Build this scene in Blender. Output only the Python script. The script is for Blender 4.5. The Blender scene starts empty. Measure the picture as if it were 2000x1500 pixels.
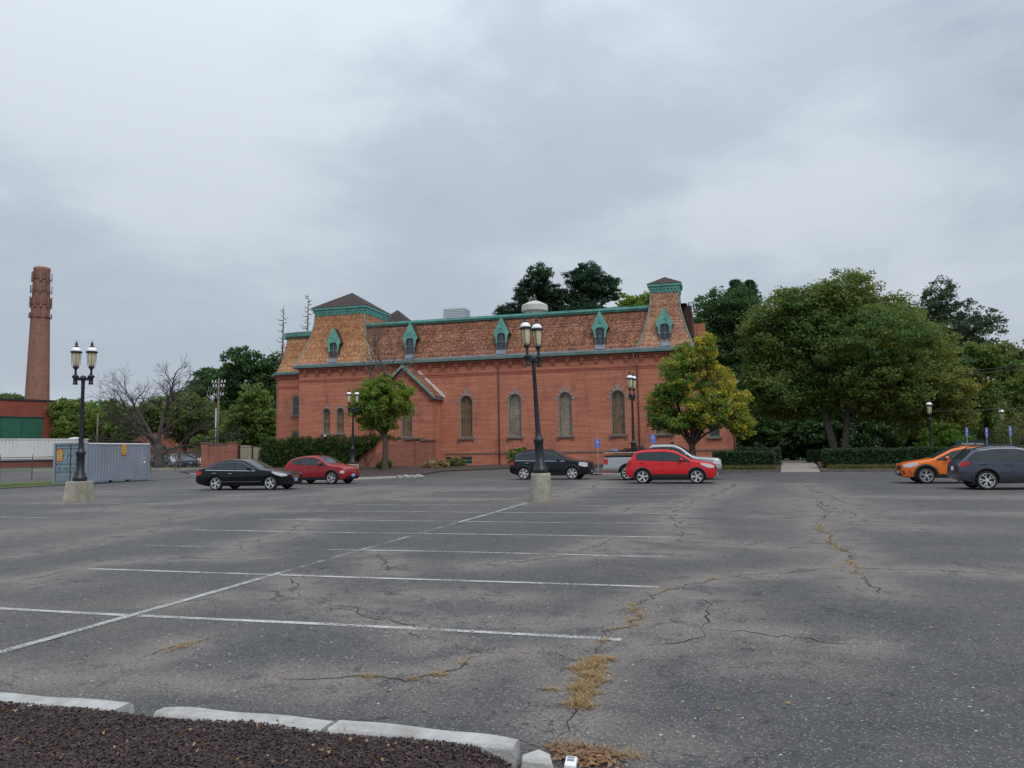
import bpy, bmesh, math, random
import numpy as np
from mathutils import Matrix, Vector
from mathutils.geometry import tessellate_polygon

rng = np.random.default_rng(7)
random.seed(7)
S = bpy.context.scene
COL = S.collection
R = math.radians

# ---------------------------------------------------------------- camera
# the world axes follow the car park: +X along the painted bay lines, +Y towards the hall
cam_d = bpy.data.cameras.new('camera')
cam = bpy.data.objects.new('camera', cam_d)
COL.objects.link(cam)
cam_d.sensor_width = 36.0
cam_d.lens = 27.0
cam_d.clip_start = 0.05
cam_d.clip_end = 3000
_yaw, _pitch, _roll = R(15.32), R(4.95), R(-0.88)
_f = Vector((-math.sin(_yaw)*math.cos(_pitch), math.cos(_yaw)*math.cos(_pitch), math.sin(_pitch)))
_r = Vector((math.cos(_yaw), math.sin(_yaw), 0))
_u = _r.cross(_f)
_r2 = _r*math.cos(_roll) + _u*math.sin(_roll)
_u2 = _u*math.cos(_roll) - _r*math.sin(_roll)
cam.matrix_world = Matrix(((_r2.x, _u2.x, -_f.x, 0), (_r2.y, _u2.y, -_f.y, 0), (_r2.z, _u2.z, -_f.z, 1.70), (0, 0, 0, 1)))
S.camera = cam

# ---------------------------------------------------------------- sky: overcast cloud over a Nishita sky
SKY_A = ((5.1, 6.6, 2.7), (0, R(40), 0), (0.85, 0.85, 1.25)); SKY_B = (9.0, 9.0, 1.0)
SUN_EL, SUN_AZ = R(50), R(135)          # azimuth clockwise from +Y
w = bpy.data.worlds.new('World')
S.world = w
w.use_nodes = True
nt = w.node_tree
nt.nodes.clear()
def wn(t, **k):
    n = nt.nodes.new(t)
    for a, b in k.items():
        setattr(n, a, b)
    return n
wl = nt.links.new
out = wn('ShaderNodeOutputWorld')
bg = wn('ShaderNodeBackground')
sky = wn('ShaderNodeTexSky', sky_type='NISHITA')
sky.sun_disc = False
sky.sun_elevation = SUN_EL
sky.sun_rotation = SUN_AZ
sky.air_density = 1.0
sky.dust_density = 3.0
tc = wn('ShaderNodeTexCoord')
sep = wn('ShaderNodeSeparateXYZ')
wl(tc.outputs['Generated'], sep.inputs[0])
# cloud layer: project the view direction on a flat cloud deck
zc = wn('ShaderNodeMath', operation='MAXIMUM'); zc.inputs[1].default_value = 0.0
wl(sep.outputs['Z'], zc.inputs[0])
def wmap(loc, rot, scale):
    q = wn('ShaderNodeMapping'); q.inputs['Location'].default_value = loc; q.inputs['Rotation'].default_value = rot; q.inputs['Scale'].default_value = scale
    # mix of the flat deck and the open dome, so that the cloud keeps its shape down to the horizon
    return q
dome = wn('ShaderNodeCombineXYZ')
zs_ = wn('ShaderNodeMath', operation='MULTIPLY'); zs_.inputs[1].default_value = 1.25
wl(sep.outputs['Z'], zs_.inputs[0])
wl(sep.outputs['X'], dome.inputs[0]); wl(sep.outputs['Y'], dome.inputs[1]); wl(zs_.outputs[0], dome.inputs[2])
mpa = wmap(SKY_A[0], SKY_A[1], SKY_A[2]); wl(dome.outputs[0], mpa.inputs[0])
n1 = wn('ShaderNodeTexNoise'); n1.inputs['Scale'].default_value = 2.1; n1.inputs['Detail'].default_value = 6.0
n1.inputs['Roughness'].default_value = 0.56; n1.inputs['Distortion'].default_value = 0.2
wl(mpa.outputs[0], n1.inputs['Vector'])
mpb = wmap(SKY_B, (0, 0, 0), (1, 1, 1)); wl(dome.outputs[0], mpb.inputs[0])
n2 = wn('ShaderNodeTexNoise'); n2.inputs['Scale'].default_value = 1.0; n2.inputs['Detail'].default_value = 2.0
wl(mpb.outputs[0], n2.inputs['Vector'])
mx = wn('ShaderNodeMath', operation='MULTIPLY'); mx.inputs[1].default_value = 0.66
wl(n1.outputs['Fac'], mx.inputs[0])
mx2 = wn('ShaderNodeMath', operation='MULTIPLY_ADD'); mx2.inputs[1].default_value = 0.34
wl(n2.outputs['Fac'], mx2.inputs[0]); wl(mx.outputs[0], mx2.inputs[2])
cr = wn('ShaderNodeValToRGB')
cr.color_ramp.interpolation = 'EASE'
e = cr.color_ramp.elements
e[0].position = 0.39; e[0].color = (0.345, 0.405, 0.495, 1)
e[1].position = 0.63; e[1].color = (0.640, 0.700, 0.765, 1)
m_ = cr.color_ramp.elements.new(0.5); m_.color = (0.478, 0.540, 0.628, 1)
wl(mx2.outputs[0], cr.inputs[0])
# overcast skies brighten towards the zenith
ov = wn('ShaderNodeMapRange'); ov.inputs['From Min'].default_value = 0.0; ov.inputs['From Max'].default_value = 1.0
ov.inputs['To Min'].default_value = 0.87; ov.inputs['To Max'].default_value = 2.35
zp = wn('ShaderNodeMath', operation='POWER'); zp.inputs[1].default_value = 2.3
wl(zc.outputs[0], zp.inputs[0]); wl(zp.outputs[0], ov.inputs[0])
cm = wn('ShaderNodeVectorMath', operation='SCALE')
wl(cr.outputs[0], cm.inputs[0]); wl(ov.outputs[0], cm.inputs['Scale'])
sk = wn('ShaderNodeVectorMath', operation='SCALE'); sk.inputs['Scale'].default_value = 0.10
wl(sky.outputs[0], sk.inputs[0])
mix = wn('ShaderNodeMix', data_type='RGBA')
mix.inputs[0].default_value = 0.92
wl(sk.outputs[0], mix.inputs[6]); wl(cm.outputs[0], mix.inputs[7])
wl(mix.outputs[2], bg.inputs[0])
bg.inputs[1].default_value = 1.0
wl(bg.outputs[0], out.inputs[0])

sun_d = bpy.data.lights.new('sun', 'SUN')
sun_d.energy = 1.5
sun_d.angle = R(30)
sun_d.color = (1.0, 0.96, 0.90)
sun = bpy.data.objects.new('sun', sun_d)
COL.objects.link(sun)
_sd = Vector((math.sin(SUN_AZ)*math.cos(SUN_EL), math.cos(SUN_AZ)*math.cos(SUN_EL), math.sin(SUN_EL)))
sun.rotation_euler = (-_sd).to_track_quat('-Z', 'Y').to_euler()

S.view_settings.view_transform = 'Standard'
S.view_settings.look = 'None'
S.view_settings.gamma = 1.0
S.view_settings.exposure = 0.12
S.view_settings.use_curve_mapping = False

# ---------------------------------------------------------------- helpers
def gz(x, y):
    t = min(max((y-46)/14.0, 0.0), 1.0)
    return 0.42*t*t*(3-2*t)

class MB:
    """collects shapes; build() links them as one mesh object"""
    def __init__(s):
        s.v = []; s.f = []; s.m = []; s.uv = {}
    def add(s, vs, fs, m=0):
        o = len(s.v)
        s.v.extend([tuple(p) for p in vs])
        for f in fs:
            s.f.append([i+o for i in f]); s.m.append(m)
        return o
    def box(s, x0, x1, y0, y1, z0, z1, m=0):
        s.add([(x0,y0,z0),(x1,y0,z0),(x1,y1,z0),(x0,y1,z0),(x0,y0,z1),(x1,y0,z1),(x1,y1,z1),(x0,y1,z1)],
              [(0,3,2,1),(4,5,6,7),(0,1,5,4),(1,2,6,5),(2,3,7,6),(3,0,4,7)], m)
        return s
    def obox(s, c, size, rot=(0,0,0), m=0):
        from mathutils import Euler
        M = Euler(rot).to_matrix()
        hx, hy, hz = size[0]/2, size[1]/2, size[2]/2
        vs = [Vector(c)+M@Vector((a*hx,b*hy,d*hz)) for a,b,d in
              ((-1,-1,-1),(1,-1,-1),(1,1,-1),(-1,1,-1),(-1,-1,1),(1,-1,1),(1,1,1),(-1,1,1))]
        s.add(vs, [(0,3,2,1),(4,5,6,7),(0,1,5,4),(1,2,6,5),(2,3,7,6),(3,0,4,7)], m)
        return s
    def tube(s, p, q, r0, r1=None, n=8, m=0, cap=True):
        return s.path([p, q], [r0, r0 if r1 is None else r1], n, m, cap)
    def path(s, pts, rad, n=6, m=0, cap=True):
        pts = [Vector(p) for p in pts]
        vs = []
        ref = None
        for i, p in enumerate(pts):
            a = pts[max(i-1, 0)]; b = pts[min(i+1, len(pts)-1)]
            d = (b-a)
            if d.length < 1e-9: d = Vector((0,0,1))
            d.normalize()
            if ref is None or abs(ref.dot(d)) > 0.95:
                ref = Vector((1,0,0)) if abs(d.x) < 0.8 else Vector((0,1,0))
            u = d.cross(ref).normalized(); w_ = d.cross(u)
            r = rad[i] if isinstance(rad, (list, tuple)) else rad
            for k in range(n):
                t = 2*math.pi*k/n
                vs.append(p + u*(r*math.cos(t)) + w_*(r*math.sin(t)))
        fs = []
        for i in range(len(pts)-1):
            for k in range(n):
                a = i*n+k; b = i*n+(k+1) % n
                fs.append((a, b, b+n, a+n))
        if cap:
            fs.append(tuple(range(n))[::-1]); fs.append(tuple(range((len(pts)-1)*n, len(pts)*n)))
        s.add(vs, fs, m)
        return s
    def lathe(s, prof, c=(0,0,0), n=16, m=0, phase=0.0):
        vs = []
        for r, z in prof:
            for k in range(n):
                t = 2*math.pi*k/n+phase
                vs.append((c[0]+r*math.cos(t), c[1]+r*math.sin(t), c[2]+z))
        fs = []
        for i in range(len(prof)-1):
            for k in range(n):
                a = i*n+k; b = i*n+(k+1) % n
                fs.append((a, b, b+n, a+n))
        fs.append(tuple(range(n))[::-1]); fs.append(tuple(range((len(prof)-1)*n, len(prof)*n)))
        s.add(vs, fs, m)
        return s
    def prism(s, poly, a, b, axis='y', m=0):
        """poly: list of 2D points (convex or simple); extruded from a to b along axis"""
        n = len(poly)
        def P(p, t):
            if axis == 'y': return (p[0], t, p[1])
            if axis == 'x': return (t, p[0], p[1])
            return (p[0], p[1], t)
        vs = [P(p, a) for p in poly]+[P(p, b) for p in poly]
        fs = [tuple(range(n)), tuple(range(n, 2*n))[::-1]]
        fs += [(i, i+n, (i+1) % n+n, (i+1) % n) for i in range(n)]
        s.add(vs, fs, m)
        return s
    def grid(s, P, m=0):
        """P: list of rows of points"""
        nr, nc = len(P), len(P[0])
        vs = [p for row in P for p in row]
        fs = [(i*nc+j, i*nc+j+1, (i+1)*nc+j+1, (i+1)*nc+j) for i in range(nr-1) for j in range(nc-1)]
        s.add(vs, fs, m)
        return s
    def mesh(s, name, mats, smooth=False):
        me = bpy.data.meshes.new(name)
        me.from_pydata(s.v, [], s.f)
        if not isinstance(mats, (list, tuple)): mats = [mats]
        for mt in mats: me.materials.append(mt)
        if len(mats) > 1: me.polygons.foreach_set('material_index', s.m)
        bm = bmesh.new(); bm.from_mesh(me)
        bmesh.ops.recalc_face_normals(bm, faces=bm.faces)
        bm.to_mesh(me); bm.free()
        if smooth: me.polygons.foreach_set('use_smooth', [True]*len(me.polygons))
        me.update()
        return me
    def build(s, name, mats, parent=None, smooth=False, bevel=0, **tags):
        return link(name, s.mesh(name, mats, smooth), parent, bevel, **tags)

OFF = {}
def link(name, me, parent=None, bevel=0, **tags):
    o = bpy.data.objects.new(name, me)
    COL.objects.link(o)
    if parent is not None:
        o.parent = parent
        if parent.name in OFF:
            o.matrix_parent_inverse = Matrix.Translation(-OFF[parent.name])
    for k, v in tags.items():
        if v is not None: o[k] = v
    if bevel:
        b = o.modifiers.new('bevel', 'BEVEL'); b.width = bevel; b.segments = 2; b.limit_method = 'ANGLE'
    return o

def thing(name, label, cat, loc=(0,0,0), rz=0, group=None, world=False, tilt=None):
    """an Empty at the base of a thing that parents its parts; world=True: parts are given in world coordinates"""
    o = bpy.data.objects.new(name, None)
    COL.objects.link(o)
    o.empty_display_size = 0.2
    o.location = loc
    o.rotation_euler = (tilt[0] if tilt else 0, tilt[1] if tilt else 0, rz)
    o['label'] = label; o['category'] = cat
    if group: o['group'] = group
    if world: OFF[o.name] = Vector(loc)
    return o

def dup(root, loc, rz=None, label=None, group=None, tilt=None):
    r = root.copy(); COL.objects.link(r); r.location = loc
    if rz is not None: r.rotation_euler = (tilt[0] if tilt else 0, tilt[1] if tilt else 0, rz)
    if label: r['label'] = label
    if group: r['group'] = group
    for ch in list(root.children):
        c = ch.copy(); COL.objects.link(c); c.parent = r
        for g in list(ch.children):
            d = g.copy(); COL.objects.link(d); d.parent = c
    return r

# ---------------------------------------------------------------- materials
class NT:
    def __init__(s, name):
        s.mat = bpy.data.materials.new(name); s.mat.use_nodes = True
        s.nt = s.mat.node_tree; s.nt.nodes.clear()
        s.out = s.n('ShaderNodeOutputMaterial')
        s.b = s.n('ShaderNodeBsdfPrincipled')
        s.l(s.b.outputs[0], s.out.inputs[0])
        s._tc = None
    def n(s, t, **k):
        q = s.nt.nodes.new(t)
        for a, b in k.items(): setattr(q, a, b)
        return q
    def l(s, a, b): s.nt.links.new(a, b)
    def co(s, kind='Object'):
        if s._tc is None: s._tc = s.n('ShaderNodeTexCoord')
        return s._tc.outputs[kind]
    def geo_pos(s):
        return s.n('ShaderNodeNewGeometry').outputs['Position']
    def noise(s, scale, detail=4, rough=0.55, vec=None, stretch=None, dist=0):
        q = s.n('ShaderNodeTexNoise')
        q.inputs['Scale'].default_value = scale; q.inputs['Detail'].default_value = detail
        q.inputs['Roughness'].default_value = rough; q.inputs['Distortion'].default_value = dist
        v = vec if vec is not None else s.co()
        if stretch:
            mp_ = s.n('ShaderNodeMapping'); mp_.inputs['Scale'].default_value = stretch
            s.l(v, mp_.inputs[0]); v = mp_.outputs[0]
        s.l(v, q.inputs['Vector'])
        return q.outputs['Fac']
    def ramp(s, fac, stops, interp='LINEAR'):
        q = s.n('ShaderNodeValToRGB'); q.color_ramp.interpolation = interp
        el = q.color_ramp.elements
        while len(el) < len(stops): el.new(0.5)
        for i, (p, c) in enumerate(stops):
            el[i].position = p
            el[i].color = (c, c, c, 1) if isinstance(c, (int, float)) else (*c, 1)
        s.l(fac, q.inputs[0])
        return q.outputs[0]
    def mix(s, fac, a, b, blend='MIX'):
        q = s.n('ShaderNodeMix', data_type='RGBA', blend_type=blend)
        for i, x in ((0, fac), (6, a), (7, b)):
            if hasattr(x, 'links'): s.l(x, q.inputs[i])
            elif i == 0: q.inputs[0].default_value = x
            else: q.inputs[i].default_value = (*x, 1) if not isinstance(x, (int, float)) else (x, x, x, 1)
        return q.outputs[2]
    def math(s, op, a, b=None, c=None):
        q = s.n('ShaderNodeMath', operation=op)
        for i, x in enumerate((a, b, c)):
            if x is None: continue
            if hasattr(x, 'links'): s.l(x, q.inputs[i])
            else: q.inputs[i].default_value = x
        return q.outputs[0]
    def bump(s, h, strength=0.3, dist=0.02):
        q = s.n('ShaderNodeBump'); q.inputs['Strength'].default_value = strength; q.inputs['Distance'].default_value = dist
        s.l(h, q.inputs['Height']); s.l(q.outputs[0], s.b.inputs['Normal'])
    def set(s, col=None, rough=None, metal=None, spec=None, coat=None):
        for nm, x in (('Base Color', col), ('Roughness', rough), ('Metallic', metal), ('Specular IOR Level', spec), ('Coat Weight', coat)):
            if x is None: continue
            i = s.b.inputs[nm]
            if hasattr(x, 'links'): s.l(x, i)
            elif nm == 'Base Color': i.default_value = (*x, 1)
            else: i.default_value = x
        return s

def plain(name, c, rough=0.6, metal=0.0, var=0.18, scale=6.0, bump=0.0, spec=None, dirt=None, dirt_amt=0.4):
    """a painted or bare surface with uneven tone; optional dirt in blotches"""
    t = NT(name)
    f = t.noise(scale, 5, 0.6)
    lo = tuple(x*(1-var) for x in c); hi = tuple(min(x*(1+var), 1) for x in c)
    col = t.ramp(f, [(0.3, lo), (0.7, hi)])
    if dirt:
        g = t.noise(scale*0.35, 6, 0.65, stretch=(1, 1, 0.45))
        col = t.mix(t.ramp(g, [(0.46, 0.0), (0.7, dirt_amt)]), col, dirt)
    t.set(col, rough, metal, spec)
    if bump: t.bump(t.noise(scale*6, 4), bump, 0.01)
    return t.mat

def brick_mat(name, c1, c2, mortar, streak=0.3, stain=(0.10, 0.055, 0.045), bw=0.21, rh=0.072):
    t = NT(name)
    sp = t.n('ShaderNodeSeparateXYZ'); t.l(t.geo_pos(), sp.inputs[0])
    u = t.math('ADD', sp.outputs[0], sp.outputs[1])
    cb = t.n('ShaderNodeCombineXYZ'); t.l(u, cb.inputs[0]); t.l(sp.outputs[2], cb.inputs[1])
    br = t.n('ShaderNodeTexBrick')
    t.l(cb.outputs[0], br.inputs['Vector'])
    br.inputs['Scale'].default_value = 1.0
    br.inputs['Brick Width'].default_value = bw; br.inputs['Row Height'].default_value = rh
    br.inputs['Mortar Size'].default_value = 0.0045; br.inputs['Mortar Smooth'].default_value = 0.3
    br.inputs['Color1'].default_value = (*c1, 1); br.inputs['Color2'].default_value = (*c2, 1); br.inputs['Mortar'].default_value = (*mortar, 1)
    br.inputs['Bias'].default_value = 0.1
    col = br.outputs['Color']
    # rows of slightly different firing
    s1 = t.noise(1.0, 4, 0.6, vec=cb.outputs[0], stretch=(0.35, 5.5, 1))
    col = t.mix(t.ramp(s1, [(0.38, streak), (0.6, 0.0)]), col, tuple(x*0.72 for x in c2))
    s2 = t.noise(0.45, 5, 0.6, vec=cb.outputs[0])
    col = t.mix(t.ramp(s2, [(0.45, 0.0), (0.75, 0.35)]), col, tuple(min(1, x*1.28) for x in c1))
    s3 = t.noise(0.8, 6, 0.65, vec=cb.outputs[0], stretch=(1.6, 0.35, 1))
    col = t.mix(t.ramp(s3, [(0.52, 0.0), (0.72, 0.5)]), col, stain)
    s4 = t.noise(0.33, 5, 0.7, vec=cb.outputs[0], stretch=(1, 0.8, 1), dist=0.8)
    col = t.mix(t.ramp(s4, [(0.58, 0.0), (0.72, 0.3)]), col, tuple(min(1, x*.75+.12) for x in c1))
    t.set(col, 0.88, spec=0.25)
    t.bump(br.outputs['Fac'], -0.35, 0.008)
    return t.mat

def shingle_mat(name, stops, dark=(0.05, 0.03, 0.025)):
    t = NT(name)
    uv = t.co('UV')
    sp = t.n('ShaderNodeSeparateXYZ'); t.l(uv, sp.inputs[0])
    row = t.math('FLOOR', t.math('DIVIDE', sp.outputs[1], 0.13))
    off = t.math('MULTIPLY', t.math('FRACT', t.math('MULTIPLY', row, 0.618)), 1.0)
    colm = t.math('FLOOR', t.math('ADD', t.math('DIVIDE', sp.outputs[0], 0.125), off))
    cb = t.n('ShaderNodeCombineXYZ'); t.l(colm, cb.inputs[0]); t.l(row, cb.inputs[1])
    wn_ = t.n('ShaderNodeTexWhiteNoise', noise_dimensions='2D'); t.l(cb.outputs[0], wn_.inputs['Vector'])
    big = t.noise(0.9, 6, 0.7, vec=uv, stretch=(1, 0.8, 1))
    fac = t.math('ADD', t.math('MULTIPLY', wn_.outputs['Value'], 0.30), t.math('MULTIPLY', big, 0.58))
    rn = t.n('ShaderNodeTexWhiteNoise', noise_dimensions='1D'); t.l(row, rn.inputs['W'])
    fac = t.math('ADD', fac, t.math('MULTIPLY', rn.outputs['Value'], 0.15))
    col = t.ramp(fac, stops)
    # joint line under each course
    fr = t.math('FRACT', t.math('DIVIDE', sp.outputs[1], 0.13))
    col = t.mix(t.ramp(fr, [(0.0, 0.9), (0.22, 0.0)]), col, dark)
    fx = t.math('FRACT', t.math('ADD', t.math('DIVIDE', sp.outputs[0], 0.125), off))
    col = t.mix(t.ramp(fx, [(0.0, 0.5), (0.08, 0.0)]), col, dark)
    t.set(col, 0.85, spec=0.25)
    t.bump(t.math('ADD', fr, t.math('MULTIPLY', wn_.outputs['Value'], 0.4)), 0.4, 0.01)
    return t.mat

def leaf_mat(name, green, yellow, dark, transl=0.35):
    """leaf colour from a per-leaf attribute: r = how far it has turned, g = random tone"""
    t = NT(name)
    at = t.n('ShaderNodeAttribute'); at.attribute_name = 'leaf'
    sp = t.n('ShaderNodeSeparateColor'); t.l(at.outputs['Color'], sp.inputs[0])
    base = t.mix(sp.outputs[1], dark, green)
    col = t.mix(sp.outputs[0], base, yellow)
    t.set(col, 0.55, spec=0.3)
    tr = t.n('ShaderNodeBsdfTranslucent'); t.l(col, tr.inputs[0])
    ms = t.n('ShaderNodeMixShader'); ms.inputs[0].default_value = transl
    t.l(t.b.outputs[0], ms.inputs[1]); t.l(tr.outputs[0], ms.inputs[2]); t.l(ms.outputs[0], t.out.inputs[0])
    return t.mat

def glass_mat(name, tint=(0.03, 0.035, 0.04), see=0.0, rough=0.03):
    t = NT(name)
    t.set(tint, rough, spec=0.45)
    t.bump(t.noise(1.6, 2), 0.04, 0.02)
    if see:
        tr = t.n('ShaderNodeBsdfTransparent')
        ms = t.n('ShaderNodeMixShader'); ms.inputs[0].default_value = see
        t.l(t.b.outputs[0], ms.inputs[1]); t.l(tr.outputs[0], ms.inputs[2]); t.l(ms.outputs[0], t.out.inputs[0])
    return t.mat

def paint_mat(name, c, coat=0.75, rough=0.28, metal=0.0):
    t = NT(name)
    d = t.noise(2.2, 5, 0.6)
    col = t.mix(t.ramp(d, [(0.45, 0.0), (0.8, 0.06)]), c, tuple(x*.6+.06 for x in c))
    t.set(col, t.ramp(t.noise(5, 4), [(0.3, rough*0.8), (0.7, rough*1.35)]), metal, spec=0.08, coat=coat)
    t.b.inputs['Coat Roughness'].default_value = 0.06
    return t.mat

M = {}
M['brick'] = brick_mat('hall_brick', (0.54, 0.203, 0.122), (0.41, 0.140, 0.086), (0.48, 0.32, 0.24), 0.62)
M['brick2'] = brick_mat('garden_wall_brick', (0.36, 0.14, 0.095), (0.26, 0.09, 0.06), (0.32, 0.23, 0.19), 0.4)
M['brick_dk'] = brick_mat('warehouse_brick', (0.27, 0.07, 0.045), (0.21, 0.05, 0.035), (0.2, 0.1, 0.08), 0.3)
M['brick_ch'] = brick_mat('chimney_brick', (0.295, 0.155, 0.12), (0.23, 0.115, 0.09), (0.3, 0.19, 0.15), 0.3, bw=0.4, rh=0.2)
M['corbel'] = plain('corbel_brick', (0.36, 0.11, 0.075), 0.9, var=0.3, scale=9)
M['sh_main'] = shingle_mat('weathered_shingle', [(0.25, (0.065, 0.030, 0.022)), (0.42, (0.155, 0.066, 0.042)), (0.58, (0.265, 0.118, 0.068)), (0.76, (0.45, 0.23, 0.135))])
M['sh_tower'] = shingle_mat('cedar_shingle', [(0.22, (0.16, 0.060, 0.030)), (0.40, (0.31, 0.135, 0.065)), (0.58, (0.43, 0.215, 0.105)), (0.82, (0.62, 0.38, 0.21))])
M['sh_tower2'] = shingle_mat('tan_shingle', [(0.22, (0.15, 0.075, 0.048)), (0.40, (0.29, 0.125, 0.098)), (0.58, (0.40, 0.235, 0.125)), (0.82, (0.56, 0.38, 0.26))])
M['sh_dark'] = shingle_mat('dark_shingle', [(0.15, (0.024, 0.017, 0.018)), (0.5, (0.052, 0.037, 0.036)), (0.85, (0.095, 0.068, 0.062))])
M['teal'] = plain('teal_paint', (0.125, 0.36, 0.305), 0.65, var=0.25, scale=3, dirt=(0.07, 0.13, 0.12), dirt_amt=0.65)
M['teal_grey'] = plain('faded_teal_trim', (0.16, 0.27, 0.25), 0.6, var=0.2, scale=3, dirt=(0.08, 0.1, 0.1))
M['lead'] = plain('lead_sheet', (0.16, 0.18, 0.21), 0.5, 0.3, var=0.3, scale=2)
M['stone'] = plain('brownstone', (0.17, 0.12, 0.105), 0.9, var=0.25, scale=8, bump=0.3)
M['grey_stone'] = plain('grey_stone', (0.30, 0.22, 0.20), 0.9, var=0.22, scale=8, bump=0.3)
M['concrete'] = plain('concrete', (0.44, 0.42, 0.38), 0.92, var=0.15, scale=5, bump=0.35, dirt=(0.2, 0.17, 0.13))
M['kerb'] = plain('concrete_kerb', (0.41, 0.41, 0.395), 0.92, var=0.2, scale=9, bump=0.8, dirt=(0.24, 0.215, 0.19), dirt_amt=0.7)
M['white'] = plain('white_paint', (0.74, 0.75, 0.74), 0.6, var=0.06, dirt=(0.45, 0.43, 0.4))
M['iron'] = plain('dark_iron', (0.018, 0.02, 0.024), 0.42, 0.2, var=0.3)
M['pipe'] = plain('brown_pipe', (0.17, 0.115, 0.11), 0.5, 0.3, var=0.2)
M['bark'] = plain('bark', (0.075, 0.058, 0.045), 0.95, var=0.45, scale=5, bump=0.8)
M['bark_grey'] = plain('grey_bark', (0.12, 0.10, 0.085), 0.95, var=0.4, scale=5, bump=0.8)
M['glass'] = glass_mat('window_glass', (0.05, 0.055, 0.06), 0.64)
M['glass_dark'] = glass_mat('dark_glass', (0.05, 0.055, 0.065))
M['car_glass'] = glass_mat('car_glass', (0.034, 0.044, 0.048), 0.0, 0.02)
M['curtain'] = plain('brown_curtain', (0.50, 0.29, 0.12), 0.9, var=0.45, scale=2.5)
M['curtain_l'] = plain('tan_curtain', (0.72, 0.58, 0.42), 0.9, var=0.4, scale=2.0)
M['black'] = plain('black_plastic', (0.016, 0.016, 0.017), 0.55, var=0.2)
M['tyre'] = plain('tyre_rubber', (0.017, 0.017, 0.018), 0.85, var=0.25, scale=12)
M['rim'] = plain('alloy', (0.72, 0.73, 0.75), 0.32, 0.6, var=0.1)
M['rim_dk'] = plain('dark_alloy', (0.05, 0.05, 0.055), 0.35, 0.6, var=0.2)
M['chrome'] = plain('chrome', (0.72, 0.73, 0.75), 0.12, 1.0, var=0.05)
M['lens_red'] = plain('red_lens', (0.42, 0.012, 0.014), 0.15, var=0.25, scale=20)
M['lens_clear'] = plain('clear_lens', (0.62, 0.64, 0.66), 0.12, 0.3, var=0.25, scale=25)
M['lens_amber'] = plain('amber_lens', (0.6, 0.2, 0.03), 0.2, var=0.2)
M['plate'] = plain('blue_plate', (0.22, 0.42, 0.66), 0.5, var=0.15, scale=20)
M['sign_blue'] = plain('sign_blue', (0.015, 0.10, 0.55), 0.4, var=0.08)
M['sign_white'] = plain('sign_white', (0.78, 0.79, 0.82), 0.45, var=0.05)
M['galv'] = plain('galvanised_steel', (0.36, 0.38, 0.39), 0.5, 0.7, var=0.2)
M['rust'] = plain('rusty_steel', (0.13, 0.085, 0.065), 0.8, 0.3, var=0.4)
M['wood_pole'] = plain('weathered_wood', (0.17, 0.13, 0.10), 0.9, var=0.3, scale=8)
M['grass'] = plain('mown_grass', (0.085, 0.125, 0.035), 0.95, var=0.4, scale=3)
M['soil'] = plain('bare_soil', (0.075, 0.052, 0.038), 0.95, var=0.4, scale=4, bump=0.7)
M['mulch'] = plain('bark_mulch', (0.040, 0.024, 0.026), 0.95, var=0.5, scale=30, bump=0.9)
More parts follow.
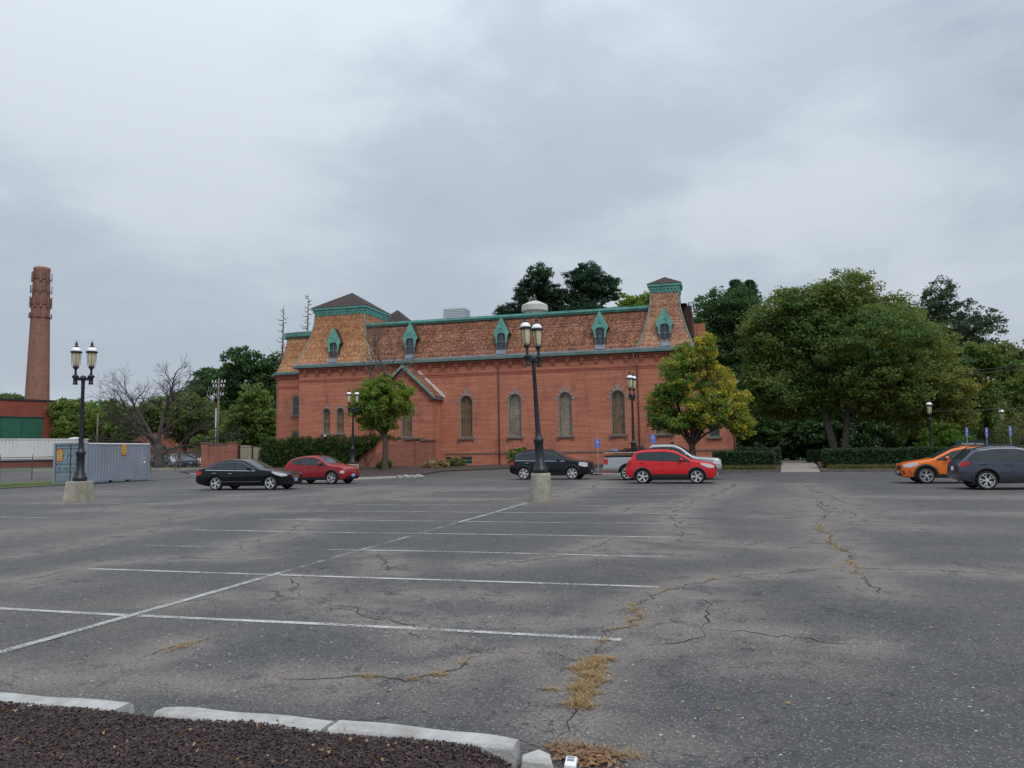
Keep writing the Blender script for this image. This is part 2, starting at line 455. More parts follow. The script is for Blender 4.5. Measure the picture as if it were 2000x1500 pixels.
# ================================================================ GROUND
CR = [[(-4.79,8.23),(-4.33,7.95),(-3.88,7.62),(-3.64,7.39),(-3.35,7.35),(-3.1,7.1),(-2.73,6.66)],[(-3.64,7.39),(-3.5,7.49),(-3.57,7.87)],[(-2.52,6.52),(-2.05,6.35),(-1.53,6.41)],[(-0.16,10.59),(-0.8,9.57),(-0.94,9.11),(-1.01,8.37),(-1.03,7.74),(-1.03,7.31),(-1.11,7.09),(-1.09,6.64),(-1.05,5.89),(-0.95,5.1),(-1.02,4.62)],[(-0.95,7.88),(-0.63,7.99),(-0.42,7.87),(-0.27,7.67),(0.05,7.66),(0.41,7.55),(0.75,7.42),(1.15,7.32)],[(-0.27,7.67),(-0.29,7.36),(-0.43,7.1),(-0.77,6.85)],[(-0.27,7.67),(-0.26,8.14),(-0.2,8.8),(-0.31,9.08)],[(0.55,39.0),(-0.69,24.0),(-0.8,20.66),(-0.82,17.64),(-0.86,15.13)],[(-3.55,11.07),(-3.16,11.39),(-2.65,11.92),(-1.94,12.57)],[(-5.73,12.17),(-5.15,11.18),(-4.66,10.24)],[(-9.58,8.42),(-9.58,9.07),(-9.57,9.8)],[(-9.6,10.34),(-9.18,10.87),(-8.28,11.26),(-7.49,11.39)],[(-5.86,9.58),(-5.35,9.06),(-5.15,8.48),(-4.79,8.23)],[(-4.79,5.52),(-4.77,5.86),(-4.69,6.1),(-4.61,6.37)],[(-3.35,5.32),(-3.04,5.39),(-2.68,5.51),(-2.34,5.41),(-2.2,5.66),(-2.09,5.95),(-2.05,6.35)],[(1.87,18.53),(1.79,16.37),(1.72,14.31),(1.55,11.92),(1.68,10.83),(1.64,9.75)],[(-1.11,14.68),(-0.19,14.26),(0.67,14.16),(1.53,13.73)],[(2.73,25.28),(3.05,19.95),(3.94,17.63)],[(1.42,11.65),(2.5,11.61),(3.64,11.38)],[(-0.16,10.59),(0.64,11.07),(1.42,11.65)],[(-16.15,14.14),(-15.26,15.42),(-14.25,16.85),(-14.48,19.18),(-14.4,22.15)],[(-10.46,17.95),(-8.95,14.53),(-8.95,12.77)],[(-2.66,21.0),(-2.59,22.86),(-1.93,23.95)],[(-2.44,13.0),(-2.27,14.12),(-2.1,14.96)],[(-12.15,10.65),(-12.49,12.26),(-12.79,14.04),(-12.84,15.7)],[(-0.39,4.61),(-0.1,4.45)],[(-3.84,8.73),(-2.86,8.72),(-2.36,8.69)],[(-2.86,7.38),(-2.11,7.57),(-1.12,7.84)],[(0.03,6.4),(0.51,6.66)],[(0.96,19.76),(2.05,19.18),(3.01,18.41)],[(3.31,25.3),(3.36,30.9),(3.19,37.2)],
 [(-6.15,26),(-6.1,34),(-6.3,44)],[(-17,26),(-16.2,31),(-16.8,36)],[(-13.2,24),(-12.8,30),(-13.4,35)],[(-20,20),(-19.2,26),(-19.7,30)],[(5.2,14),(6.1,13.2),(7.4,12.9)],[(-1.94,12.57),(-1.2,12.9),(-0.3,12.7)],[(-5.15,8.48),(-5.9,8.2),(-6.4,7.6)],[(2.05,19.18),(2.4,21.0),(2.73,25.28)],[(-8.28,11.26),(-8.4,12.1),(-9.0,12.8)],
 [(-13.2,26.5),(-9.5,26.1),(-6.4,26.6)],[(-17.5,33.4),(-12,33.0),(-6.3,33.6)],[(-12.4,20.9),(-16.0,20.2),(-20.5,20.8)],[(2.4,21.0),(5.0,21.6),(8.2,20.9)],[(4.2,28.0),(7.5,27.3),(12,27.9)]]

def jag(pl, step=0.085, amp=0.016):
    pts = []
    for a, b in zip(pl[:-1], pl[1:]):
        a = np.array(a); b = np.array(b); L = np.linalg.norm(b-a); n = max(1, int(L/step))
        for k in range(n): pts.append(a+(b-a)*k/n)
    pts.append(np.array(pl[-1]))
    r = np.random.default_rng(int(abs(pl[0][0]*100+pl[0][1]*37))+1)
    wob = np.cumsum(r.normal(0, .022, (len(pts), 2)), 0); n_ = len(pts)-1
    wob = wob-np.linspace(0, 1, len(pts))[:, None]*wob[-1]
    sc_ = 1+.03*pl[0][1]
    return [p+(r.normal(0, amp, 2)+wob[i])*(0 if i in (0, n_) else sc_) for i, p in enumerate(pts)]
CRJ = [jag(c) for c in CR]
rb_ = np.random.default_rng(77)
TWIG = []
for c in CRJ:
    for _ in range(max(1, len(c)//14)):
        i = rb_.integers(0, len(c)); a = rb_.uniform(0, 6.28); L_ = rb_.uniform(.2, .8)*(1+.05*c[i][1])
        TWIG.append(jag([tuple(c[i]), (c[i][0]+L_*math.cos(a), c[i][1]+L_*.7*math.sin(a))]))

def asphalt_mat(name, tone=1.0, use_wear=True):
    t = NT(name)
    p = t.geo_pos()
    T = lambda *c: tuple(x*tone for x in c)
    big = t.noise(0.15, 5, 0.6, vec=p, stretch=(1.0, 0.75, 1))
    mid = t.noise(0.9, 7, 0.66, vec=p, dist=0.4)
    mot = t.noise(4.5, 5, 0.7, vec=p)
    fine = t.noise(34, 4, 0.72, vec=p)
    c = t.ramp(big, [(0.34, T(0.078, 0.078, 0.080)), (0.5, T(0.104, 0.100, 0.098)), (0.66, T(0.146, 0.131, 0.119))])
    c = t.mix(t.ramp(mid, [(0.36, 0.55), (0.52, 0.0)]), c, T(0.056, 0.057, 0.062))
    c = t.mix(t.ramp(mid, [(0.54, 0.0), (0.70, 0.55)]), c, T(0.178, 0.155, 0.136))
    c = t.mix(t.ramp(mot, [(0.30, 0.45), (0.48, 0.0)]), c, T(0.055, 0.055, 0.058))
    c = t.mix(t.ramp(mot, [(0.55, 0.0), (0.75, 0.35)]), c, T(0.19, 0.175, 0.16))
    if use_wear:
        at = t.n('ShaderNodeAttribute'); at.attribute_name = 'wear'
        wn_ = t.math('ADD', t.math('MULTIPLY', t.noise(2.0, 6, 0.68, vec=p, dist=0.6), 0.7), t.math('MULTIPLY', fine, 0.3))
        wm = t.math('MULTIPLY', t.math('MULTIPLY', at.outputs['Fac'], 0.9), t.ramp(wn_, [(0.40, 0.0), (0.50, 1.0)]))
        c = t.mix(wm, c, (0.225, 0.195, 0.170))
    # oil drips and old sealcoat
    dr = t.noise(0.5, 3, 0.5, vec=p, stretch=(0.5, 1.6, 1), dist=1.2)
    c = t.mix(t.ramp(dr, [(0.60, 0.0), (0.70, 0.45)]), c, T(0.060, 0.061, 0.068))
    oi = t.n('ShaderNodeTexVoronoi'); oi.inputs['Scale'].default_value = 0.42; t.l(p, oi.inputs['Vector'])
    oc = t.n('ShaderNodeSeparateColor'); t.l(oi.outputs['Color'], oc.inputs[0])
    om = t.math('MULTIPLY', t.ramp(t.math('ADD', oi.outputs['Distance'], t.math('MULTIPLY', mot, 0.12)), [(0.10, 0.55), (0.20, 0.0)]), t.math('GREATER_THAN', oc.outputs[1], 0.62))
    c = t.mix(om, c, (0.035, 0.034, 0.035))
    c = t.mix(t.ramp(fine, [(0.30, 0.75), (0.55, 0.0)]), c, T(0.034, 0.034, 0.037))
    # pale aggregate stones
    vo = t.n('ShaderNodeTexVoronoi'); vo.inputs['Scale'].default_value = 58; t.l(p, vo.inputs['Vector'])
    sc = t.n('ShaderNodeSeparateColor'); t.l(vo.outputs['Color'], sc.inputs[0])
    near = t.math('LESS_THAN', vo.outputs['Distance'], 0.42)
    st = t.math('MULTIPLY', near, t.ramp(sc.outputs[0], [(0.55, 0.0), (0.80, 0.30), (0.96, 0.48), (1.0, 0.8)]))
    c = t.mix(st, c, (0.36, 0.345, 0.33))
    v2 = t.n('ShaderNodeTexVoronoi'); v2.inputs['Scale'].default_value = 21; t.l(p, v2.inputs['Vector'])
    s2 = t.n('ShaderNodeSeparateColor'); t.l(v2.outputs['Color'], s2.inputs[0])
    peb = t.math('MULTIPLY', t.math('LESS_THAN', v2.outputs['Distance'], 0.20), t.math('GREATER_THAN', s2.outputs[0], 0.975))
    c = t.mix(peb, c, (0.50, 0.49, 0.47))
    # hairline crack network at two scales
    def net(scale, wd, lo, hi, seed):
        cm_ = t.n('ShaderNodeCombineXYZ'); t.l(t.noise(1.5*scale, 4, 0.6, vec=p), cm_.inputs[0]); t.l(t.noise(1.9*scale+seed, 4, 0.6, vec=p), cm_.inputs[1])
        vv = t.n('ShaderNodeVectorMath', operation='MULTIPLY_ADD'); t.l(cm_.outputs[0], vv.inputs[0]); vv.inputs[1].default_value = (1.3/scale, 1.3/scale, 0); t.l(p, vv.inputs[2])
        ve = t.n('ShaderNodeTexVoronoi', feature='DISTANCE_TO_EDGE'); ve.inputs['Scale'].default_value = scale; t.l(vv.outputs[0], ve.inputs['Vector'])
        mask = t.ramp(t.noise(0.26+seed*.07, 4, 0.6, vec=p), [(lo, 0.0), (hi, 1.0)])
        brk = t.ramp(t.noise(3.1, 3, vec=p), [(0.42, 0.0), (0.55, 1.0)])
        return t.math('MULTIPLY', t.math('MULTIPLY', t.ramp(ve.outputs['Distance'], [(0.0, 1.0), (wd, 0.0)]), mask), brk)
    ck = t.math('MAXIMUM', net(0.7, 0.010, 0.40, 0.50, 0.3), net(2.4, 0.024, 0.48, 0.57, 1.1))
    c = t.mix(t.math('MULTIPLY', ck, 0.85), c, (0.020, 0.019, 0.019))
    t.set(c, t.ramp(mid, [(0.3, 0.60), (0.7, 0.88)]), spec=0.3)
    h = t.math('ADD', t.math('MULTIPLY', fine, 0.6), t.math('MULTIPLY', st, 0.4))
    h = t.math('SUBTRACT', h, ck)
    t.bump(h, 0.6, 0.006)
    return t.mat
M['asphalt'] = asphalt_mat('worn_asphalt', 0.80)
M['asphalt2'] = asphalt_mat('road_asphalt', 0.9, False)

# ---- ground sheet to the horizon
g = MB()
gx = [-900, -400, -220, -140, -100, -70, -50, -30, -15, 0, 15, 30, 50, 80, 120, 200, 400, 900]
gy = [-600, -200, -60, -20, 10, 30, 40, 46, 48, 50, 52, 54, 56, 58, 60, 70, 90, 120, 180, 300, 600, 1200]
g.grid([[(x, y, gz(x, y)-0.06) for x in gx] for y in gy])
t = NT('verge_soil_and_grass')
c_ = t.ramp(t.noise(0.25, 6, 0.6, vec=t.geo_pos()), [(0.35, (0.045, 0.06, 0.02)), (0.55, (0.07, 0.09, 0.03)), (0.75, (0.09, 0.075, 0.045))])
t.set(c_, 0.95); t.bump(t.noise(9, 4, vec=t.geo_pos()), 0.6, 0.03)
M['verge'] = t.mat
g.build('ground', M['verge'], kind='structure')

# ---- the car park
xs = np.unique(np.round(np.concatenate([np.arange(-38.6, -12, 0.7), np.arange(-12, 6, 0.125), np.arange(6, 20, 0.5), np.arange(20, 61, 2.0)]), 3))
ys = np.unique(np.round(np.concatenate([np.arange(-30, 2, 4), np.arange(2, 14, 0.125), np.arange(14, 30, 0.3), np.arange(30, 58, 0.6), [58]]), 3))
XX, YY = np.meshgrid(xs, ys)
wear = np.zeros_like(XX)
for c in CRJ:
    q = np.array(c)
    big_c = 0.9 if len(q) > 8 else 0.6
    for i in range(0, len(q), 5):
        sg = 0.20+0.018*q[i][1]
        wear = np.maximum(wear, big_c*np.exp(-(((XX-q[i][0])**2+(YY-q[i][1])**2)/(2*sg*sg))))
for cx, cy, rx, ry, a in ((2.6, 24, 2.2, 6, 0.8), (3.4, 17.5, 2.3, 1.2, 0.75), (5.5, 12, 2.5, 0.8, 0.6), (-1.8, 13.6, 0.8, 0.9, 0.8), (-2.2, 21.5, 1.1, 1.5, 0.8),
                          (0.4, 7.4, 1.1, 0.22, 0.8), (-9.4, 8.6, 1.0, 0.7, 0.9), (-3.6, 5.05, 1.6, 0.28, 0.9), (-5.2, 4.95, 1.4, 0.35, 0.8), (-1.0, 4.75, 0.35, 0.25, 0.9), (-5.95, 25, 1.2, 1.2, 0.8), (-24, 24.4, 2.2, 1.6, 0.8),
                          (-16, 17, 2.0, 6, 0.55), (-15, 28, 2.2, 6, 0.5), (-9.8, 18.5, 1.4, 0.6, 0.6), (-30, 30, 4, 4, 0.5), (-8.5, 7.1, 0.8, 0.3, 0.5), (-26, 38, 4, 4, 0.6), (-12, 44, 5, 4, 0.4), (-30, 47, 6, 2.5, 0.7)):
    wear = np.maximum(wear, a*np.exp(-(((XX-cx)/rx)**2+((YY-cy)/ry)**2)))
ZZ = np.vectorize(gz)(XX, YY)
# shallow ruts and settled patches so the light plays over the surface
ZZ = ZZ+0.006*np.sin(XX*0.9+1.3*np.sin(YY*0.31))*np.sin(YY*0.55+0.7)
nr, nc = XX.shape
V = np.stack([XX, YY, ZZ], -1).reshape(-1, 3)
idx = np.arange(nr*nc).reshape(nr, nc)
Fq = np.stack([idx[:-1, :-1], idx[:-1, 1:], idx[1:, 1:], idx[1:, :-1]], -1).reshape(-1, 4)
def np_mesh(name, V, F, mats, smooth=False):
    me = bpy.data.meshes.new(name)
    k = F.shape[1]
    me.vertices.add(len(V)); me.vertices.foreach_set('co', np.ascontiguousarray(V, np.float32).ravel())
    me.loops.add(F.size); me.loops.foreach_set('vertex_index', np.ascontiguousarray(F, np.int32).ravel())
    me.polygons.add(len(F))
    me.polygons.foreach_set('loop_start', np.arange(0, F.size, k, dtype=np.int32))
    for mt in (mats if isinstance(mats, (list, tuple)) else [mats]): me.materials.append(mt)
    if smooth: me.polygons.foreach_set('use_smooth', np.ones(len(F), bool))
    me.update(calc_edges=True)
    return me
me = np_mesh('parking_lot', V, Fq, M['asphalt'], True)
at = me.attributes.new('wear', 'FLOAT', 'POINT'); at.data.foreach_set('value', wear.ravel().astype(np.float32))
LOT = link('parking_lot', me, kind='structure')
def lz(x, y):
    return gz(x, y)+0.006*math.sin(x*0.9+1.3*math.sin(y*0.31))*math.sin(y*0.55+0.7)

# ---- painted bay lines (worn): one mesh each
def worn_paint(name, keep):
    t = NT(name); p = t.geo_pos()
    t.set(t.ramp(t.noise(7, 4, vec=p), [(0.3, (0.34, 0.34, 0.335)), (0.7, (0.54, 0.54, 0.525))]), 0.8)
    f = t.math('ADD', t.math('MULTIPLY', t.noise(42, 4, 0.7, vec=p), 0.6), t.math('MULTIPLY', t.noise(1.3, 4, 0.6, vec=p), 0.4))
    a = t.ramp(f, [(keep-0.05, 0.0), (keep+0.06, 1.0)])
    tr = t.n('ShaderNodeBsdfTransparent'); ms = t.n('ShaderNodeMixShader')
    t.l(a, ms.inputs[0]); t.l(tr.outputs[0], ms.inputs[1]); t.l(t.b.outputs[0], ms.inputs[2]); t.l(ms.outputs[0], t.out.inputs[0])
    return t.mat
PAINT = [worn_paint('worn_white_paint', 0.455), worn_paint('faded_white_paint', 0.475), worn_paint('ghost_white_paint', 0.54)]
def strip(name, a, b, wd, mat, parent, lift=0.005, step=0.5):
    a = np.array(a, float); b = np.array(b, float); L = np.linalg.norm(b-a); d = (b-a)/L; nn = np.array([-d[1], d[0]])
    n = max(2, int(L/step))
    rows = []
    for k in range(n+1):
        p = a+(b-a)*k/n
        ww = wd*(1+0.10*math.sin(k*2.1+a[1]))
        rows.append([(p[0]+s*ww/2*nn[0], p[1]+s*ww/2*nn[1], lz(p[0], p[1])+lift) for s in (-1, 1)])
    m = MB(); m.grid(rows)
    return m.build(name, mat, parent)
for k in range(13):
    y = 7.05+2.705*k
    mt = PAINT[0 if k < 2 else 1]
    if k == 2: mt = PAINT[1]
    strip('painted_line', (-11.75 if k != 1 else -9.4, y), (-6.28, y-0.01), 0.095, mt if k != 2 else PAINT[2], LOT)
    strip('painted_line', (-6.12, y), (-0.95+0.12*math.sin(k*1.7), y-0.02), 0.095, mt, LOT)
for y0, y1, mt in ((4.9, 9.9, PAINT[1]), (9.9, 17.6, PAINT[2]), (17.6, 24.3, PAINT[1]), (26.2, 44, PAINT[2])):
    strip('painted_line', (-6.2, y0), (-6.2, y1), 0.11, mt, LOT, lift=0.0085)
for k in range(7):
    y = 17.8+2.705*k
    strip('painted_line', (-29.6, y), (-18.6, y), 0.105, PAINT[2 if k % 2 else 1], LOT)
for k in range(4):
    strip('painted_line', (7.2, 28.6+2.705*k), (12.4, 28.6+2.705*k), 0.105, PAINT[2], LOT)

# ---- cracks: dark ribbons sunk in the surface, one mesh
ck = MB()
for i, c in enumerate(CRJ+TWIG):
    rows = []
    n_ = len(c); r_ = np.random.default_rng(i+200)
    thin = .45 if i in (2, 25, 26, 27, 28) or i >= len(CRJ) else 1.0
    for k, p in enumerate(c):
        d = np.array(c[min(k+1, n_-1)])-np.array(c[max(k-1, 0)]); d = d/(np.linalg.norm(d)+1e-9); nn = np.array([-d[1], d[0]])
        taper = min(1, k/4+.15, (n_-1-k)/4+.15)
        wl_, wr_ = (0.0015+0.0085*r_.random(2)**2)*(1+0.05*p[1])*thin*taper
        rows.append([(p[0]-wl_*nn[0], p[1]-wl_*nn[1], lz(p[0], p[1])+0.0035), (p[0]+wr_*nn[0], p[1]+wr_*nn[1], lz(p[0], p[1])+0.0035)])
    if len(rows) > 1: ck.grid(rows)
ck.build('crack', plain('crack_dirt', (0.022, 0.021, 0.02), 0.95, var=0.4, scale=20), LOT, kind='stuff')

# ---- dry weeds and moss growing in the cracks
def blades(spots, hmin, hmax, flat, seed):
    r = np.random.default_rng(seed)
    V = []; A = []
    for (x, y, rx, ry, n) in spots:
        px = x+r.normal(0, rx, n); py = y+r.normal(0, ry, n)
        L = r.uniform(hmin, hmax, n); th = r.uniform(0, 2*np.pi, n)
        tilt = r.uniform(flat[0], flat[1], n)
        dxy = L*np.sin(tilt); dz = L*np.cos(tilt)
        wd = r.uniform(0.0009, 0.0022, n)*(1+0.07*y)
        for i in range(n):
            cx, sx = math.cos(th[i]), math.sin(th[i]); z0 = lz(px[i], py[i])+0.002
            ox, oy = -sx*wd[i], cx*wd[i]
            mx_, my_ = px[i]+cx*dxy[i]*0.5, py[i]+sx*dxy[i]*0.5
            V += [(px[i]-ox, py[i]-oy, z0), (px[i]+ox, py[i]+oy, z0), (mx_+ox*.8, my_+oy*.8, z0+dz[i]*0.62), (mx_-ox*.8, my_-oy*.8, z0+dz[i]*0.62),
                  (px[i]+cx*dxy[i]+ox*.15, py[i]+sx*dxy[i]+oy*.15, z0+dz[i]), (px[i]+cx*dxy[i]-ox*.15, py[i]+sx*dxy[i]-oy*.15, z0+dz[i])]
            t_ = r.random(); A += [(t_, r.random(), 0, 1)]*2
    n = len(V)//6
    V = np.array(V); b = np.arange(n)[:, None]*6
    F = np.concatenate([b+np.array([[0, 1, 2, 3]]), b+np.array([[3, 2, 4, 5]])], 1).reshape(-1, 4)
    return V, F, np.array(A, np.float32)
def leafy(name, V, F, A, mat, parent=None, **tags):
    me = np_mesh(name, V, F, mat)
    a = me.attributes.new('leaf', 'FLOAT_COLOR', 'FACE'); a.data.foreach_set('color', A.ravel())
    return link(name, me, parent, **tags)
M['dry'] = leaf_mat('dry_weed', (0.46, 0.34, 0.17), (0.40, 0.26, 0.12), (0.31, 0.22, 0.11), 0.3)
sp = []
rw_ = np.random.default_rng(12)
for i, c in enumerate(CRJ):
    for p in c:
        if i == 3 and p[1] > 6.9 and (7.35 < p[1] < 8.6 or rw_.random() < .55): sp.append((p[0], p[1], 0.018, 0.03, 26 if p[1] < 8.7 else 9))
        if i == 15 and math.sin(p[1]*2.3) > -.35: sp.append((p[0], p[1], 0.04, 0.06, 16))
        if i in (18, 19) and rw_.random() < .6: sp.append((p[0], p[1], 0.03, 0.012, 7))
        if i in (13, 14) and rw_.random() < .35: sp.append((p[0], p[1], 0.015, 0.01, 6))
for y0, y1, hw, n_ in ((6.25, 6.45, .045, 26), (5.85, 6.2, .075, 60), (5.45, 5.85, .07, 60), (5.15, 5.45, .045, 34)):
    for _ in range(n_): 
        yy = rw_.uniform(y0, y1); sp.append((-1.05+.03*math.sin(yy*9)+(.06 if yy < 5.5 else 0)+rw_.normal(0, hw)*(1+.5*math.sin(yy*21)), yy, .018, .008, 20))
sp += [(-4.72, 5.95, 0.035, 0.11, 150), (-2.68, 5.5, 0.04, 0.014, 70), (-2.16, 5.66, 0.04, 0.02, 90), (-2.3, 5.5, 0.04, 0.012, 40), (-2.08, 6.0, 0.02, 0.02, 30),
       (-0.62, 4.42, 0.10, 0.03, 160), (-0.9, 4.5, 0.10, 0.04, 100), (-5.95, 25.0, 0.5, 0.2, 260), (-24.1, 24.0, 1.0, 0.3, 420), (-5.3, 26.5, 0.2, 0.5, 140), (-7.0, 24.2, 0.4, 0.1, 90)]
V_, F_, A_ = blades(sp, 0.03, 0.085, (1.0, 1.52), 3)
leafy('dry_weeds', V_, F_, A_, M['dry'], kind='stuff', label='dry tan weeds and moss growing in the asphalt cracks', category='weeds')
V_, F_, A_ = blades([(-2.66, 5.52, 0.05, 0.02, 26), (-2.15, 5.68, 0.05, 0.03, 40), (-0.6, 4.44, 0.1, 0.04, 30), (-1.05, 6.0, 0.12, 0.2, 40)], 0.06, 0.12, (0.05, 0.5), 9)

# ---- fallen leaves
def scatter_leaves(spots, size, seed, zf):
    r = np.random.default_rng(seed); V = []; A = []
    for (x, y, rx, ry, n, tint) in spots:
        for _ in range(n):
            px, py = x+r.normal(0, rx), y+r.normal(0, ry); th = r.uniform(0, 6.28); s = size*r.uniform(0.6, 1.4)
            cx, sx = math.cos(th)*s, math.sin(th)*s; z = zf(px, py)+0.006+r.uniform(0, 0.012); k = r.uniform(-0.012, 0.02)
            V += [(px-cx, py-sx, z+k), (px+sx*.55, py-cx*.55, z), (px+cx, py+sx, z+abs(k)), (px-sx*.55, py+cx*.55, z+0.01)]
            A.append((tint*r.uniform(0.6, 1), r.random(), 0, 1))
    V = np.array(V); F = np.arange(len(V)).reshape(-1, 4)
    return V, F, np.array(A, np.float32)
M['litter'] = leaf_mat('leaf_litter', (0.22, 0.115, 0.075), (0.42, 0.27, 0.12), (0.12, 0.055, 0.042), 0.15)
V_, F_, A_ = scatter_leaves([(-0.84, 4.36, 0.10, 0.06, 420, 0.35), (-0.74, 4.30, 0.06, 0.04, 120, 0.5), (0.2, 6.0, 1.5, 1.2, 34, 0.7), (-1.2, 5.5, 1.0, 1.0, 30, 0.6), (-4, 7, 4, 2, 60, 0.6), (1.5, 12, 3, 5, 60, 0.8), (0.8, 49.4, 1.8, 0.5, 150, 0.9), (-9, 30, 7, 9, 120, 0.7)], 0.018, 5, lz)
leafy('fallen_leaves', V_, F_, A_, M['litter'], kind='stuff', label='brown and yellow fallen leaves scattered on the asphalt', category='leaves')

# ---- planted beds behind kerbs
def bed(name, poly, mat, h=0.10, sub=1.6, noise=0.03, lab=None):
    bm = bmesh.new()
    vs = [bm.verts.new((x, y, 0)) for x, y in poly]
    tri = tessellate_polygon([[Vector((x, y, 0)) for x, y in poly]])
    for t_ in tri:
        try: bm.faces.new([vs[i] for i in t_])
        except ValueError: pass
    for _ in range(6):
        es = [e_ for e_ in bm.edges if e_.calc_length() > sub]
        if not es: break
        bmesh.ops.subdivide_edges(bm, edges=es, cuts=1)
        bmesh.ops.triangulate(bm, faces=bm.faces)
    for v in bm.verts:
        v.co.z = gz(v.co.x, v.co.y)+h+(0 if v.is_boundary else noise*(1+math.sin(v.co.x*3.1)*math.cos(v.co.y*2.7)))
    bd = [e_ for e_ in bm.edges if e_.is_boundary]
    ex = bmesh.ops.extrude_edge_only(bm, edges=bd)
    for v in [q for q in ex['geom'] if isinstance(q, bmesh.types.BMVert)]: v.co.z -= h+0.15
    bmesh.ops.recalc_face_normals(bm, faces=bm.faces)
    me = bpy.data.meshes.new(name); bm.to_mesh(me); bm.free(); me.materials.append(mat)
    return link(name, me, kind='structure')
M['mulch_far'] = plain('planting_bed_mulch', (0.055, 0.036, 0.030), 0.95, var=0.55, scale=14, bump=0.9)
M['mulch_red'] = plain('reddish_mulch', (0.085, 0.045, 0.030), 0.95, var=0.5, scale=14, bump=0.9)
bed('planting_bed', [(-41, 52.5), (-38, 50), (-34, 47), (-29, 44.4), (-23.6, 42.9), (-22.9, 44.8), (-21.0, 47.3), (-20.3, 49.8), (-20.0, 53.2), (-16.4, 55.4), (-15.0, 56.4), (-8.4, 56.8), (-8.4, 49.2), (-3.4, 47.7), (-0.4, 48.2), (-0.2, 50.7), (3.25, 50.7), (4.3, 62.5), (-45, 62.5), (-44, 55)], M['mulch_far'], 0.09, 2.5)
bed('planting_bed', [(5.65, 50.7), (45, 50.7), (45, 70), (7.4, 70)], M['mulch_red'], 0.09, 3.5)
def kerb_run(pl, parent, mat, h=0.13, wd=0.16, L=1.7, skip=()):
    k = 0
    for a, b in zip(pl[:-1], pl[1:]):
        a = Vector(a); b = Vector(b); d = b-a; n = max(1, round(d.length/L)); ang = math.atan2(d.y, d.x)
        for i in range(n):
            k += 1
            if k in skip: continue
            c = a+d*((i+0.5)/n); ln = d.length/n-0.012
            m = MB(); m.obox((0, 0, h/2-0.05), (ln, wd, h+0.10))
            o = m.build('kerb_stone', mat, parent, bevel=0.015)
            o.location = (c.x, c.y, gz(c.x, c.y)); o.rotation_euler = (0, 0, ang+random.uniform(-.006, .006))
def kerb_root(x, y):
    o = bpy.data.objects.new('kerb', None); COL.objects.link(o); o['kind'] = 'structure'; return o
M['kerb_far'] = plain('worn_concrete_kerb', (0.40, 0.385, 0.36), 0.92, var=0.15, scale=5, dirt=(0.22, 0.19, 0.16))
M['kerb_asph'] = plain('asphalt_kerb', (0.10, 0.095, 0.09), 0.92, var=0.25, scale=5)
KR = kerb_root(0, 0)
kerb_run([(-41, 52.5), (-38, 50), (-34, 47), (-29, 44.4), (-23.6, 42.9), (-22.9, 44.8), (-21.0, 47.3)], KR, M['kerb_far'])
kerb_run([(-8.4, 49.3), (-3.4, 47.7), (-0.4, 48.2)], KR, M['kerb_far'])
kerb_run([(-0.3, 50.62), (3.2, 50.62)], KR, M['kerb_asph']); kerb_run([(5.7, 50.62), (30, 50.62)], KR, M['kerb_asph'], L=2.4)
for i in range(4):       # broken kerb pieces at the island's tip
    m = MB(); m.obox((0, 0, 0.04), (0.34, 0.5, 0.20))
    o = m.build('kerb_stone', M['kerb'], KR, bevel=0.03); o.location = (-20.85+0.36*i, 47.55+0.30*i, gz(0, 47.8)); o.rotation_euler = (R(8*(i % 2)), R(6), R(35+9*i))

# ---- concrete walk into the garden: one slab after another
WK = bpy.data.objects.new('walkway', None); COL.objects.link(WK); WK['kind'] = 'structure'
M['walk'] = plain('walk_concrete', (0.27, 0.235, 0.20), 0.92, var=0.14, scale=3, bump=0.3, dirt=(0.22, 0.18, 0.15))
ny = 12
for i in range(ny):
    y0 = 50.45+i*1.75; y1 = y0+1.735
    f = lambda y: 3.3+(y-50)*0.068
    g_ = lambda y: 5.6+(y-50)*0.068
    m = MB()
    vs = [(f(y0), y0, gz(0, y0)+.03), (g_(y0), y0, gz(0, y0)+.03), (g_(y1), y1, gz(0, y1)+.03), (f(y1), y1, gz(0, y1)+.03)]
    m.add([(x, y, z-.15) for x, y, z in vs]+vs, [(0, 3, 2, 1), (4, 5, 6, 7), (0, 1, 5, 4), (1, 2, 6, 5), (2, 3, 7, 6), (3, 0, 4, 7)])
    m.build('concrete_slab', M['walk'], WK)

# ---- left edge: grass strip, street behind the fence
def sheet(name, poly, mat, lift):
    m = MB(); m.add([(x, y, gz(x, y)+lift) for x, y in poly], [tuple(range(len(poly)))]); return m.build(name, mat, kind='structure')
m = MB()
m.grid([[(x, y, gz(x, y)+0.02+0.05*math.sin((x+47)/8.4*3.14)) for x in np.linspace(-47.0, -38.7, 6)] for y in np.arange(8, 46.1, 2)])
m.build('grass_strip', M['grass'], kind='structure')
V_, F_, A_ = blades([(-41.5, 34, 1.6, 5, 9000)], 0.05, 0.11, (0.05, 0.7), 21)
V_[:, 2] += 0.06
keep = np.repeat((V_.reshape(-1, 6, 3)[:, 0, 0] < -38.8) & (V_.reshape(-1, 6, 3)[:, 0, 0] > -46.5), 6)
nb = keep.reshape(-1, 6)[:, 0].sum(); V_ = V_[keep]; b_ = np.arange(nb)[:, None]*6
F_ = np.concatenate([b_+np.array([[0, 1, 2, 3]]), b_+np.array([[3, 2, 4, 5]])], 1).reshape(-1, 4); A_ = A_[:len(F_)]; A_[:, 0] *= 0.3
M['grass_blade'] = leaf_mat('grass_blade', (0.12, 0.19, 0.04), (0.25, 0.22, 0.08), (0.07, 0.12, 0.025), 0.3)
leafy('lawn_grass', V_, F_, A_, M['grass_blade'], kind='stuff', label='short green grass on the strip beside the grey container', category='grass')
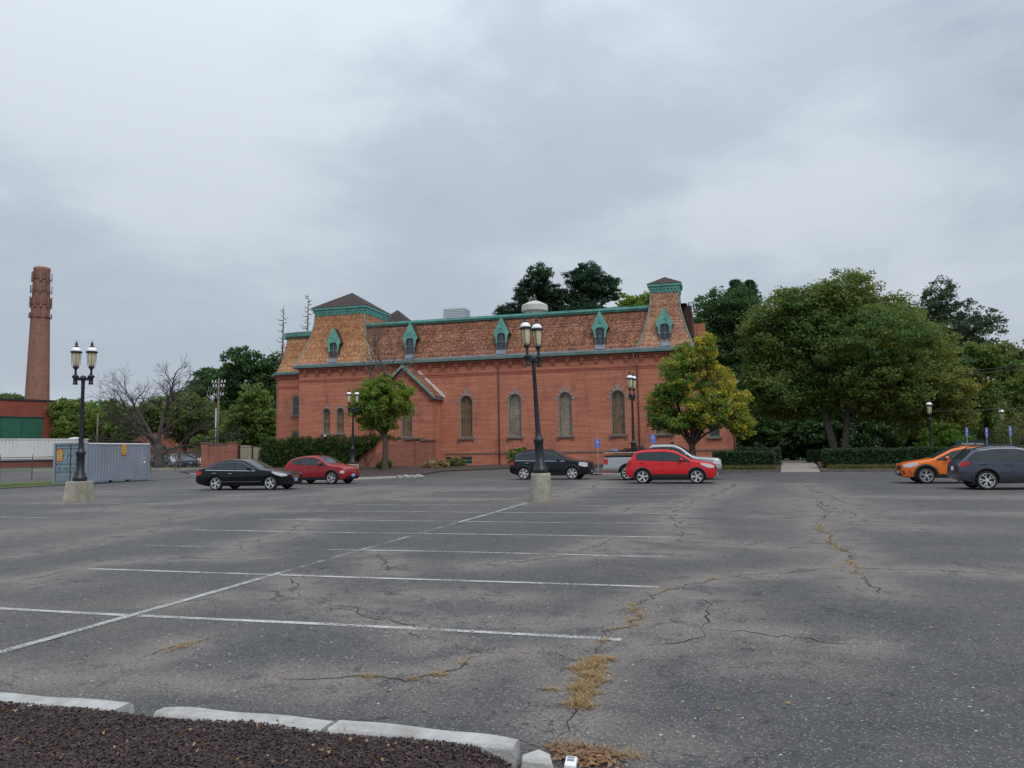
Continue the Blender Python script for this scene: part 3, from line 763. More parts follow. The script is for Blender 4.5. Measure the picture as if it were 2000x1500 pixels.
kerb_run([(-38.75, 8), (-38.75, 38.2)], KR, M['kerb_asph'], h=0.08, L=3.2)
m = MB(); m.grid([[(x, y, gz(x, y)+0.01) for x in (-170, -120, -90, -70, -60, -52, -47.2)] for y in (10, 30, 40, 46.1, 49, 52, 55, 58, 60, 75, 84)])
m.build('street', M['asphalt2'], kind='structure')
m = MB(); m.grid([[(x, y, gz(x, y)+0.012) for x in (-47.2, -44, -41, -38.4)] for y in (46.2, 48, 50, 52, 54, 56, 58, 60)]); m.build('street_apron', M['asphalt2'], kind='structure')
m = MB(); m.grid([[(x, y, gz(x, y)+0.035) for x in (-75, -66, -58, -52)] for y in (61, 64, 67, 71)])
m.build('verge', M['grass'], kind='structure')
kerb_run([(-66, 60.9), (-46, 60.9)], KR, M['kerb_far'], h=0.08, L=3.0)

# ---- foreground: mulch bed behind three concrete kerb stones
def kline(x):        # back edge of the kerb (towards the car park)
    return 4.22+0.045*math.sin((x+5.2)*0.8)
KF = kerb_root(0, 0)
def near_kerb(x0, x1, round_end=None, yaw=0.0, z=0.0):
    n = 14; P = []
    for i in range(n+1):
        x = x0+(x1-x0)*i/n
        yb = kline(x)+0.0; sh = 0.0
        if round_end == 'r' and i > n-4: sh = 0.045*((i-(n-4))/4.0)**2
        if round_end == 'l' and i < 3: sh = 0.04*((3-i)/3.0)**2
        h = 0.135+z+0.004*math.sin(x*9)
        P.append([(x, yb-sh, -0.08), (x, yb-sh, h-0.03), (x, yb-0.012-sh, h-0.008), (x, yb-0.035-sh, h), (x, yb-0.17+sh*.4, h), (x, yb-0.185+sh*.4, h-0.02), (x, yb-0.185+sh*.4, -0.08)])
    m = MB(); m.grid(P)
    m.add(P[0], [tuple(range(7))]); m.add(P[-1], [tuple(range(7))])
    return m.build('kerb_stone', M['kerb'], KF, bevel=0.006)
near_kerb(-7.6, -5.62); near_kerb(-5.6, -3.72); near_kerb(-3.43, -2.28, 'l'); near_kerb(-2.235, -1.13, 'r', z=0.01)
nx, ny_ = 90, 34
bx = np.linspace(-8.5, -1.12, nx); by = np.linspace(2.2, 4.13, ny_)
r_ = np.random.default_rng(4)
P = []
for y in by:
    row = []
    for x in bx:
        e_ = min(max((-1.12-x)/0.22, 0), 1)*min(max((kline(x)-0.10-y)/0.10, 0), 1)
        yy = min(y, kline(x)-0.175)
        row.append((x, yy, 0.015+0.115*e_**0.6+0.014*math.sin(x*5.1+y*3)*math.cos(y*6.3-x)*e_+r_.normal(0, 0.006)*e_))
    P.append(row)
m = MB(); m.grid(P); m.build('mulch_bed', M['mulch'], kind='structure', smooth=True)
def bedz(x, y):
    e_ = min(max((-1.12-x)/0.22, 0), 1)*min(max((kline(x)-0.10-y)/0.10, 0), 1)
    return 0.015+0.115*e_**0.6+0.014*math.sin(x*5.1+y*3)*math.cos(y*6.3-x)*e_
n = 36000
cx = r_.uniform(-5.6, -1.10, n); cy = r_.uniform(3.1, 4.05, n)
ln = r_.uniform(0.004, 0.0135, n); wd = ln*r_.uniform(0.4, 0.9, n); th = r_.uniform(0, np.pi, n); ti = r_.normal(0, 0.45, n); tj = r_.normal(0, 0.4, n)
V_ = np.zeros((n, 6, 3)); A_ = np.zeros((n*5, 4), np.float32)
for i in range(n):
    c0 = Vector((cx[i], min(cy[i], kline(cx[i])-0.16), bedz(cx[i], cy[i])+r_.uniform(0.0, 0.014)))
    Mx = Matrix.Rotation(th[i], 3, 'Z') @ Matrix.Rotation(ti[i], 3, 'Y') @ Matrix.Rotation(tj[i], 3, 'X')
    a_ = Mx @ Vector((ln[i], 0, 0)); b_ = Mx @ Vector((0, wd[i], 0)); c_ = Mx @ Vector((0, 0, wd[i]*0.45))
    for k, q in enumerate((-a_-b_*.7, -a_*.8+b_, -a_*.9+c_, a_-b_*.6, a_*.75+b_*.8, a_*.85+c_)): V_[i, k] = c0+q
q_ = r_.random(n)
A_[:, 1] = np.repeat(r_.random(n), 5); A_[:, 0] = np.repeat(np.where(q_ > 0.996, 0.95, np.where(q_ > 0.95, 0.22, 0.0)), 5); A_[:, 3] = 1
b_ = np.arange(n)[:, None]*6
F_ = np.concatenate([b_+np.array([f]) for f in ([0, 1, 2, 2], [3, 5, 4, 4], [0, 3, 4, 1], [1, 4, 5, 2], [2, 5, 3, 0])], 1).reshape(-1, 4)
def fix_tris(F):
    return [[a for j, a in enumerate(f) if a not in f[:j]] for f in F.tolist()]
me = bpy.data.meshes.new('mulch_chips'); me.from_pydata(V_.reshape(-1, 3).tolist(), [], fix_tris(F_))
M['chip'] = leaf_mat('mulch_chip', (0.074, 0.048, 0.046), (0.40, 0.20, 0.08), (0.020, 0.013, 0.013), 0.0)
me.materials.append(M['chip'])
a = me.attributes.new('leaf', 'FLOAT_COLOR', 'FACE'); a.data.foreach_set('color', A_.ravel())
link('mulch_chips', me, kind='stuff', label='dark shredded bark mulch behind the near kerb stones', category='mulch')
V_, F_, A_ = scatter_leaves([(-3.0, 3.75, 0.9, 0.16, 26, 0.9), (-1.9, 3.85, 0.4, 0.1, 16, 1.0)], 0.013, 15, bedz)
V_[:, 2] += 0.022
leafy('fallen_leaves', V_, F_, A_, M['litter'], kind='stuff', label='small orange leaves lying on the dark mulch', category='leaves')

# ---- broken lump of concrete and a crushed white carton beside the kerb end
m = MB()
m.add([(-.085, -.07, 0), (.10, -.09, 0), (.09, .03, 0), (.02, .085, 0), (-.09, .03, 0), (-.075, -.06, .07), (.085, -.08, .06), (.07, .025, .075), (.01, .065, .085), (-.08, .02, .07)],
      [(4, 3, 2, 1, 0), (5, 6, 7, 8, 9), (0, 1, 6, 5), (1, 2, 7, 6), (2, 3, 8, 7), (3, 4, 9, 8), (4, 0, 5, 9)])
o = m.build('concrete_chunk', M['kerb'], bevel=0.008, label='broken pale concrete chunk beside the end of the near kerb', category='concrete chunk')
o.location = (-1.03, 4.14, 0.0); o.rotation_euler = (0, 0, 0.2)
ct = thing('carton', 'crushed white carton lying among brown leaves near the kerb', 'carton', (-0.85, 4.17, 0.012), 0.1)
m = MB(); m.obox((0, 0, .022), (.062, .11, .04), (0.05, 0.06, 0)); m.build('body', M['sign_white'], ct, bevel=0.008)
m = MB()
for k in (0.028, -0.004): m.obox((0, k, .0445), (.038, .018, .002), (0.05, 0.06, 0))
m.build('print', plain('grey_print', (0.2, 0.23, 0.27), 0.5), ct)
# ================================================================ THE BRICK HALL
YB = 62.0
ZG = 0.42
HALL = thing('brick_hall', 'long red brick hall with shingled mansard roof, teal trim and arched windows', 'building', (-18, YB, ZG), world=True)
def H(name, mb, mat, parent=None, **k):
    return mb.build(name, mat, parent if parent is not None else HALL, **k)

def arch(cx, w_, z0, z1, n=10):
    """outline of an arched opening (x,z), counter-clockwise from the lower left"""
    r = w_/2; zs = z1-r
    p = [(cx-r, z0), (cx+r, z0)]
    for k in range(n+1):
        a = math.pi*k/n
        p.append((cx+r*math.cos(a), zs+r*math.sin(a)))
    return p
def seg_arch(cx, w_, z0, z1, rise=0.12, n=6):
    p = [(cx-w_/2, z0), (cx+w_/2, z0)]
    for k in range(n+1):
        t_ = 1-2*k/n
        p.append((cx+w_/2*t_, z1-rise*t_*t_))
    return p
def rect(x0, x1, z0, z1): return [(x0, z0), (x1, z0), (x1, z1), (x0, z1)]

def wall_with_holes(outer, holes, y, depth=0.22, axis='y', sgn=1):
    """front sheet of a wall with openings and their reveals"""
    m = MB()
    loops = [outer]+holes
    flat = [p for l in loops for p in l]
    tri = tessellate_polygon([[Vector((p[0], p[1], 0)) for p in l] for l in loops])
    def P(p, d=0):
        return (p[0], y+d*sgn, p[1]) if axis == 'y' else (y+d*sgn, p[0], p[1])
    m.add([P(p) for p in flat], [tuple(t_) for t_ in tri])
    for h in holes:
        n = len(h)
        m.add([P(p) for p in h]+[P(p, depth) for p in h], [(i, (i+1) % n, (i+1) % n+n, i+n) for i in range(n)])
    return m

MAINW = [(-21.06, 0), (-16.78, 1), (-12.48, 1), (-8.14, 0)]
W_W, W_Z0, W_Z1 = 1.12, 2.82, 6.42
holes = [arch(x, W_W, W_Z0, W_Z1) for x, _ in MAINW]
SMALLW = [-34.28, -32.93]
holes += [arch(x, 0.76, 3.45, 5.70) for x in SMALLW]
holes += [arch(-4.55, 1.12, W_Z0, W_Z1)]
holes += [rect(-21.6, -20.58, 0.60, 1.24), rect(-23.0, -22.5, 0.78, 1.24)]
outer = [(-37.05, ZG-0.3), (-2.0, ZG-0.3), (-2.0, 9.5), (-37.05, 9.5)]
fw_ = wall_with_holes(outer, holes, YB)
H('front_wall', fw_, M['brick'])
m = MB(); m.box(-37.03, -2.03, YB+0.45, YB+13.5, ZG-0.3, 9.45)
m.box(-37.05, -36.6, YB+0.002, YB+0.44, ZG-0.3, 9.45); m.box(-2.45, -2.0, YB+0.002, YB+0.44, ZG-0.3, 9.45)
H('rear_wall', m, M['brick'])
# watertable, plinth line, string courses
m = MB(); m.box(-23.0, -1.96, YB-0.05, YB+0.01, 1.44, 1.56); H('watertable', m, M['stone'])
m = MB(); m.box(-37.1, -1.96, YB-0.045, YB+0.01, 8.28, 8.38); m.box(-37.1, -1.96, YB-0.03, YB+0.01, 8.12, 8.2); H('string_course', m, M['corbel'])
# dentil course and corbels under the eaves
m = MB()
x = -37.0
while x < -2.05:
    m.box(x, x+0.13, YB-0.16, YB+0.01, 9.12, 9.26); x += 0.26
m.box(-37.12, -1.95, YB-0.18, YB+0.012, 9.26, 9.36)
m.box(-37.12, -1.95, YB-0.07, YB+0.012, 8.98, 9.06)
H('dentil_course', m, M['corbel'], kind='stuff')
cb = MB(); cb.box(-.18, .18, -.18, 0, .22, .40); cb.box(-.14, .14, -.13, 0, .06, .22); cb.box(-.09, .09, -.08, 0, -.10, .06)
cme = cb.mesh('corbel', M['corbel'])
x = -36.4
while x < -2.2:
    o = link('corbel', cme, HALL); o.location = (x, YB, 8.78); x += 1.21
# eaves: teal gutter board with lead flashing on top
m = MB(); m.prism([(YB-0.42, 9.42), (YB+0.05, 9.36), (YB+0.05, 9.62), (YB-0.46, 9.64)], -37.5, -1.55, 'x'); H('eaves', m, M['teal_grey'])
m = MB(); m.prism([(YB-0.44, 9.645), (YB+0.05, 9.625), (YB+0.16, 9.90), (YB-0.10, 9.80)], -37.5, -1.55, 'x'); H('gutter_lead', m, M['lead'])

# ---- shingled roof slopes
def slope(name, front, mat, parent=None, flare=True, inset=None):
    """front: list of (left point, right point) rows from the eaves up; uv in metres"""
    me = bpy.data.meshes.new(name)
    vs = []; fs = []; uv = []
    v = 0.0
    for i, (a, b) in enumerate(front):
        if i: v += ((Vector(a)+Vector(b))/2-(Vector(front[i-1][0])+Vector(front[i-1][1]))/2).length
        vs += [a, b]
        horizontal = abs(b[0]-a[0]) > abs(b[1]-a[1])
        uv.append(((a[0] if horizontal else a[1], v), (b[0] if horizontal else b[1], v)))
    for i in range(len(front)-1): fs.append((2*i, 2*i+1, 2*i+3, 2*i+2))
    me.from_pydata(vs, [], fs); me.materials.append(mat)
    ul = me.uv_layers.new(name='UVMap')
    k = 0
    for i in range(len(front)-1):
        for q in (uv[i][0], uv[i][1], uv[i+1][1], uv[i+1][0]):
            ul.data[k].uv = q; k += 1
    me.update()
    return link(name, me, parent if parent is not None else HALL)
def mans(n, y0, y1, z0, z1, fl=0.55):
    """profile of a flared mansard: list of (y, z)"""
    out = []
    for k in range(n+1):
        t_ = k/n
        out.append((y0+(y1-y0)*(1-(1-t_)**(1+fl)), z0+(z1-z0)*t_))
    return out
# main slope
pr = [(YB+0.0, 9.82), (YB+0.22, 10.25), (YB+0.42, 10.8), (YB+1.45, 13.12)]
slope('main_roof', [((-31.2, y, z), (-5.2, y, z)) for y, z in pr], M['sh_main'])
m = MB(); m.box(-31.0, -5.3, YB+1.30, YB+1.75, 13.08, 13.22); m.box(-31.0, -5.3, YB+1.18, YB+1.75, 13.22, 13.42); H('ridge_cornice', m, M['teal'])
m = MB(); m.prism([(YB+1.2, 13.425), (YB+1.75, 13.425), (YB+6.5, 13.9), (YB+12, 13.4)], -36.5, -2.5, 'x'); H('flat_roof', m, M['lead'])
m = MB(); m.box(-36.9, -2.2, YB+1.9, YB+13.3, 9.45, 13.3); H('attic_wall', m, M['sh_dark'])

def pavilion(cx, cy, bw, tw, z0, z1, mat, corn_h, over, apex, kind, bd=None, td=None):
    """square tower roof: flared shingled sides, teal cornice, dark pyramid cap"""
    bd = bd or bw; td = td or tw
    n = 7
    prof = []
    for k in range(n+1):
        t_ = k/n
        s_ = (1-t_)**1.75
        prof.append((tw/2+(bw-tw)/2*s_, td/2+(bd-td)/2*s_, z0+(z1-z0)*t_))
    yc = cy
    slope('tower_roof', [((cx-a, yc-b, z), (cx+a, yc-b, z)) for a, b, z in prof], mat)
    slope('tower_roof', [((cx+a, yc-b, z), (cx+a, yc+b, z)) for a, b, z in prof], mat)
    slope('tower_roof', [((cx-a, yc+b, z), (cx-a, yc-b, z)) for a, b, z in prof], mat)
    slope('tower_roof', [((cx+a, yc+b, z), (cx-a, yc+b, z)) for a, b, z in prof], mat)
    for sx, sy in ((-1, -1), (1, -1), (1, 1)):
        q = MB(); q.path([(cx+sx*a, yc+sy*b, z) for a, b, z in prof], 0.055, 6); H('hip_flashing', q, M['teal_grey'])
    q = MB(); a = tw/2; b = td/2
    q.box(cx-a-.04, cx+a+.04, yc-b-.04, yc+b+.04, z1-.06, z1+corn_h*.35)
    q.box(cx-a-over*.55, cx+a+over*.55, yc-b-over*.55, yc+b+over*.55, z1+corn_h*.35, z1+corn_h*.7)
    q.box(cx-a-over, cx+a+over, yc-b-over, yc+b+over, z1+corn_h*.7, z1+corn_h)
    H('tower_cornice', q, M['teal'])
    q = MB(); k = -a
    while k < a:
        q.box(cx+k, cx+k+.14, yc-b-over*.5, yc-b-.03, z1+corn_h*.08, z1+corn_h*.30); q.box(cx+a+.03, cx+a+over*.5, yc+k*td/tw, yc+k*td/tw+.14, z1+corn_h*.08, z1+corn_h*.30)
        k += .30
    H('dentil_course', q, M['teal'], kind='stuff')
    A = over+0.05
    P0 = [(cx-a-A, yc-b-A, z1+corn_h), (cx+a+A, yc-b-A, z1+corn_h), (cx+a+A, yc+b+A, z1+corn_h), (cx-a-A, yc+b+A, z1+corn_h)]
    top = (cx, yc, apex)
    for i in range(4):
        p, q2 = P0[i], P0[(i+1) % 4]
        slope('tower_cap', [(p, q2), (tuple(p[j]+(top[j]-p[j])*.999 for j in range(3)), tuple(q2[j]+(top[j]-q2[j])*.999 for j in range(3)))], M['sh_dark'])
pavilion(-33.7, 65.75, 7.7, 5.0, 9.80, 14.45, M['sh_tower'], 0.68, 0.26, 16.95, 'l', bd=7.6, td=5.0)
pavilion(-4.25, 64.2, 4.45, 2.25, 9.80, 14.45, M['sh_tower2'], 0.68, 0.22, 15.92, 'r', bd=4.5, td=2.25)

# ---- dormers with steep teal gables
def dormer(cx, y=YB+0.12, zb=9.95, zt=12.95):
    dm = MB()
    ze = 11.62
    # cheeks and little roof running back into the slope
    dm.box(cx-.50, cx+.50, y+.12, y+1.5, zb, ze)
    d = H('dormer', dm, M['sh_dark'])
    q = MB(); q.prism([(cx-.66, ze-.05), (cx, zt-.02), (cx, zt+.05), (cx-.72, ze-.03)], y+.02, y+2.0, 'y'); q.prism([(cx+.66, ze-.05), (cx, zt-.02), (cx, zt+.05), (cx+.72, ze-.03)], y+.02, y+2.0, 'y')
    H('roof', q, M['sh_main'], d)
    # gable board with pointed head and bracketed feet
    op = [(cx-.36, 10.75), (cx-.36, 11.42), (cx-.30, 11.56), (cx-.16, 11.66), (cx+.16, 11.66), (cx+.30, 11.56), (cx+.36, 11.42), (cx+.36, 10.75)]
    board = [(cx-.36, 10.75), (cx-.46, 10.85), (cx-.52, 11.05), (cx-.47, 11.12), (cx-.56, 11.22), (cx-.52, 11.34), (cx-.64, 11.52), (cx-.67, 11.74), (cx-.08, zt-.05), (cx, zt+.08), (cx+.08, zt-.05), (cx+.67, 11.74), (cx+.64, 11.52), (cx+.52, 11.34), (cx+.56, 11.22), (cx+.47, 11.12), (cx+.52, 11.05), (cx+.46, 10.85), (cx+.36, 10.75)]
    poly = board+op[::-1][1:-1]
    q = MB()
    tri = tessellate_polygon([[Vector((p[0], p[1], 0)) for p in poly]])
    n = len(poly)
    q.add([(p[0], y-.06, p[1]) for p in poly]+[(p[0], y+.05, p[1]) for p in poly], [tuple(t_) for t_ in tri]+[tuple(i+n for i in t_) for t_ in tri]+[(i, (i+1) % n, (i+1) % n+n, i+n) for i in range(n)])
    H('gable_board', q, M['teal'], d)
    q = MB()
    for k in range(7):
        a = math.pi*k/6; a2 = math.pi*(k+1)/6
        if k < 6: q.tube((cx+.17*math.cos(a), y-.075, 11.93+.20*math.sin(a)), (cx+.17*math.cos(a2), y-.075, 11.93+.20*math.sin(a2)), .03, n=5)
    H('moulding', q, M['teal'], d)
    wd = MB(); wd.prism([(cx-.40, zb+.28), (cx+.40, zb+.28), (cx+.40, 11.5), (cx+.2, 11.68), (cx-.2, 11.68), (cx-.40, 11.5)], y+.06, y+.10, 'y')
    H('pane', wd, M['glass_dark'], d)
    q = MB()
    q.box(cx-.43, cx-.36, y+.0, y+.09, zb+.25, 11.42); q.box(cx+.36, cx+.43, y+.0, y+.09, zb+.25, 11.42); q.box(cx-.43, cx+.43, y-.02, y+.09, zb+.22, zb+.30)
    q.box(cx-.36, cx+.36, y+.01, y+.08, 10.88, 10.95); q.box(cx-.018, cx+.018, y+.02, y+.07, zb+.3, 11.64)
    H('sash', q, M['lead'], d)
    q = MB(); q.prism([(y-.02, zb+.24), (y+.10, zb+.24), (y+.10, zb-.10), (y-.26, zb-.12)], cx-.44, cx+.44, 'x'); H('apron', q, M['lead'], d)
for cx in (-33.68, -26.25, -17.9, -9.47, -4.25): dormer(cx)

# ---- windows
def window(cx, w_, z0, z1, y, cur, cols=2, rows=4, stones=True, meet=True, parent=None):
    r = w_/2; zs = z1-r
    yf = y+0.10
    # frame
    fr = MB(); t_ = 0.075
    o1 = arch(cx, w_, z0, z1, 12); i1 = arch(cx, w_-2*t_, z0+t_, z1-t_, 12)
    n = len(o1)
    fr.add([(p[0], yf-.02, p[1]) for p in o1]+[(p[0], yf-.02, p[1]) for p in i1]+[(p[0], yf+.07, p[1]) for p in i1],
           [(i, (i+1) % n, (i+1) % n+n, i+n) for i in range(n)]+[(i+n, (i+1) % n+n, (i+1) % n+2*n, i+2*n) for i in range(n)])
    W = H('window', fr, M['teal_grey'])
    # panes: clipped to the arch, one mesh each
    wi = w_-2*t_; ri = wi/2
    zl, zh = z0+t_, z1-t_; zsi = zh-ri
    xs_ = [cx-ri+wi*k/cols for k in range(cols+1)]
    zr = [zl+(zh-zl)*k/rows for k in range(rows+1)]
    for a in range(cols):
        for b in range(rows):
            x0, x1 = xs_[a]+.012, xs_[a+1]-.012
            P = []
            nn = 6
            for k in range(nn+1):
                x = x0+(x1-x0)*k/nn
                zt_ = zsi+math.sqrt(max(ri*ri-(x-cx)**2, 0.0))
                P.append((x, min(zr[b+1]-.012, zt_-.005)))
            lo = zr[b]+.012
            if max(p[1] for p in P) < lo+.05: continue
            P = [(p[0], max(p[1], lo+.01)) for p in P]
            q = MB(); q.add([(x0, yf+.02, lo), (x1, yf+.02, lo)]+[(p[0], yf+.02, p[1]) for p in P[::-1]], [tuple(range(nn+3))])
            H('pane', q, M['glass'], W)
    q = MB()
    for a in range(1, cols): q.box(xs_[a]-.014, xs_[a]+.014, yf, yf+.04, zl, zsi+math.sqrt(max(ri*ri-(xs_[a]-cx)**2, 0)))
    for b in range(1, rows):
        hw = ri if zr[b] <= zsi else math.sqrt(max(ri*ri-(zr[b]-zsi)**2, 0))
        th = .03 if (b == rows//2 and meet) else .013
        q.box(cx-hw, cx+hw, yf-.008, yf+.045, zr[b]-th, zr[b]+th)
    H('glazing_bar', q, M['lead'] if meet else M['teal_grey'], W)
    # curtain behind the glass, hanging in folds
    q = MB(); k = 24
    q.grid([[(cx-w_/2+w_*j/k, yf+.26+.03*math.sin(j*1.6), z) for j in range(k+1)] for z in (z0, (z0+z1)/2, z1)])
    H('curtain', q, cur, W)
    # sill on two brackets
    q = MB(); q.box(cx-w_/2-.17, cx+w_/2+.17, y-.13, y+.12, z0-.14, z0-.001); H('sill', q, M['stone'], W)
    q = MB()
    for s_ in (-1, 1): q.box(cx+s_*(w_/2+.06)-.07, cx+s_*(w_/2+.06)+.07, y-.10, y+.01, z0-.33, z0-.14)
    H('sill_bracket', q, M['stone'], W, kind='stuff')
    if stones:
        R0 = r+.015
        def stone(a0, a1, r1):
            pts = [(cx+R0*math.cos(a), zs+R0*math.sin(a)) for a in (a0, (a0+a1)/2, a1)]+[(cx+r1*math.cos(a), zs+r1*math.sin(a)) for a in (a1, (a0+a1)/2, a0)]
            q = MB(); q.prism(pts, y-.03, y+.012, 'y'); H('voussoir', q, M['grey_stone'], W)
        sc_ = w_/1.12
        for a, dw, l in ((90, 11, .52), (58, 7, .30), (122, 7, .30), (30, 7, .22), (150, 7, .22), (4, 8, .28), (176, 8, .28)):
            stone(R(a-dw), R(a+dw), R0+l*sc_)
        for a0, a1 in ((101, 115), (65, 79)): stone(R(a0), R(a1), R0+.24*sc_)
    return W
for x, kind in MAINW: window(x, W_W, W_Z0, W_Z1, YB, M['curtain_l'] if kind else M['curtain'])
window(-4.55, W_W, W_Z0, W_Z1, YB, M['curtain'])
for x in SMALLW: window(x, 0.76, 3.45, 5.70, YB, M['curtain'], cols=1, rows=2)
def plain_window(x0, x1, z0, z1, y, parent=None, arched=False):
    q = MB()
    for a, b, c, d in ((x0, x1, z0, z0+.06), (x0, x1, z1-.06, z1), (x0, x0+.06, z0+.06, z1-.06), (x1-.06, x1, z0+.06, z1-.06), (x0+.06, x1-.06, (z0+z1)/2-.025, (z0+z1)/2+.025)):
        q.box(a, b, y+.05, y+.12, c, d)
    W = H('window', q, M['teal_grey'])
    q = MB(); q.box(x0+.05, x1-.05, y+.09, y+.10, z0+.05, z1-.05); H('pane', q, M['glass_dark'], W)
    return W
plain_window(-21.6, -20.58, .60, 1.24, YB); plain_window(-23.0, -22.5, .78, 1.24, YB)

# ---- rainwater pipes
def pipe(pts, r=0.042):
    q = MB(); q.path(pts, r, 8)
    for k in range(1, 5):
        z = 1.5+k*1.5
        if z < pts[0][2]-.3: q.lathe([(r+.015, z), (r+.015, z+.08)], (pts[-1][0], pts[-1][1], 0), 8)
    H('downpipe', q, M['pipe'], smooth=True)
pipe([(-18.14, YB-.30, 9.4), (-18.14, YB-.1, 9.0), (-18.14, YB-.08, .45)]); pipe([(-29.9, YB-.30, 9.4), (-29.9, YB-.08, 9.0), (-29.9, YB-.08, .45)])
pipe([(-6.75, YB-.34, 9.4), (-6.75, YB-.3, 8.75), (-6.50, YB-.09, 8.35), (-6.48, YB-.08, .45)])

# ---- side porch with gabled roof
VX, VY, VH, VA, VE = -25.9, 59.85, 2.55, 9.0, 6.55
hole = arch(-25.6, 0.98, 2.95, 5.75)
q = wall_with_holes([(VX-VH, ZG-.2), (VX+VH, ZG-.2), (VX+VH, VE-.1), (VX, VA-.25), (VX-VH, VE-.1)], [hole], VY)
H('porch_front', q, M['brick'])
q = MB(); q.box(VX+VH-.01, VX+VH, VY+.002, YB-.06, ZG-.2, VE-.15); q.box(VX-VH, VX-VH+.01, VY+.002, YB-.06, ZG-.2, VE-.15); q.box(VX-VH+.05, VX+VH-.05, VY+.5, YB-.07, ZG-.2, VE-.3)
H('porch_side', q, M['brick'])
window(-25.6, 0.98, 2.95, 5.75, VY, M['curtain'], cols=1, rows=2)
for s_ in (-1, 1):
    slope('porch_roof', [((VX+s_*(VH+.28), VY-.30, VE-.22), (VX+s_*(VH+.28), YB-.02, VE-.22)), ((VX, VY-.30, VA+.03), (VX, YB-.02, VA+.03))], M['sh_main'])
    q = MB(); q.prism([(VX+s_*(VH+.31), VE-.42), (VX+s_*(VH+.31), VE-.20), (VX, VA+.06), (VX, VA-.22)], VY-.34, VY-.22, 'y'); H('barge_board', q, M['teal_grey'])
    q = MB(); q.prism([(VX+s_*(VH+.02), VE-.62), (VX+s_*(VH+.02), VE-.44), (VX, VA-.26), (VX, VA-.44)], VY-.10, VY-.0, 'y')
    for k in range(6):
        f_ = (k+.5)/6; x = VX+s_*VH*f_; z = VA-.45-(VA-VE+.15)*f_
        q.box(x-.07, x+.07, VY-.08, VY, z-.22, z)
    H('raking_corbel', q, M['corbel'])
    q = MB(); q.box(min(VX+s_*(VH-.02), VX+s_*(VH+.26)), max(VX+s_*(VH-.02), VX+s_*(VH+.26)), VY-.2, YB-.05, VE-.46, VE-.26); H('porch_eaves', q, M['lead'])
# white stepped flashing where the porch roof meets the wall
q = MB()
for k in range(17):
    f_ = k/17.0; x = VX+(VH+.25)*(f_+.03); z = VA-(VA-VE+.22)*f_
    q.box(x-.02, x+.19, YB-.03, YB-.005, z-.14, z+.10)
H('step_flashing', q, M['white'])

# ---- set-back wing on the left with chamfered corner
WY = 66.4
wp = [(-37.0, WY), (-41.9, WY), (-43.2, WY+1.6), (-43.2, WY+9)]
q = MB()
for a, b in zip(wp[:-1], wp[1:]):
    q.add([(a[0], a[1], ZG-.3), (b[0], b[1], ZG-.3), (b[0], b[1], 9.5), (a[0], a[1], 9.5)], [(0, 1, 2, 3)])
H('wing_wall', q, M['brick'])
def ring(off, z): return [(-37.0, WY-off, z), (-41.9-off*.4, WY-off, z), (-43.2-off, WY+1.6-off*.4, z), (-43.2-off, WY+9, z)]
def band(name, rows, mat):
    q = MB(); q.grid(rows); return H(name, q, mat)
band('string_course', [ring(.0, 8.1), ring(.05, 8.12), ring(.05, 8.36), ring(.0, 8.38)], M['corbel'])
band('dentil_course', [ring(0, 8.95), ring(.1, 9.0), ring(.1, 9.2), ring(.18, 9.25), ring(.18, 9.4)], M['corbel'])
band('eaves', [ring(.15, 9.38), ring(.42, 9.42), ring(.46, 9.64), ring(.1, 9.72)], M['teal_grey'])
prof = [(.12, 9.72), (-.15, 10.3), (-.45, 11.0), (-.95, 13.2)]
rr = [ring(o_, z_) for o_, z_ in prof]
for i in range(3):
    slope('wing_roof', [(rw[i], rw[i+1]) for rw in rr], M['sh_tower'])
band('wing_cornice', [ring(-.95, 13.15), ring(-.7, 13.3), ring(-.65, 13.62), ring(-.9, 13.7)], M['teal'])
q = MB(); rg = ring(-.66, 13.68); q.add(rg+[(-37.0, WY+9, 13.68), (-37.0, WY+4, 14.5), (-38.6, WY+4, 14.5)], [(0, 1, 6, 5), (1, 2, 6), (2, 3, 6), (3, 4, 5, 6)]); H('wing_cap', q, M['lead'])
plain_window(-40.35, -39.5, 5.4, 7.15, WY-.14); plain_window(-40.35, -39.5, 2.4, 3.75, WY-.14)
q = MB()
for z in (5.28, 2.28): q.box(-40.5, -39.35, WY-.16, WY, z, z+.12)
for z in (7.15, 3.75): q.prism(seg_arch(-39.92, 1.0, z, z+.24), WY-.12, WY, 'y')
H('sill', q, M['stone'])
q = MB(); ddx, ddy = -38.25, WY+.30
q.prism([(ddx-.45, 11.4), (ddx, 12.6), (ddx+.45, 11.4), (ddx+.3, 10.8), (ddx-.3, 10.8)], ddy-.35, ddy-.25, 'y'); H('gable_board', q, M['teal'])
q = MB(); q.prism([(ddx-.22, 10.3), (ddx+.22, 10.3), (ddx+.22, 11.3), (ddx, 11.5), (ddx-.22, 11.3)], ddy-.38, ddy-.355, 'y'); H('pane', q, M['glass_dark'])

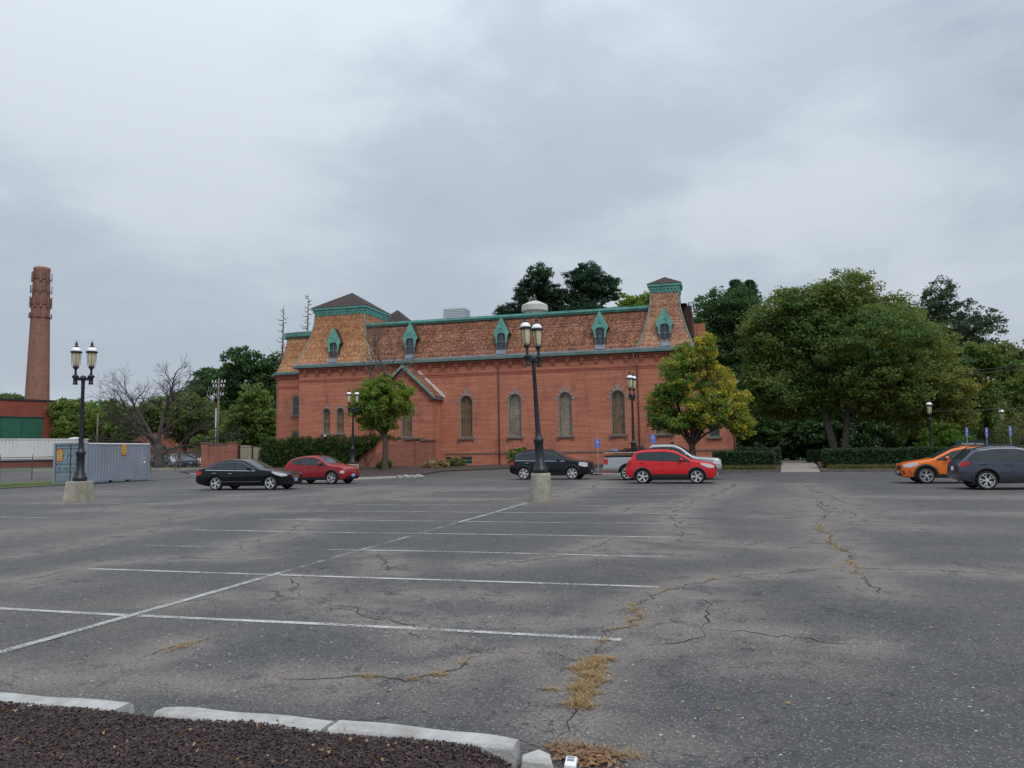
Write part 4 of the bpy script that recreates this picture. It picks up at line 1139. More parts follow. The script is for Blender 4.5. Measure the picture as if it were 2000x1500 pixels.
# ---- lower wing on the right, mostly behind the maple
q = wall_with_holes([(-1.995, ZG-.3), (.9, ZG-.3), (.9, 6.6), (-1.995, 6.6)], [rect(-1.12, -.28, 2.5, 4.5)], YB+.003); H('entrance_wing_wall', q, M['brick'])
q = MB(); q.box(-1.99, .895, YB+.5, YB+7, ZG-.3, 6.55); q.box(.85, .898, YB+.005, YB+.49, ZG-.3, 6.55); H('entrance_wing_rear', q, M['brick'])
q = MB(); q.box(-1.99, 1.2, YB-.3, YB+7.2, 6.6, 6.85); H('entrance_wing_cornice', q, M['teal_grey'])
slope('entrance_wing_roof', [((-1.98, YB-.3, 6.86), (1.2, YB-.3, 6.86)), ((-1.98, YB+1.6, 8.2), (.1, YB+1.6, 8.2))], M['sh_main'])
slope('entrance_wing_roof', [((1.2, YB-.3, 6.86), (1.2, YB+7, 6.86)), ((.1, YB+1.6, 8.2), (.1, YB+6, 8.2))], M['sh_main'])
Wd = plain_window(-1.12, -.28, 2.5, 4.5, YB)
q = MB()
for k in range(1, 4): q.box(-1.12+.84*k/4-.012, -1.12+.84*k/4+.012, YB+.07, YB+.105, 2.56, 4.44)
for k in range(1, 6): q.box(-1.06, -.34, YB+.07, YB+.106, 2.5+2*k/6-.012, 2.5+2*k/6+.012)
H('glazing_bar', q, M['stone'], Wd)
q = MB(); q.box(-1.3, -.1, YB-.12, YB+.1, 2.36, 2.499); H('sill', q, M['stone'], Wd)
pipe([(.82, YB-.12, 6.5), (.82, YB-.08, .5)], .045)
q = MB(); q.box(-1.98, .92, YB-.05, YB+.005, 1.44, 1.56); H('watertable', q, M['stone'])
# wing roof seen past the tower
slope('rear_roof', [((-2.1, YB+3, 9.8), (-2.1, YB+9, 9.8)), ((-2.9, YB+4, 13.0), (-2.9, YB+8, 13.0))], M['sh_tower'])
q = MB(); q.box(-2.15, -1.2, YB+5.2, YB+6.2, 9.5, 12.3); H('chimney_stack', q, M['brick'])

# ---- rooftop plant
q = MB()
for k in range(9): q.box(-25.35, -23.15, 68.0, 69.7, 13.75+.17*k, 13.75+.17*k+.10)
q.box(-25.25, -23.25, 68.08, 69.62, 13.5, 15.28); H('louvred_vent', q, plain('white_metal', (0.55, 0.57, 0.60), 0.5, 0.3, var=0.1))
q = MB(); q.lathe([(.95, 13.4), (.95, 14.45), (1.22, 14.5), (1.22, 15.0), (1.16, 15.08), (.5, 15.4), (.2, 15.5)], (-16.45, 68.4, 0), 28); H('round_ventilator', q, plain('cream_metal', (0.50, 0.50, 0.45), 0.6, var=0.12, dirt=(0.25, 0.22, 0.2)), smooth=False)
q = MB(); q.lathe([(.2, 15.5), (.28, 15.62), (.1, 15.75), (.16, 15.9), (.03, 16.15)], (-16.45, 68.4, 0), 12); H('finial', q, M['rust'])
for (cx_, cy_, hw, z0_, z1_) in ((-32.3, 73.2, 1.7, 14.9, 16.5),):
    P0 = [(cx_-hw, cy_-hw, z0_), (cx_+hw, cy_-hw, z0_), (cx_+hw, cy_+hw, z0_), (cx_-hw, cy_+hw, z0_)]
    for i in range(4):
        p, q2 = P0[i], P0[(i+1) % 4]; tp = (cx_, cy_, z1_)
        slope('rear_tower_cap', [(p, q2), (tuple(p[j]+(tp[j]-p[j])*.999 for j in range(3)), tuple(q2[j]+(tp[j]-q2[j])*.999 for j in range(3)))], M['sh_dark'])
    q = MB(); q.box(cx_-hw+.15, cx_+hw-.15, cy_-hw+.15, cy_+hw-.15, 9.5, z0_+.01); H('rear_tower', q, M['sh_main'])
# ================================================================ CARS
class Car:
    """a body lofted from a side profile; x runs from the front bumper (0) to the tail (L)"""
    def __init__(s, L, W, top, belt, wb, fo, wr=0.33, bot=0.20, tf=0.20, tr=0.16, roof_in=0.74, rc=0.10, lf=0.95, lr=0.8):
        s.L, s.W, s.belt, s.wb, s.fo, s.wr = L, W, belt, wb, fo, wr
        s.tf, s.tr, s.lf, s.lr, s.rc = tf, tr, lf, lr, rc
        s.tx = np.array([p[0] for p in top]); s.tz = np.array([p[1] for p in top])
        s.H = s.tz.max(); s.bot = bot; s.roof_in = roof_in
        s.bx = [0, .08, .5, L-.6, L-.1, L]; s.bz = [bot+.16, bot+.04, bot, bot, bot+.10, bot+.22]
    def top(s, x):
        # gently rounded profile
        k = np.array([-.09, -.06, -.03, 0, .03, .06, .09])
        return float(np.mean(np.interp(np.clip(x+k, 0, s.L), s.tx, s.tz))) if 0.12 < x < s.L-.12 else float(np.interp(x, s.tx, s.tz))
    def zb(s, x): return float(np.interp(x, s.bx, s.bz))
    def plan(s, x):
        a = s.tf*max(0, 1-x/s.lf)**2.4; b = s.tr*max(0, 1-(s.L-x)/s.lr)**2.4
        return s.W/2*(1-a-b)
    def sec(s, z):
        return float(np.interp(z, [s.bot, s.bot+.12, .48, .68, s.belt, s.belt+.05, s.H], [.92, .965, .992, 1.0, .965, .952, s.roof_in]))
    def w(s, x, z): return s.plan(x)*s.sec(z)
    def crown(s, x): return 0.035
    def ring(s, x):
        zt, zb = s.top(x), s.zb(x); rc = min(s.rc, (zt-zb)*.3); zs = zt-rc
        P = [(0, zb), (s.w(x, zb)*.85, zb)]
        for k in range(13):
            z = zb+.035+(zs-zb-.035)*k/12
            P.append((s.w(x, z), z))
        wt = s.w(x, zs)
        for k in range(1, 5):
            a = math.pi/2*k/4
            P.append((wt-rc*1.25*(1-math.cos(a)), zs+rc*math.sin(a)))
        yt = P[-1][0]
        for f in (.75, .4):
            P.append((yt*f, zt+.03*(1-f*f)))
        P.append((0, zt+.03))
        return P
    def yt(s, x):
        zt, zb = s.top(x), s.zb(x); rc = min(s.rc, (zt-zb)*.3)
        return s.w(x, zt-rc)-rc*1.25
    def body(s):
        xs = np.unique(np.concatenate([[0, .015, .04, .08, .13], np.linspace(.2, s.L-.2, 64), [s.L-.13, s.L-.08, s.L-.04, s.L-.015, s.L], np.clip(s.tx, 0, s.L)]))
        rows = []
        for x in xs:
            P = s.ring(x); full = P+[(-y, z) for y, z in P[-2:0:-1]]
            rows.append([(s.X(x), y, z) for y, z in full])
        n = len(rows[0]); m = MB()
        vs = [p for r_ in rows for p in r_]
        fs = [(i*n+j, i*n+(j+1) % n, (i+1)*n+(j+1) % n, (i+1)*n+j) for i in range(len(rows)-1) for j in range(n)]
        fs += [tuple(range(n)), tuple(range((len(rows)-1)*n, len(rows)*n))[::-1]]
        m.add(vs, fs)
        return m
    def X(s, x): return s.L/2-x
    def side(s, name, xs, lo, hi, mat, root, off=.005, nz=4, sides=(-1, 1), parent=None, **k):
        """patches lying on the flanks between the curves lo(x) and hi(x)"""
        res = []
        for sg in sides:
            rows = []
            for x in xs:
                a, b = lo(x), hi(x)
                if b < a+.004: b = a+.004
                rows.append([(s.X(x), sg*(s.w(x, a+(b-a)*i/nz)+off), a+(b-a)*i/nz) for i in range(nz+1)])
            m = MB(); m.grid(rows)
            res.append(m.build(name, mat, parent or root, smooth=True, **k))
        return res
    def topp(s, name, x0, x1, f, mat, root, off=.006, parent=None):
        rows = []
        for x in np.linspace(x0, x1, 14):
            y = s.yt(x)*f; zt = s.top(x)
            dz = (s.top(min(x+.03, s.L))-s.top(max(x-.03, 0)))/.06; nl = math.hypot(1, dz); nx_, nz_ = dz/nl, 1/nl
            rows.append([(s.X(x)+nx_*off, y*q, zt+.03*(1-(q*f)**2)+nz_*off) for q in np.linspace(-1, 1, 9)])
        m = MB(); m.grid(rows); return m.build(name, mat, parent or root, smooth=True)
    def xf(s, y, z, rear=False):
        rng_ = np.linspace(0, .9, 181)
        for d in rng_:
            x = s.L-d if rear else d
            if s.top(x) >= z-.001 and s.zb(x) <= z+.001 and s.w(x, z) >= abs(y): return x
        return x
    def face(s, name, y0, y1, z0, z1, mat, root, rear=False, off=.012, ny=9, nz=4, parent=None, shape=None):
        """patch on the nose or tail"""
        sg = -1 if rear else 1
        rows = []
        for i in range(nz+1):
            z = z0+(z1-z0)*i/nz; row = []
            for j in range(ny):
                y = y0+(y1-y0)*j/(ny-1)
                if shape: y *= shape(i/nz)
                row.append((s.X(s.xf(y, z, rear))+sg*off, y, z))
            rows.append(row)
        m = MB(); m.grid(rows); return m.build(name, mat, parent or root, smooth=True)

def wheel_meshes(r, w_, style, rim_mat):
    t_ = MB()
    pr = [(r*.75, -w_/2), (r*.92, -w_/2), (r*.985, -w_*.40), (r, -w_*.28), (r, w_*.28), (r*.985, w_*.40), (r*.92, w_/2), (r*.75, w_/2), (r*.72, 0)]
    n = 36; vs = []; fs = []
    for a, b in pr:
        for k in range(n):
            q = 2*math.pi*k/n; vs.append((a*math.cos(q), b, a*math.sin(q)))
    L = len(pr)
    for i in range(L):
        for k in range(n):
            a = i*n+k; b = i*n+(k+1) % n; c = ((i+1) % L)*n
            fs.append((a, b, c+(k+1) % n, c+k))
    t_.add(vs, fs)
    tyre = t_.mesh('tyre', M['tyre'], True)
    d = MB()
    def ring_(r0, r1, y0, y1, m=0):
        vs = []
        for a, b in ((r0, y0), (r1, y0), (r1, y1), (r0, y1)):
            for k in range(32):
                q = 2*math.pi*k/32; vs.append((a*math.cos(q), b, a*math.sin(q)))
        d.add(vs, [(i*32+k, i*32+(k+1) % 32, ((i+1) % 4)*32+(k+1) % 32, ((i+1) % 4)*32+k) for i in range(4) for k in range(32)], m)
    R_ = r*.76
    ring_(R_*.90, R_, -w_*.46, -w_*.1)
    # dark drum behind the spokes
    vs = [(0, -w_*.12, 0)]+[(R_*.95*math.cos(2*math.pi*k/32), -w_*.12, R_*.95*math.sin(2*math.pi*k/32)) for k in range(32)]
    d.add(vs, [(0, 1+k, 1+(k+1) % 32) for k in range(32)], 1)
    def spoke(q, w0, w1, r0=.10, r1=.93, y=-w_*.40):
        c, s_ = math.cos(q), math.sin(q)
        def P(rr, ww, yy): return (R_*rr*c-ww*s_, yy, R_*rr*s_+ww*c)
        d.add([P(r0, -w0, y+.01), P(r0, w0, y+.01), P(r1, w1, y), P(r1, -w1, y), P(r0, -w0, y+.05), P(r0, w0, y+.05), P(r1, w1, y+.04), P(r1, -w1, y+.04)],
              [(0, 1, 2, 3), (4, 7, 6, 5), (0, 4, 5, 1), (1, 5, 6, 2), (2, 6, 7, 3), (3, 7, 4, 0)], 0)
    cnt, kind = style
    for k in range(cnt):
        q = 2*math.pi*(k+.25)/cnt
        if kind == 'twin':
            spoke(q-.13, .014, .018); spoke(q+.13, .014, .018)
        elif kind == 'wide': spoke(q, .022, .052)
        elif kind == 'y':
            spoke(q, .026, .020, .1, .55); spoke(q-.22, .016, .014, .5); spoke(q+.22, .016, .014, .5)
        else: spoke(q, .018, .026)
    vs = []
    for a, b in ((R_*.22, -w_*.36), (R_*.20, -w_*.46), (0.001, -w_*.47)):
        for k in range(16):
            q = 2*math.pi*k/16; vs.append((a*math.cos(q), b, a*math.sin(q)))
    d.add(vs, [(i*16+k, i*16+(k+1) % 16, (i+1)*16+(k+1) % 16, (i+1)*16+k) for i in range(2) for k in range(16)], 0)
    rim = d.mesh('rim', [rim_mat, M['rim_dk']])
    return tyre, rim

def vehicle(name, label, cat, loc, rz, C, paint, style=(5, 'wide'), rim=None, group='cars parked in the car park', clad=None, arch_w=.07,
            glass=(1.0, 3.6), posts=(), belt=lambda x: 0.95, ghi=.11, ws=None, rw=None, head=None, tail=None, chrome=False, rails=None, handles=(), seams=(), mirror=None,
            grille=None, plate_f=True, plate_r=False, tw=.22, fogs=None, low=None, near=True):
    root = thing(name, label, cat, loc, rz, group)
    # body with wheel arches cut out
    bm = C.body().mesh('body', [paint, M['black']], True)
    body = link('body', bm, root)
    cut = MB()
    for ax in (C.fo, C.fo+C.wb):
        for sg in (-1, 1):
            vs = []; n = 28; rr = C.wr+.055
            y0, y1 = (sg*(C.W/2-.32), sg*(C.W/2+.2))
            for y in (y0, y1):
                for k in range(n):
                    q = 2*math.pi*k/n; vs.append((C.X(ax)+rr*math.cos(q), y, C.wr+rr*math.sin(q)))
            cut.add(vs, [(k, (k+1) % n, (k+1) % n+n, k+n) for k in range(n)]+[tuple(range(n)), tuple(range(n, 2*n))[::-1]])
    co = link('arch_cutter', cut.mesh('arch_cutter', M['black']), None)
    co.matrix_world = Matrix.Identity(4)
    tmp = link('tmp', bm, None)
    b = tmp.modifiers.new('b', 'BOOLEAN'); b.operation = 'DIFFERENCE'; b.object = co; b.solver = 'EXACT'
    bpy.context.view_layer.update()
    dg = bpy.context.evaluated_depsgraph_get()
    me = bpy.data.meshes.new_from_object(tmp.evaluated_get(dg))
    bpy.data.objects.remove(tmp); bpy.data.objects.remove(co)
    me.materials.clear(); me.materials.append(paint); me.materials.append(M['black'])
    for p in me.polygons:
        c = p.center
        p.material_index = 0
        for ax in (C.fo, C.fo+C.wb):
            if math.hypot(c.x-C.X(ax), c.z-C.wr) < C.wr+.052 and abs(c.y) < C.W/2*.995 and abs(c.y) > C.W/2-.36: p.material_index = 1
        if c.z < C.bot+.05 and abs(p.normal.z) > .6: p.material_index = 1
    me.polygons.foreach_set('use_smooth', [True]*len(me.polygons))
    try: me.set_sharp_from_angle(angle=R(38))
    except Exception: pass
    body.data = me
    # wheels
    ty, ri = wheel_meshes(C.wr, tw, style, rim or M['rim'])
    for ax in (C.fo, C.fo+C.wb):
        for sg in (-1, 1):
            o = link('wheel', ty, root); o.location = (C.X(ax), sg*(C.W/2-tw/2-.012), C.wr); o.rotation_euler = (0, random.uniform(0, 1.2) if sg < 0 else 0, 0 if sg < 0 else math.pi)
            link('rim', ri, o)
    # glasshouse
    def hi(x): return C.top(x)-ghi
    def lo(x): return belt(x)
    xs = [x for x in np.linspace(glass[0], glass[1], 60) if hi(x) > lo(x)+.015]
    if xs:
        C.side('window_trim', xs, lambda x: lo(x)-.018, lambda x: hi(x)+.018, M['black'], root, .004)
        cuts = [xs[0]]+list(posts)+[xs[-1]]
        for a, b_ in zip(cuts[:-1], cuts[1:]):
            xx = np.linspace(a+.03, b_-.03, 16)
            C.side('side_window', xx, lambda x: lo(x)+.012, lambda x: max(hi(x)-.012, lo(x)+.02), M['car_glass'], root, .009)
        if chrome:
            C.side('chrome_strip', xs, lambda x: lo(x)-.026, lambda x: lo(x)-.002, M['chrome'], root, .012, nz=1)
            C.side('chrome_strip', xs, lambda x: hi(x)+.004, lambda x: hi(x)+.013, M['chrome'], root, .012, nz=1)
    if ws: C.topp('windscreen', ws[0], ws[1], ws[2] if len(ws) > 2 else .93, M['car_glass'], root)
    if rw: C.topp('rear_window', rw[0], rw[1], rw[2] if len(rw) > 2 else .88, M['car_glass'], root)
    def curve(pts):
        return lambda x: float(np.interp(x, [p[0] for p in pts], [p[1] for p in pts]))
    if head:
        for o in C.side('headlight', np.linspace(head[0][0][0], head[0][-1][0], 10), curve(head[0]), curve(head[1]), M['lens_clear'], root, .008): pass
    if tail:
        for o in C.side('tail_light', np.linspace(tail[0][0][0], tail[0][-1][0], 8), curve(tail[0]), curve(tail[1]), M['lens_red'], root, .01): pass
    if clad:
        for ax in (C.fo, C.fo+C.wb):
            for sg in (-1, 1):
                rows = []
                for k in range(25):
                    q = math.pi*(k/24*1.16-.08)
                    row = []
                    for rr, of in ((C.wr+.045, .0), (C.wr+.05, .022), (C.wr+.05+arch_w, .018), (C.wr+.062+arch_w, .0)):
                        x = ax-rr*math.cos(q); z = max(C.wr+rr*math.sin(q), C.bot)
                        row.append((C.X(x), sg*(C.w(min(max(x, 0), C.L), z)+of), z))
                    rows.append(row)
                m = MB(); m.grid(rows); m.build('wheel_arch_trim', clad, root, smooth=True)
        C.side('sill_trim', np.linspace(C.fo+C.wr+.08, C.fo+C.wb-C.wr-.08, 12), lambda x: C.bot+.03, lambda x: C.bot+.03+(low or .14), clad, root, .012)
    if seams:
        for x0 in seams:
            C.side('door_seam', np.linspace(x0-.006, x0+.006, 3), lambda x: C.bot+.22, lambda x: lo(x)-.03, M['black'], root, .003, nz=8)
    for hx, hz in handles:
        for sg in (-1, 1):
            m = MB(); m.obox((C.X(hx), sg*(C.w(hx, hz)+.018), hz), (.20, .03, .035)); m.build('door_handle', M['chrome'] if chrome else paint, root, bevel=.01)
    if mirror:
        mx_, mz_ = mirror
        for sg in (-1, 1):
            m = MB(); yy = C.w(mx_, mz_)
            m.lathe([(.02, -.09), (.075, -.07), (.095, 0), (.075, .06), (.02, .085)], (0, 0, 0), 12)
            m.v = [(C.X(mx_)+p[0]*.8-abs(p[1])*.0, sg*(yy+.10)+p[1]*1.15, mz_+.05+p[2]) for p in m.v]
            o = m.build('door_mirror', paint, root, smooth=True)
            q = MB(); q.obox((C.X(mx_), sg*(yy+.02), mz_-.01), (.06, .12, .05)); q.build('stalk', M['black'], o)
    if grille:
        for (y, z0, z1, mt, sh) in grille:
            C.face('grille', -y, y, z0, z1, mt, root, shape=sh)
    if fogs:
        for sg in (-1, 1):
            y0, y1, z0, z1 = fogs
            C.face('fog_lamp_recess', sg*y0, sg*y1, z0, z1, M['black'], root, ny=4)
    if plate_f: C.face('number_plate', -.155, .155, .40, .55, M['plate'], root, off=.022, ny=3, nz=1)
    if plate_r: C.face('number_plate', -.155, .155, .70, .85, M['sign_white'], root, rear=True, off=.02, ny=3, nz=1)
    if rails:
        for sg in (-1, 1):
            pts = [(C.X(x), sg*(C.yt(x)*.97), C.top(x)+(.055 if 0 < i < 11 else .01)) for i, x in enumerate(np.linspace(rails[0], rails[1], 12))]
            m = MB(); m.path(pts, .018, 6); m.build('roof_rail', M['black'] if not rails[2] else M['galv'], root, smooth=True)
    return root

P_BLACK = paint_mat('black_car_paint', (0.006, 0.007, 0.010), 0.42, 0.2)
P_BLK2 = paint_mat('black_green_car_paint', (0.009, 0.011, 0.014), 0.42, 0.2)
P_RED = paint_mat('bright_red_car_paint', (0.58, 0.016, 0.022), rough=0.3)
P_MAROON = paint_mat('cayenne_red_car_paint', (0.27, 0.014, 0.022), rough=0.28)
P_ORANGE = paint_mat('orange_car_paint', (0.75, 0.17, 0.025), rough=0.3)
P_SLATE = paint_mat('slate_grey_car_paint', (0.055, 0.068, 0.095), rough=0.28, metal=0.3)
P_SILVER = paint_mat('silver_car_paint', (0.40, 0.415, 0.43), rough=0.3, metal=0.5)
P_WHITE = paint_mat('white_car_paint', (0.68, 0.69, 0.70), rough=0.3)
M['clad'] = plain('grey_black_cladding', (0.028, 0.029, 0.031), 0.7, var=0.2)

# black saloon
C = Car(4.87, 1.86, [(0, .58), (.03, .72), (.18, .79), (.7, .90), (1.35, .985), (1.55, 1.01), (2.25, 1.37), (2.55, 1.445), (3.0, 1.47), (3.5, 1.435), (3.85, 1.345), (4.35, 1.10), (4.62, 1.06), (4.80, 1.02), (4.84, .86), (4.87, .66)], .93, 2.87, .86, .335, .19)
saloon_spec = dict(glass=(1.5, 4.4), posts=(2.75, 3.72), belt=lambda x: .93+.02*(x-1.6), ws=(1.58, 2.42), rw=(3.72, 4.32), chrome=True,
    head=([(.06, .66), (.30, .64), (.62, .74), (.78, .84)], [(.06, .745), (.30, .80), (.62, .865), (.78, .88)]),
    tail=([(4.50, .80), (4.70, .72), (4.845, .72)], [(4.50, .90), (4.70, .94), (4.845, .91)]), handles=((2.95, .80), (3.80, .82)), seams=(1.62, 2.75, 3.72), mirror=(1.95, .98),
    grille=[(.44, .52, .74, M['chrome'], lambda t_: .72+.28*t_), (.40, .545, .72, plain('grey_mesh', (0.12, 0.12, 0.13), 0.4, 0.6), lambda t_: .72+.28*t_), (.60, .26, .38, M['black'], None)], fogs=(.55, .80, .28, .40))
sal = vehicle('saloon_car', 'black four-door saloon with chrome window line and five twin-spoke wheels', 'car', (-22.55, 33.25, lz(-22.5, 33)), R(4), C, P_BLACK, (5, 'twin'), **saloon_spec)
C.side('chrome_strip', np.linspace(1.35, 3.55, 20), lambda x: .40, lambda x: .418, M['chrome'], sal, .012, nz=1)

# dark red compact crossover behind it
C = Car(4.12, 1.78, [(0, .55), (.04, .78), (.16, .92), (.45, 1.0), (.95, 1.07), (1.12, 1.10), (1.75, 1.46), (2.15, 1.555), (2.6, 1.565), (3.2, 1.50), (3.7, 1.36), (3.95, 1.14), (4.08, .95), (4.12, .68)], 1.03, 2.53, .84, .35, .22, tf=.26, lf=1.1)
vehicle('crossover_car', 'dark red rounded crossover parked just behind the black saloon', 'car', (-22.05, 39.4, lz(-22, 39)), R(-6), C, P_MAROON, (5, 'y'), glass=(1.1, 3.55), posts=(2.25, 3.0), belt=lambda x: 1.03+.045*max(0, x-1.4), ws=(1.15, 1.95), rw=(3.5, 3.95, .8),
    head=([(.10, .60), (.20, .58), (.34, .60)], [(.10, .72), (.20, .75), (.34, .72)]), tail=([(3.75, .95), (3.98, .86)], [(3.75, 1.22), (3.98, 1.05)]), handles=((2.35, .93),), seams=(1.35, 2.25, 3.05), mirror=(1.55, 1.10), clad=M['black'], arch_w=.05,
    grille=[(.30, .64, .74, M['chrome'], lambda t_: .7+.3*t_), (.62, .28, .46, M['black'], None)])
bpy.context.view_layer.update()

# black compact SUV
C = Car(4.71, 1.86, [(0, .62), (.03, .92), (.14, 1.02), (.9, 1.11), (1.22, 1.15), (1.95, 1.58), (2.4, 1.675), (3.4, 1.69), (4.2, 1.62), (4.42, 1.40), (4.60, 1.08), (4.68, .92), (4.71, .66)], 1.06, 2.857, .95, .365, .24, tf=.16)
vehicle('suv_car', 'black sport utility car with roof rack behind the leaning lamp post', 'car', (-9.75, 44.15, lz(-9.7, 44)), R(-2), C, P_BLK2, (6, 'wide'), glass=(1.25, 4.35), posts=(2.5, 3.35, 3.75), belt=lambda x: 1.06+.02*(x-1.4), ghi=.13, ws=(1.26, 2.15), rw=(4.12, 4.5), chrome=True,
    head=([(.06, .74), (.25, .72), (.55, .80)], [(.06, .92), (.25, .98), (.55, .99)]), tail=([(4.40, .86), (4.62, .84)], [(4.40, 1.06), (4.62, 1.04)]), handles=((2.7, .93), (3.6, .95)), seams=(1.55, 2.5, 3.45), mirror=(1.75, 1.08), clad=M['black'], arch_w=.04,
    grille=[(.42, .62, .90, M['black'], None), (.55, .30, .46, M['black'], None)], rails=(2.3, 4.1, False), fogs=(.55, .78, .42, .54))

# bright red small SUV
C = Car(4.25, 1.78, [(0, .62), (.04, .86), (.18, .95), (.75, 1.06), (1.02, 1.10), (1.8, 1.54), (2.25, 1.635), (3.2, 1.63), (3.75, 1.56), (3.98, 1.25), (4.14, 1.02), (4.22, .88), (4.25, .64)], 1.05, 2.555, .86, .345, .23, tf=.18)
vehicle('small_suv_car', 'bright red small sport utility car in front of the silver pickup', 'car', (-2.53, 38.5, lz(-2.5, 38)), R(-2), C, P_RED, (5, 'wide'), glass=(1.05, 3.72), posts=(1.42, 2.42, 3.28), belt=lambda x: 1.04+.045*max(0, x-1.2), ghi=.12, ws=(1.06, 1.95), rw=(3.72, 4.0), chrome=False,
    head=([(.06, .76), (.3, .74), (.66, .90)], [(.06, .84), (.3, .92), (.66, .985)]), tail=([(3.98, .86), (4.12, .80), (4.19, .80)], [(3.98, 1.10), (4.12, 1.10), (4.19, .96)]), handles=((2.6, .98), (3.45, 1.02)), seams=(1.2, 2.42, 3.25), mirror=(1.55, 1.09), clad=M['clad'], arch_w=.05, low=.20,
    grille=[(.48, .64, .80, M['black'], None), (.52, .34, .50, M['black'], None)], fogs=(.52, .78, .40, .54), rails=(2.0, 3.6, False))

# orange crossover, front towards the left
xt = [(0, .56), (.05, .80), (.25, .90), (.95, 1.01), (1.2, 1.05), (2.0, 1.465), (2.5, 1.57), (3.2, 1.575), (3.85, 1.49), (4.22, 1.14), (4.38, .95), (4.43, .88), (4.45, .66)]
def crosser(**k):
    return dict(dict(glass=(1.2, 4.12), posts=(1.72, 2.72, 3.5), belt=lambda x: 1.0+.035*max(0, x-1.4), ghi=.105, ws=(1.24, 2.25), rw=(3.92, 4.25), 
        head=([(.07, .72), (.3, .70), (.62, .80)], [(.07, .82), (.3, .88), (.62, .915)]), tail=([(4.10, .92), (4.26, .86), (4.40, .84)], [(4.10, 1.04), (4.26, 1.06), (4.40, .97)]), handles=((2.85, .92), (3.65, .95)), seams=(1.35, 2.72, 3.55), mirror=(1.75, 1.04), clad=M['clad'], arch_w=.09,
        grille=[(.40, .58, .76, M['black'], None), (.5, .32, .44, M['black'], None)], fogs=(.52, .82, .40, .58), rails=(2.2, 3.9, False)), **k)
C = Car(4.45, 1.80, xt, 1.0, 2.65, .92, .35, .24, tf=.22)
vehicle('crossover_car', 'orange crossover car facing left, partly behind the slate grey one', 'car', (9.67, 37.75, lz(9.7, 37.7)), R(180), C, P_ORANGE, (5, 'y'), rim=M['rim'], **crosser())
C = Car(4.45, 1.80, xt, 1.0, 2.65, .92, .35, .24, tf=.22)
vehicle('crossover_car', 'slate grey crossover car at the right edge with red tail light towards us', 'car', (10.55, 32.75, lz(10.5, 32.7)), R(1), C, P_SLATE, (5, 'y'), rim=M['rim'], **crosser(plate_r=True))

# silver pickup truck
C = Car(6.25, 2.03, [(0, .80), (.03, 1.02), (.16, 1.12), (1.15, 1.20), (1.45, 1.24), (2.1, 1.74), (2.45, 1.87), (3.0, 1.89), (3.62, 1.87), (3.78, 1.80), (3.84, 1.30), (3.92, 1.27), (6.14, 1.27), (6.20, 1.24), (6.23, 1.0), (6.25, .72)], 1.20, 3.95, .98, .40, .42, tf=.09, tr=.03, roof_in=.80, rc=.09)
pk = vehicle('pickup_truck', 'silver extended-cab pickup truck loaded with boards behind the red car', 'truck', (-3.28, 43.05, lz(-3, 43)), R(-1), C, P_SILVER, (8, 'thin'), glass=(1.5, 3.72), posts=(2.85,), belt=lambda x: 1.19, ghi=.14, ws=(1.5, 2.28), rw=None,
    head=([(.04, .82), (.28, .82), (.42, .86)], [(.04, 1.03), (.28, 1.05), (.42, 1.05)]), tail=([(6.0, .86), (6.21, .86)], [(6.0, 1.17), (6.21, 1.14)]), handles=((2.9, 1.05),), seams=(1.55, 2.85, 3.8), mirror=(1.85, 1.26), clad=M['clad'], arch_w=.06,
    grille=[(.62, .80, 1.02, M['black'], None), (.66, .885, .94, M['chrome'], None), (.9, .50, .70, M['chrome'], None)], plate_f=True, tw=.26)
q = MB(); q.box(-3.02, -.82, -.86, .86, 1.302, 1.308); q.build('bed_floor', M['black'], pk)
q = MB()
for sg in (-1, 1): q.box(-3.06, -.80, sg*.94-.05, sg*.94+.05, 1.27, 1.345)
q.build('bed_rail', M['clad'], pk, kind='stuff')
q = MB(); q.box(-3.20, -3.09, -.9, .9, .52, .70); q.build('rear_bumper', M['chrome'], pk, bevel=.02)
for y in (-.45, .45):
    q = MB(); q.lathe([(.05, 0), (.07, .05), (.04, .13), (.01, .15)], (.55, y, 1.905), 10); q.build('roof_beacon', M['black'], pk, smooth=True)
# what the pickup carries
b1 = thing('timber_board', 'long pale board lying across the top of the pickup bed', 'board', (-5.25, 42.35, 1.47), R(-1)); q = MB(); q.box(-1.15, 1.1, -.22, .22, 0, .05); q.build('plank', plain('pale_board', (0.42, 0.33, 0.26), 0.8, var=0.2, scale=8), b1)
b1 = thing('timber_board', 'shorter lower board in the pickup bed under the long board', 'board', (-5.0, 42.85, 1.40), R(3)); q = MB(); q.box(-.9, .85, -.25, .25, 0, .045); q.build('plank', plain('grey_board', (0.25, 0.2, 0.17), 0.85, var=0.25, scale=8), b1)
q = MB(); r_ = np.random.default_rng(31)
for k in range(46):
    x0 = r_.uniform(-.9, .6); y0 = r_.uniform(-.5, .5); z0 = r_.uniform(.02, .10); L_ = r_.uniform(.3, .8); a = r_.normal(0, .5)
    q.path([(x0, y0, z0), (x0+L_*.5, y0+L_*.3*math.sin(a), z0+r_.uniform(.08, .32)*(1.2 if x0 > 0 else .7)), (x0+L_, y0+L_*.5*math.sin(a), z0+r_.uniform(-.02, .12))], r_.uniform(.012, .035), 5)
o = q.build('brush_heap', plain('dark_brush', (0.035, 0.022, 0.02), 0.9, var=0.5), kind=None, label='tangled heap of dark branches on the pickup load', category='branches'); o.location = (-5.05, 42.95, 1.46)
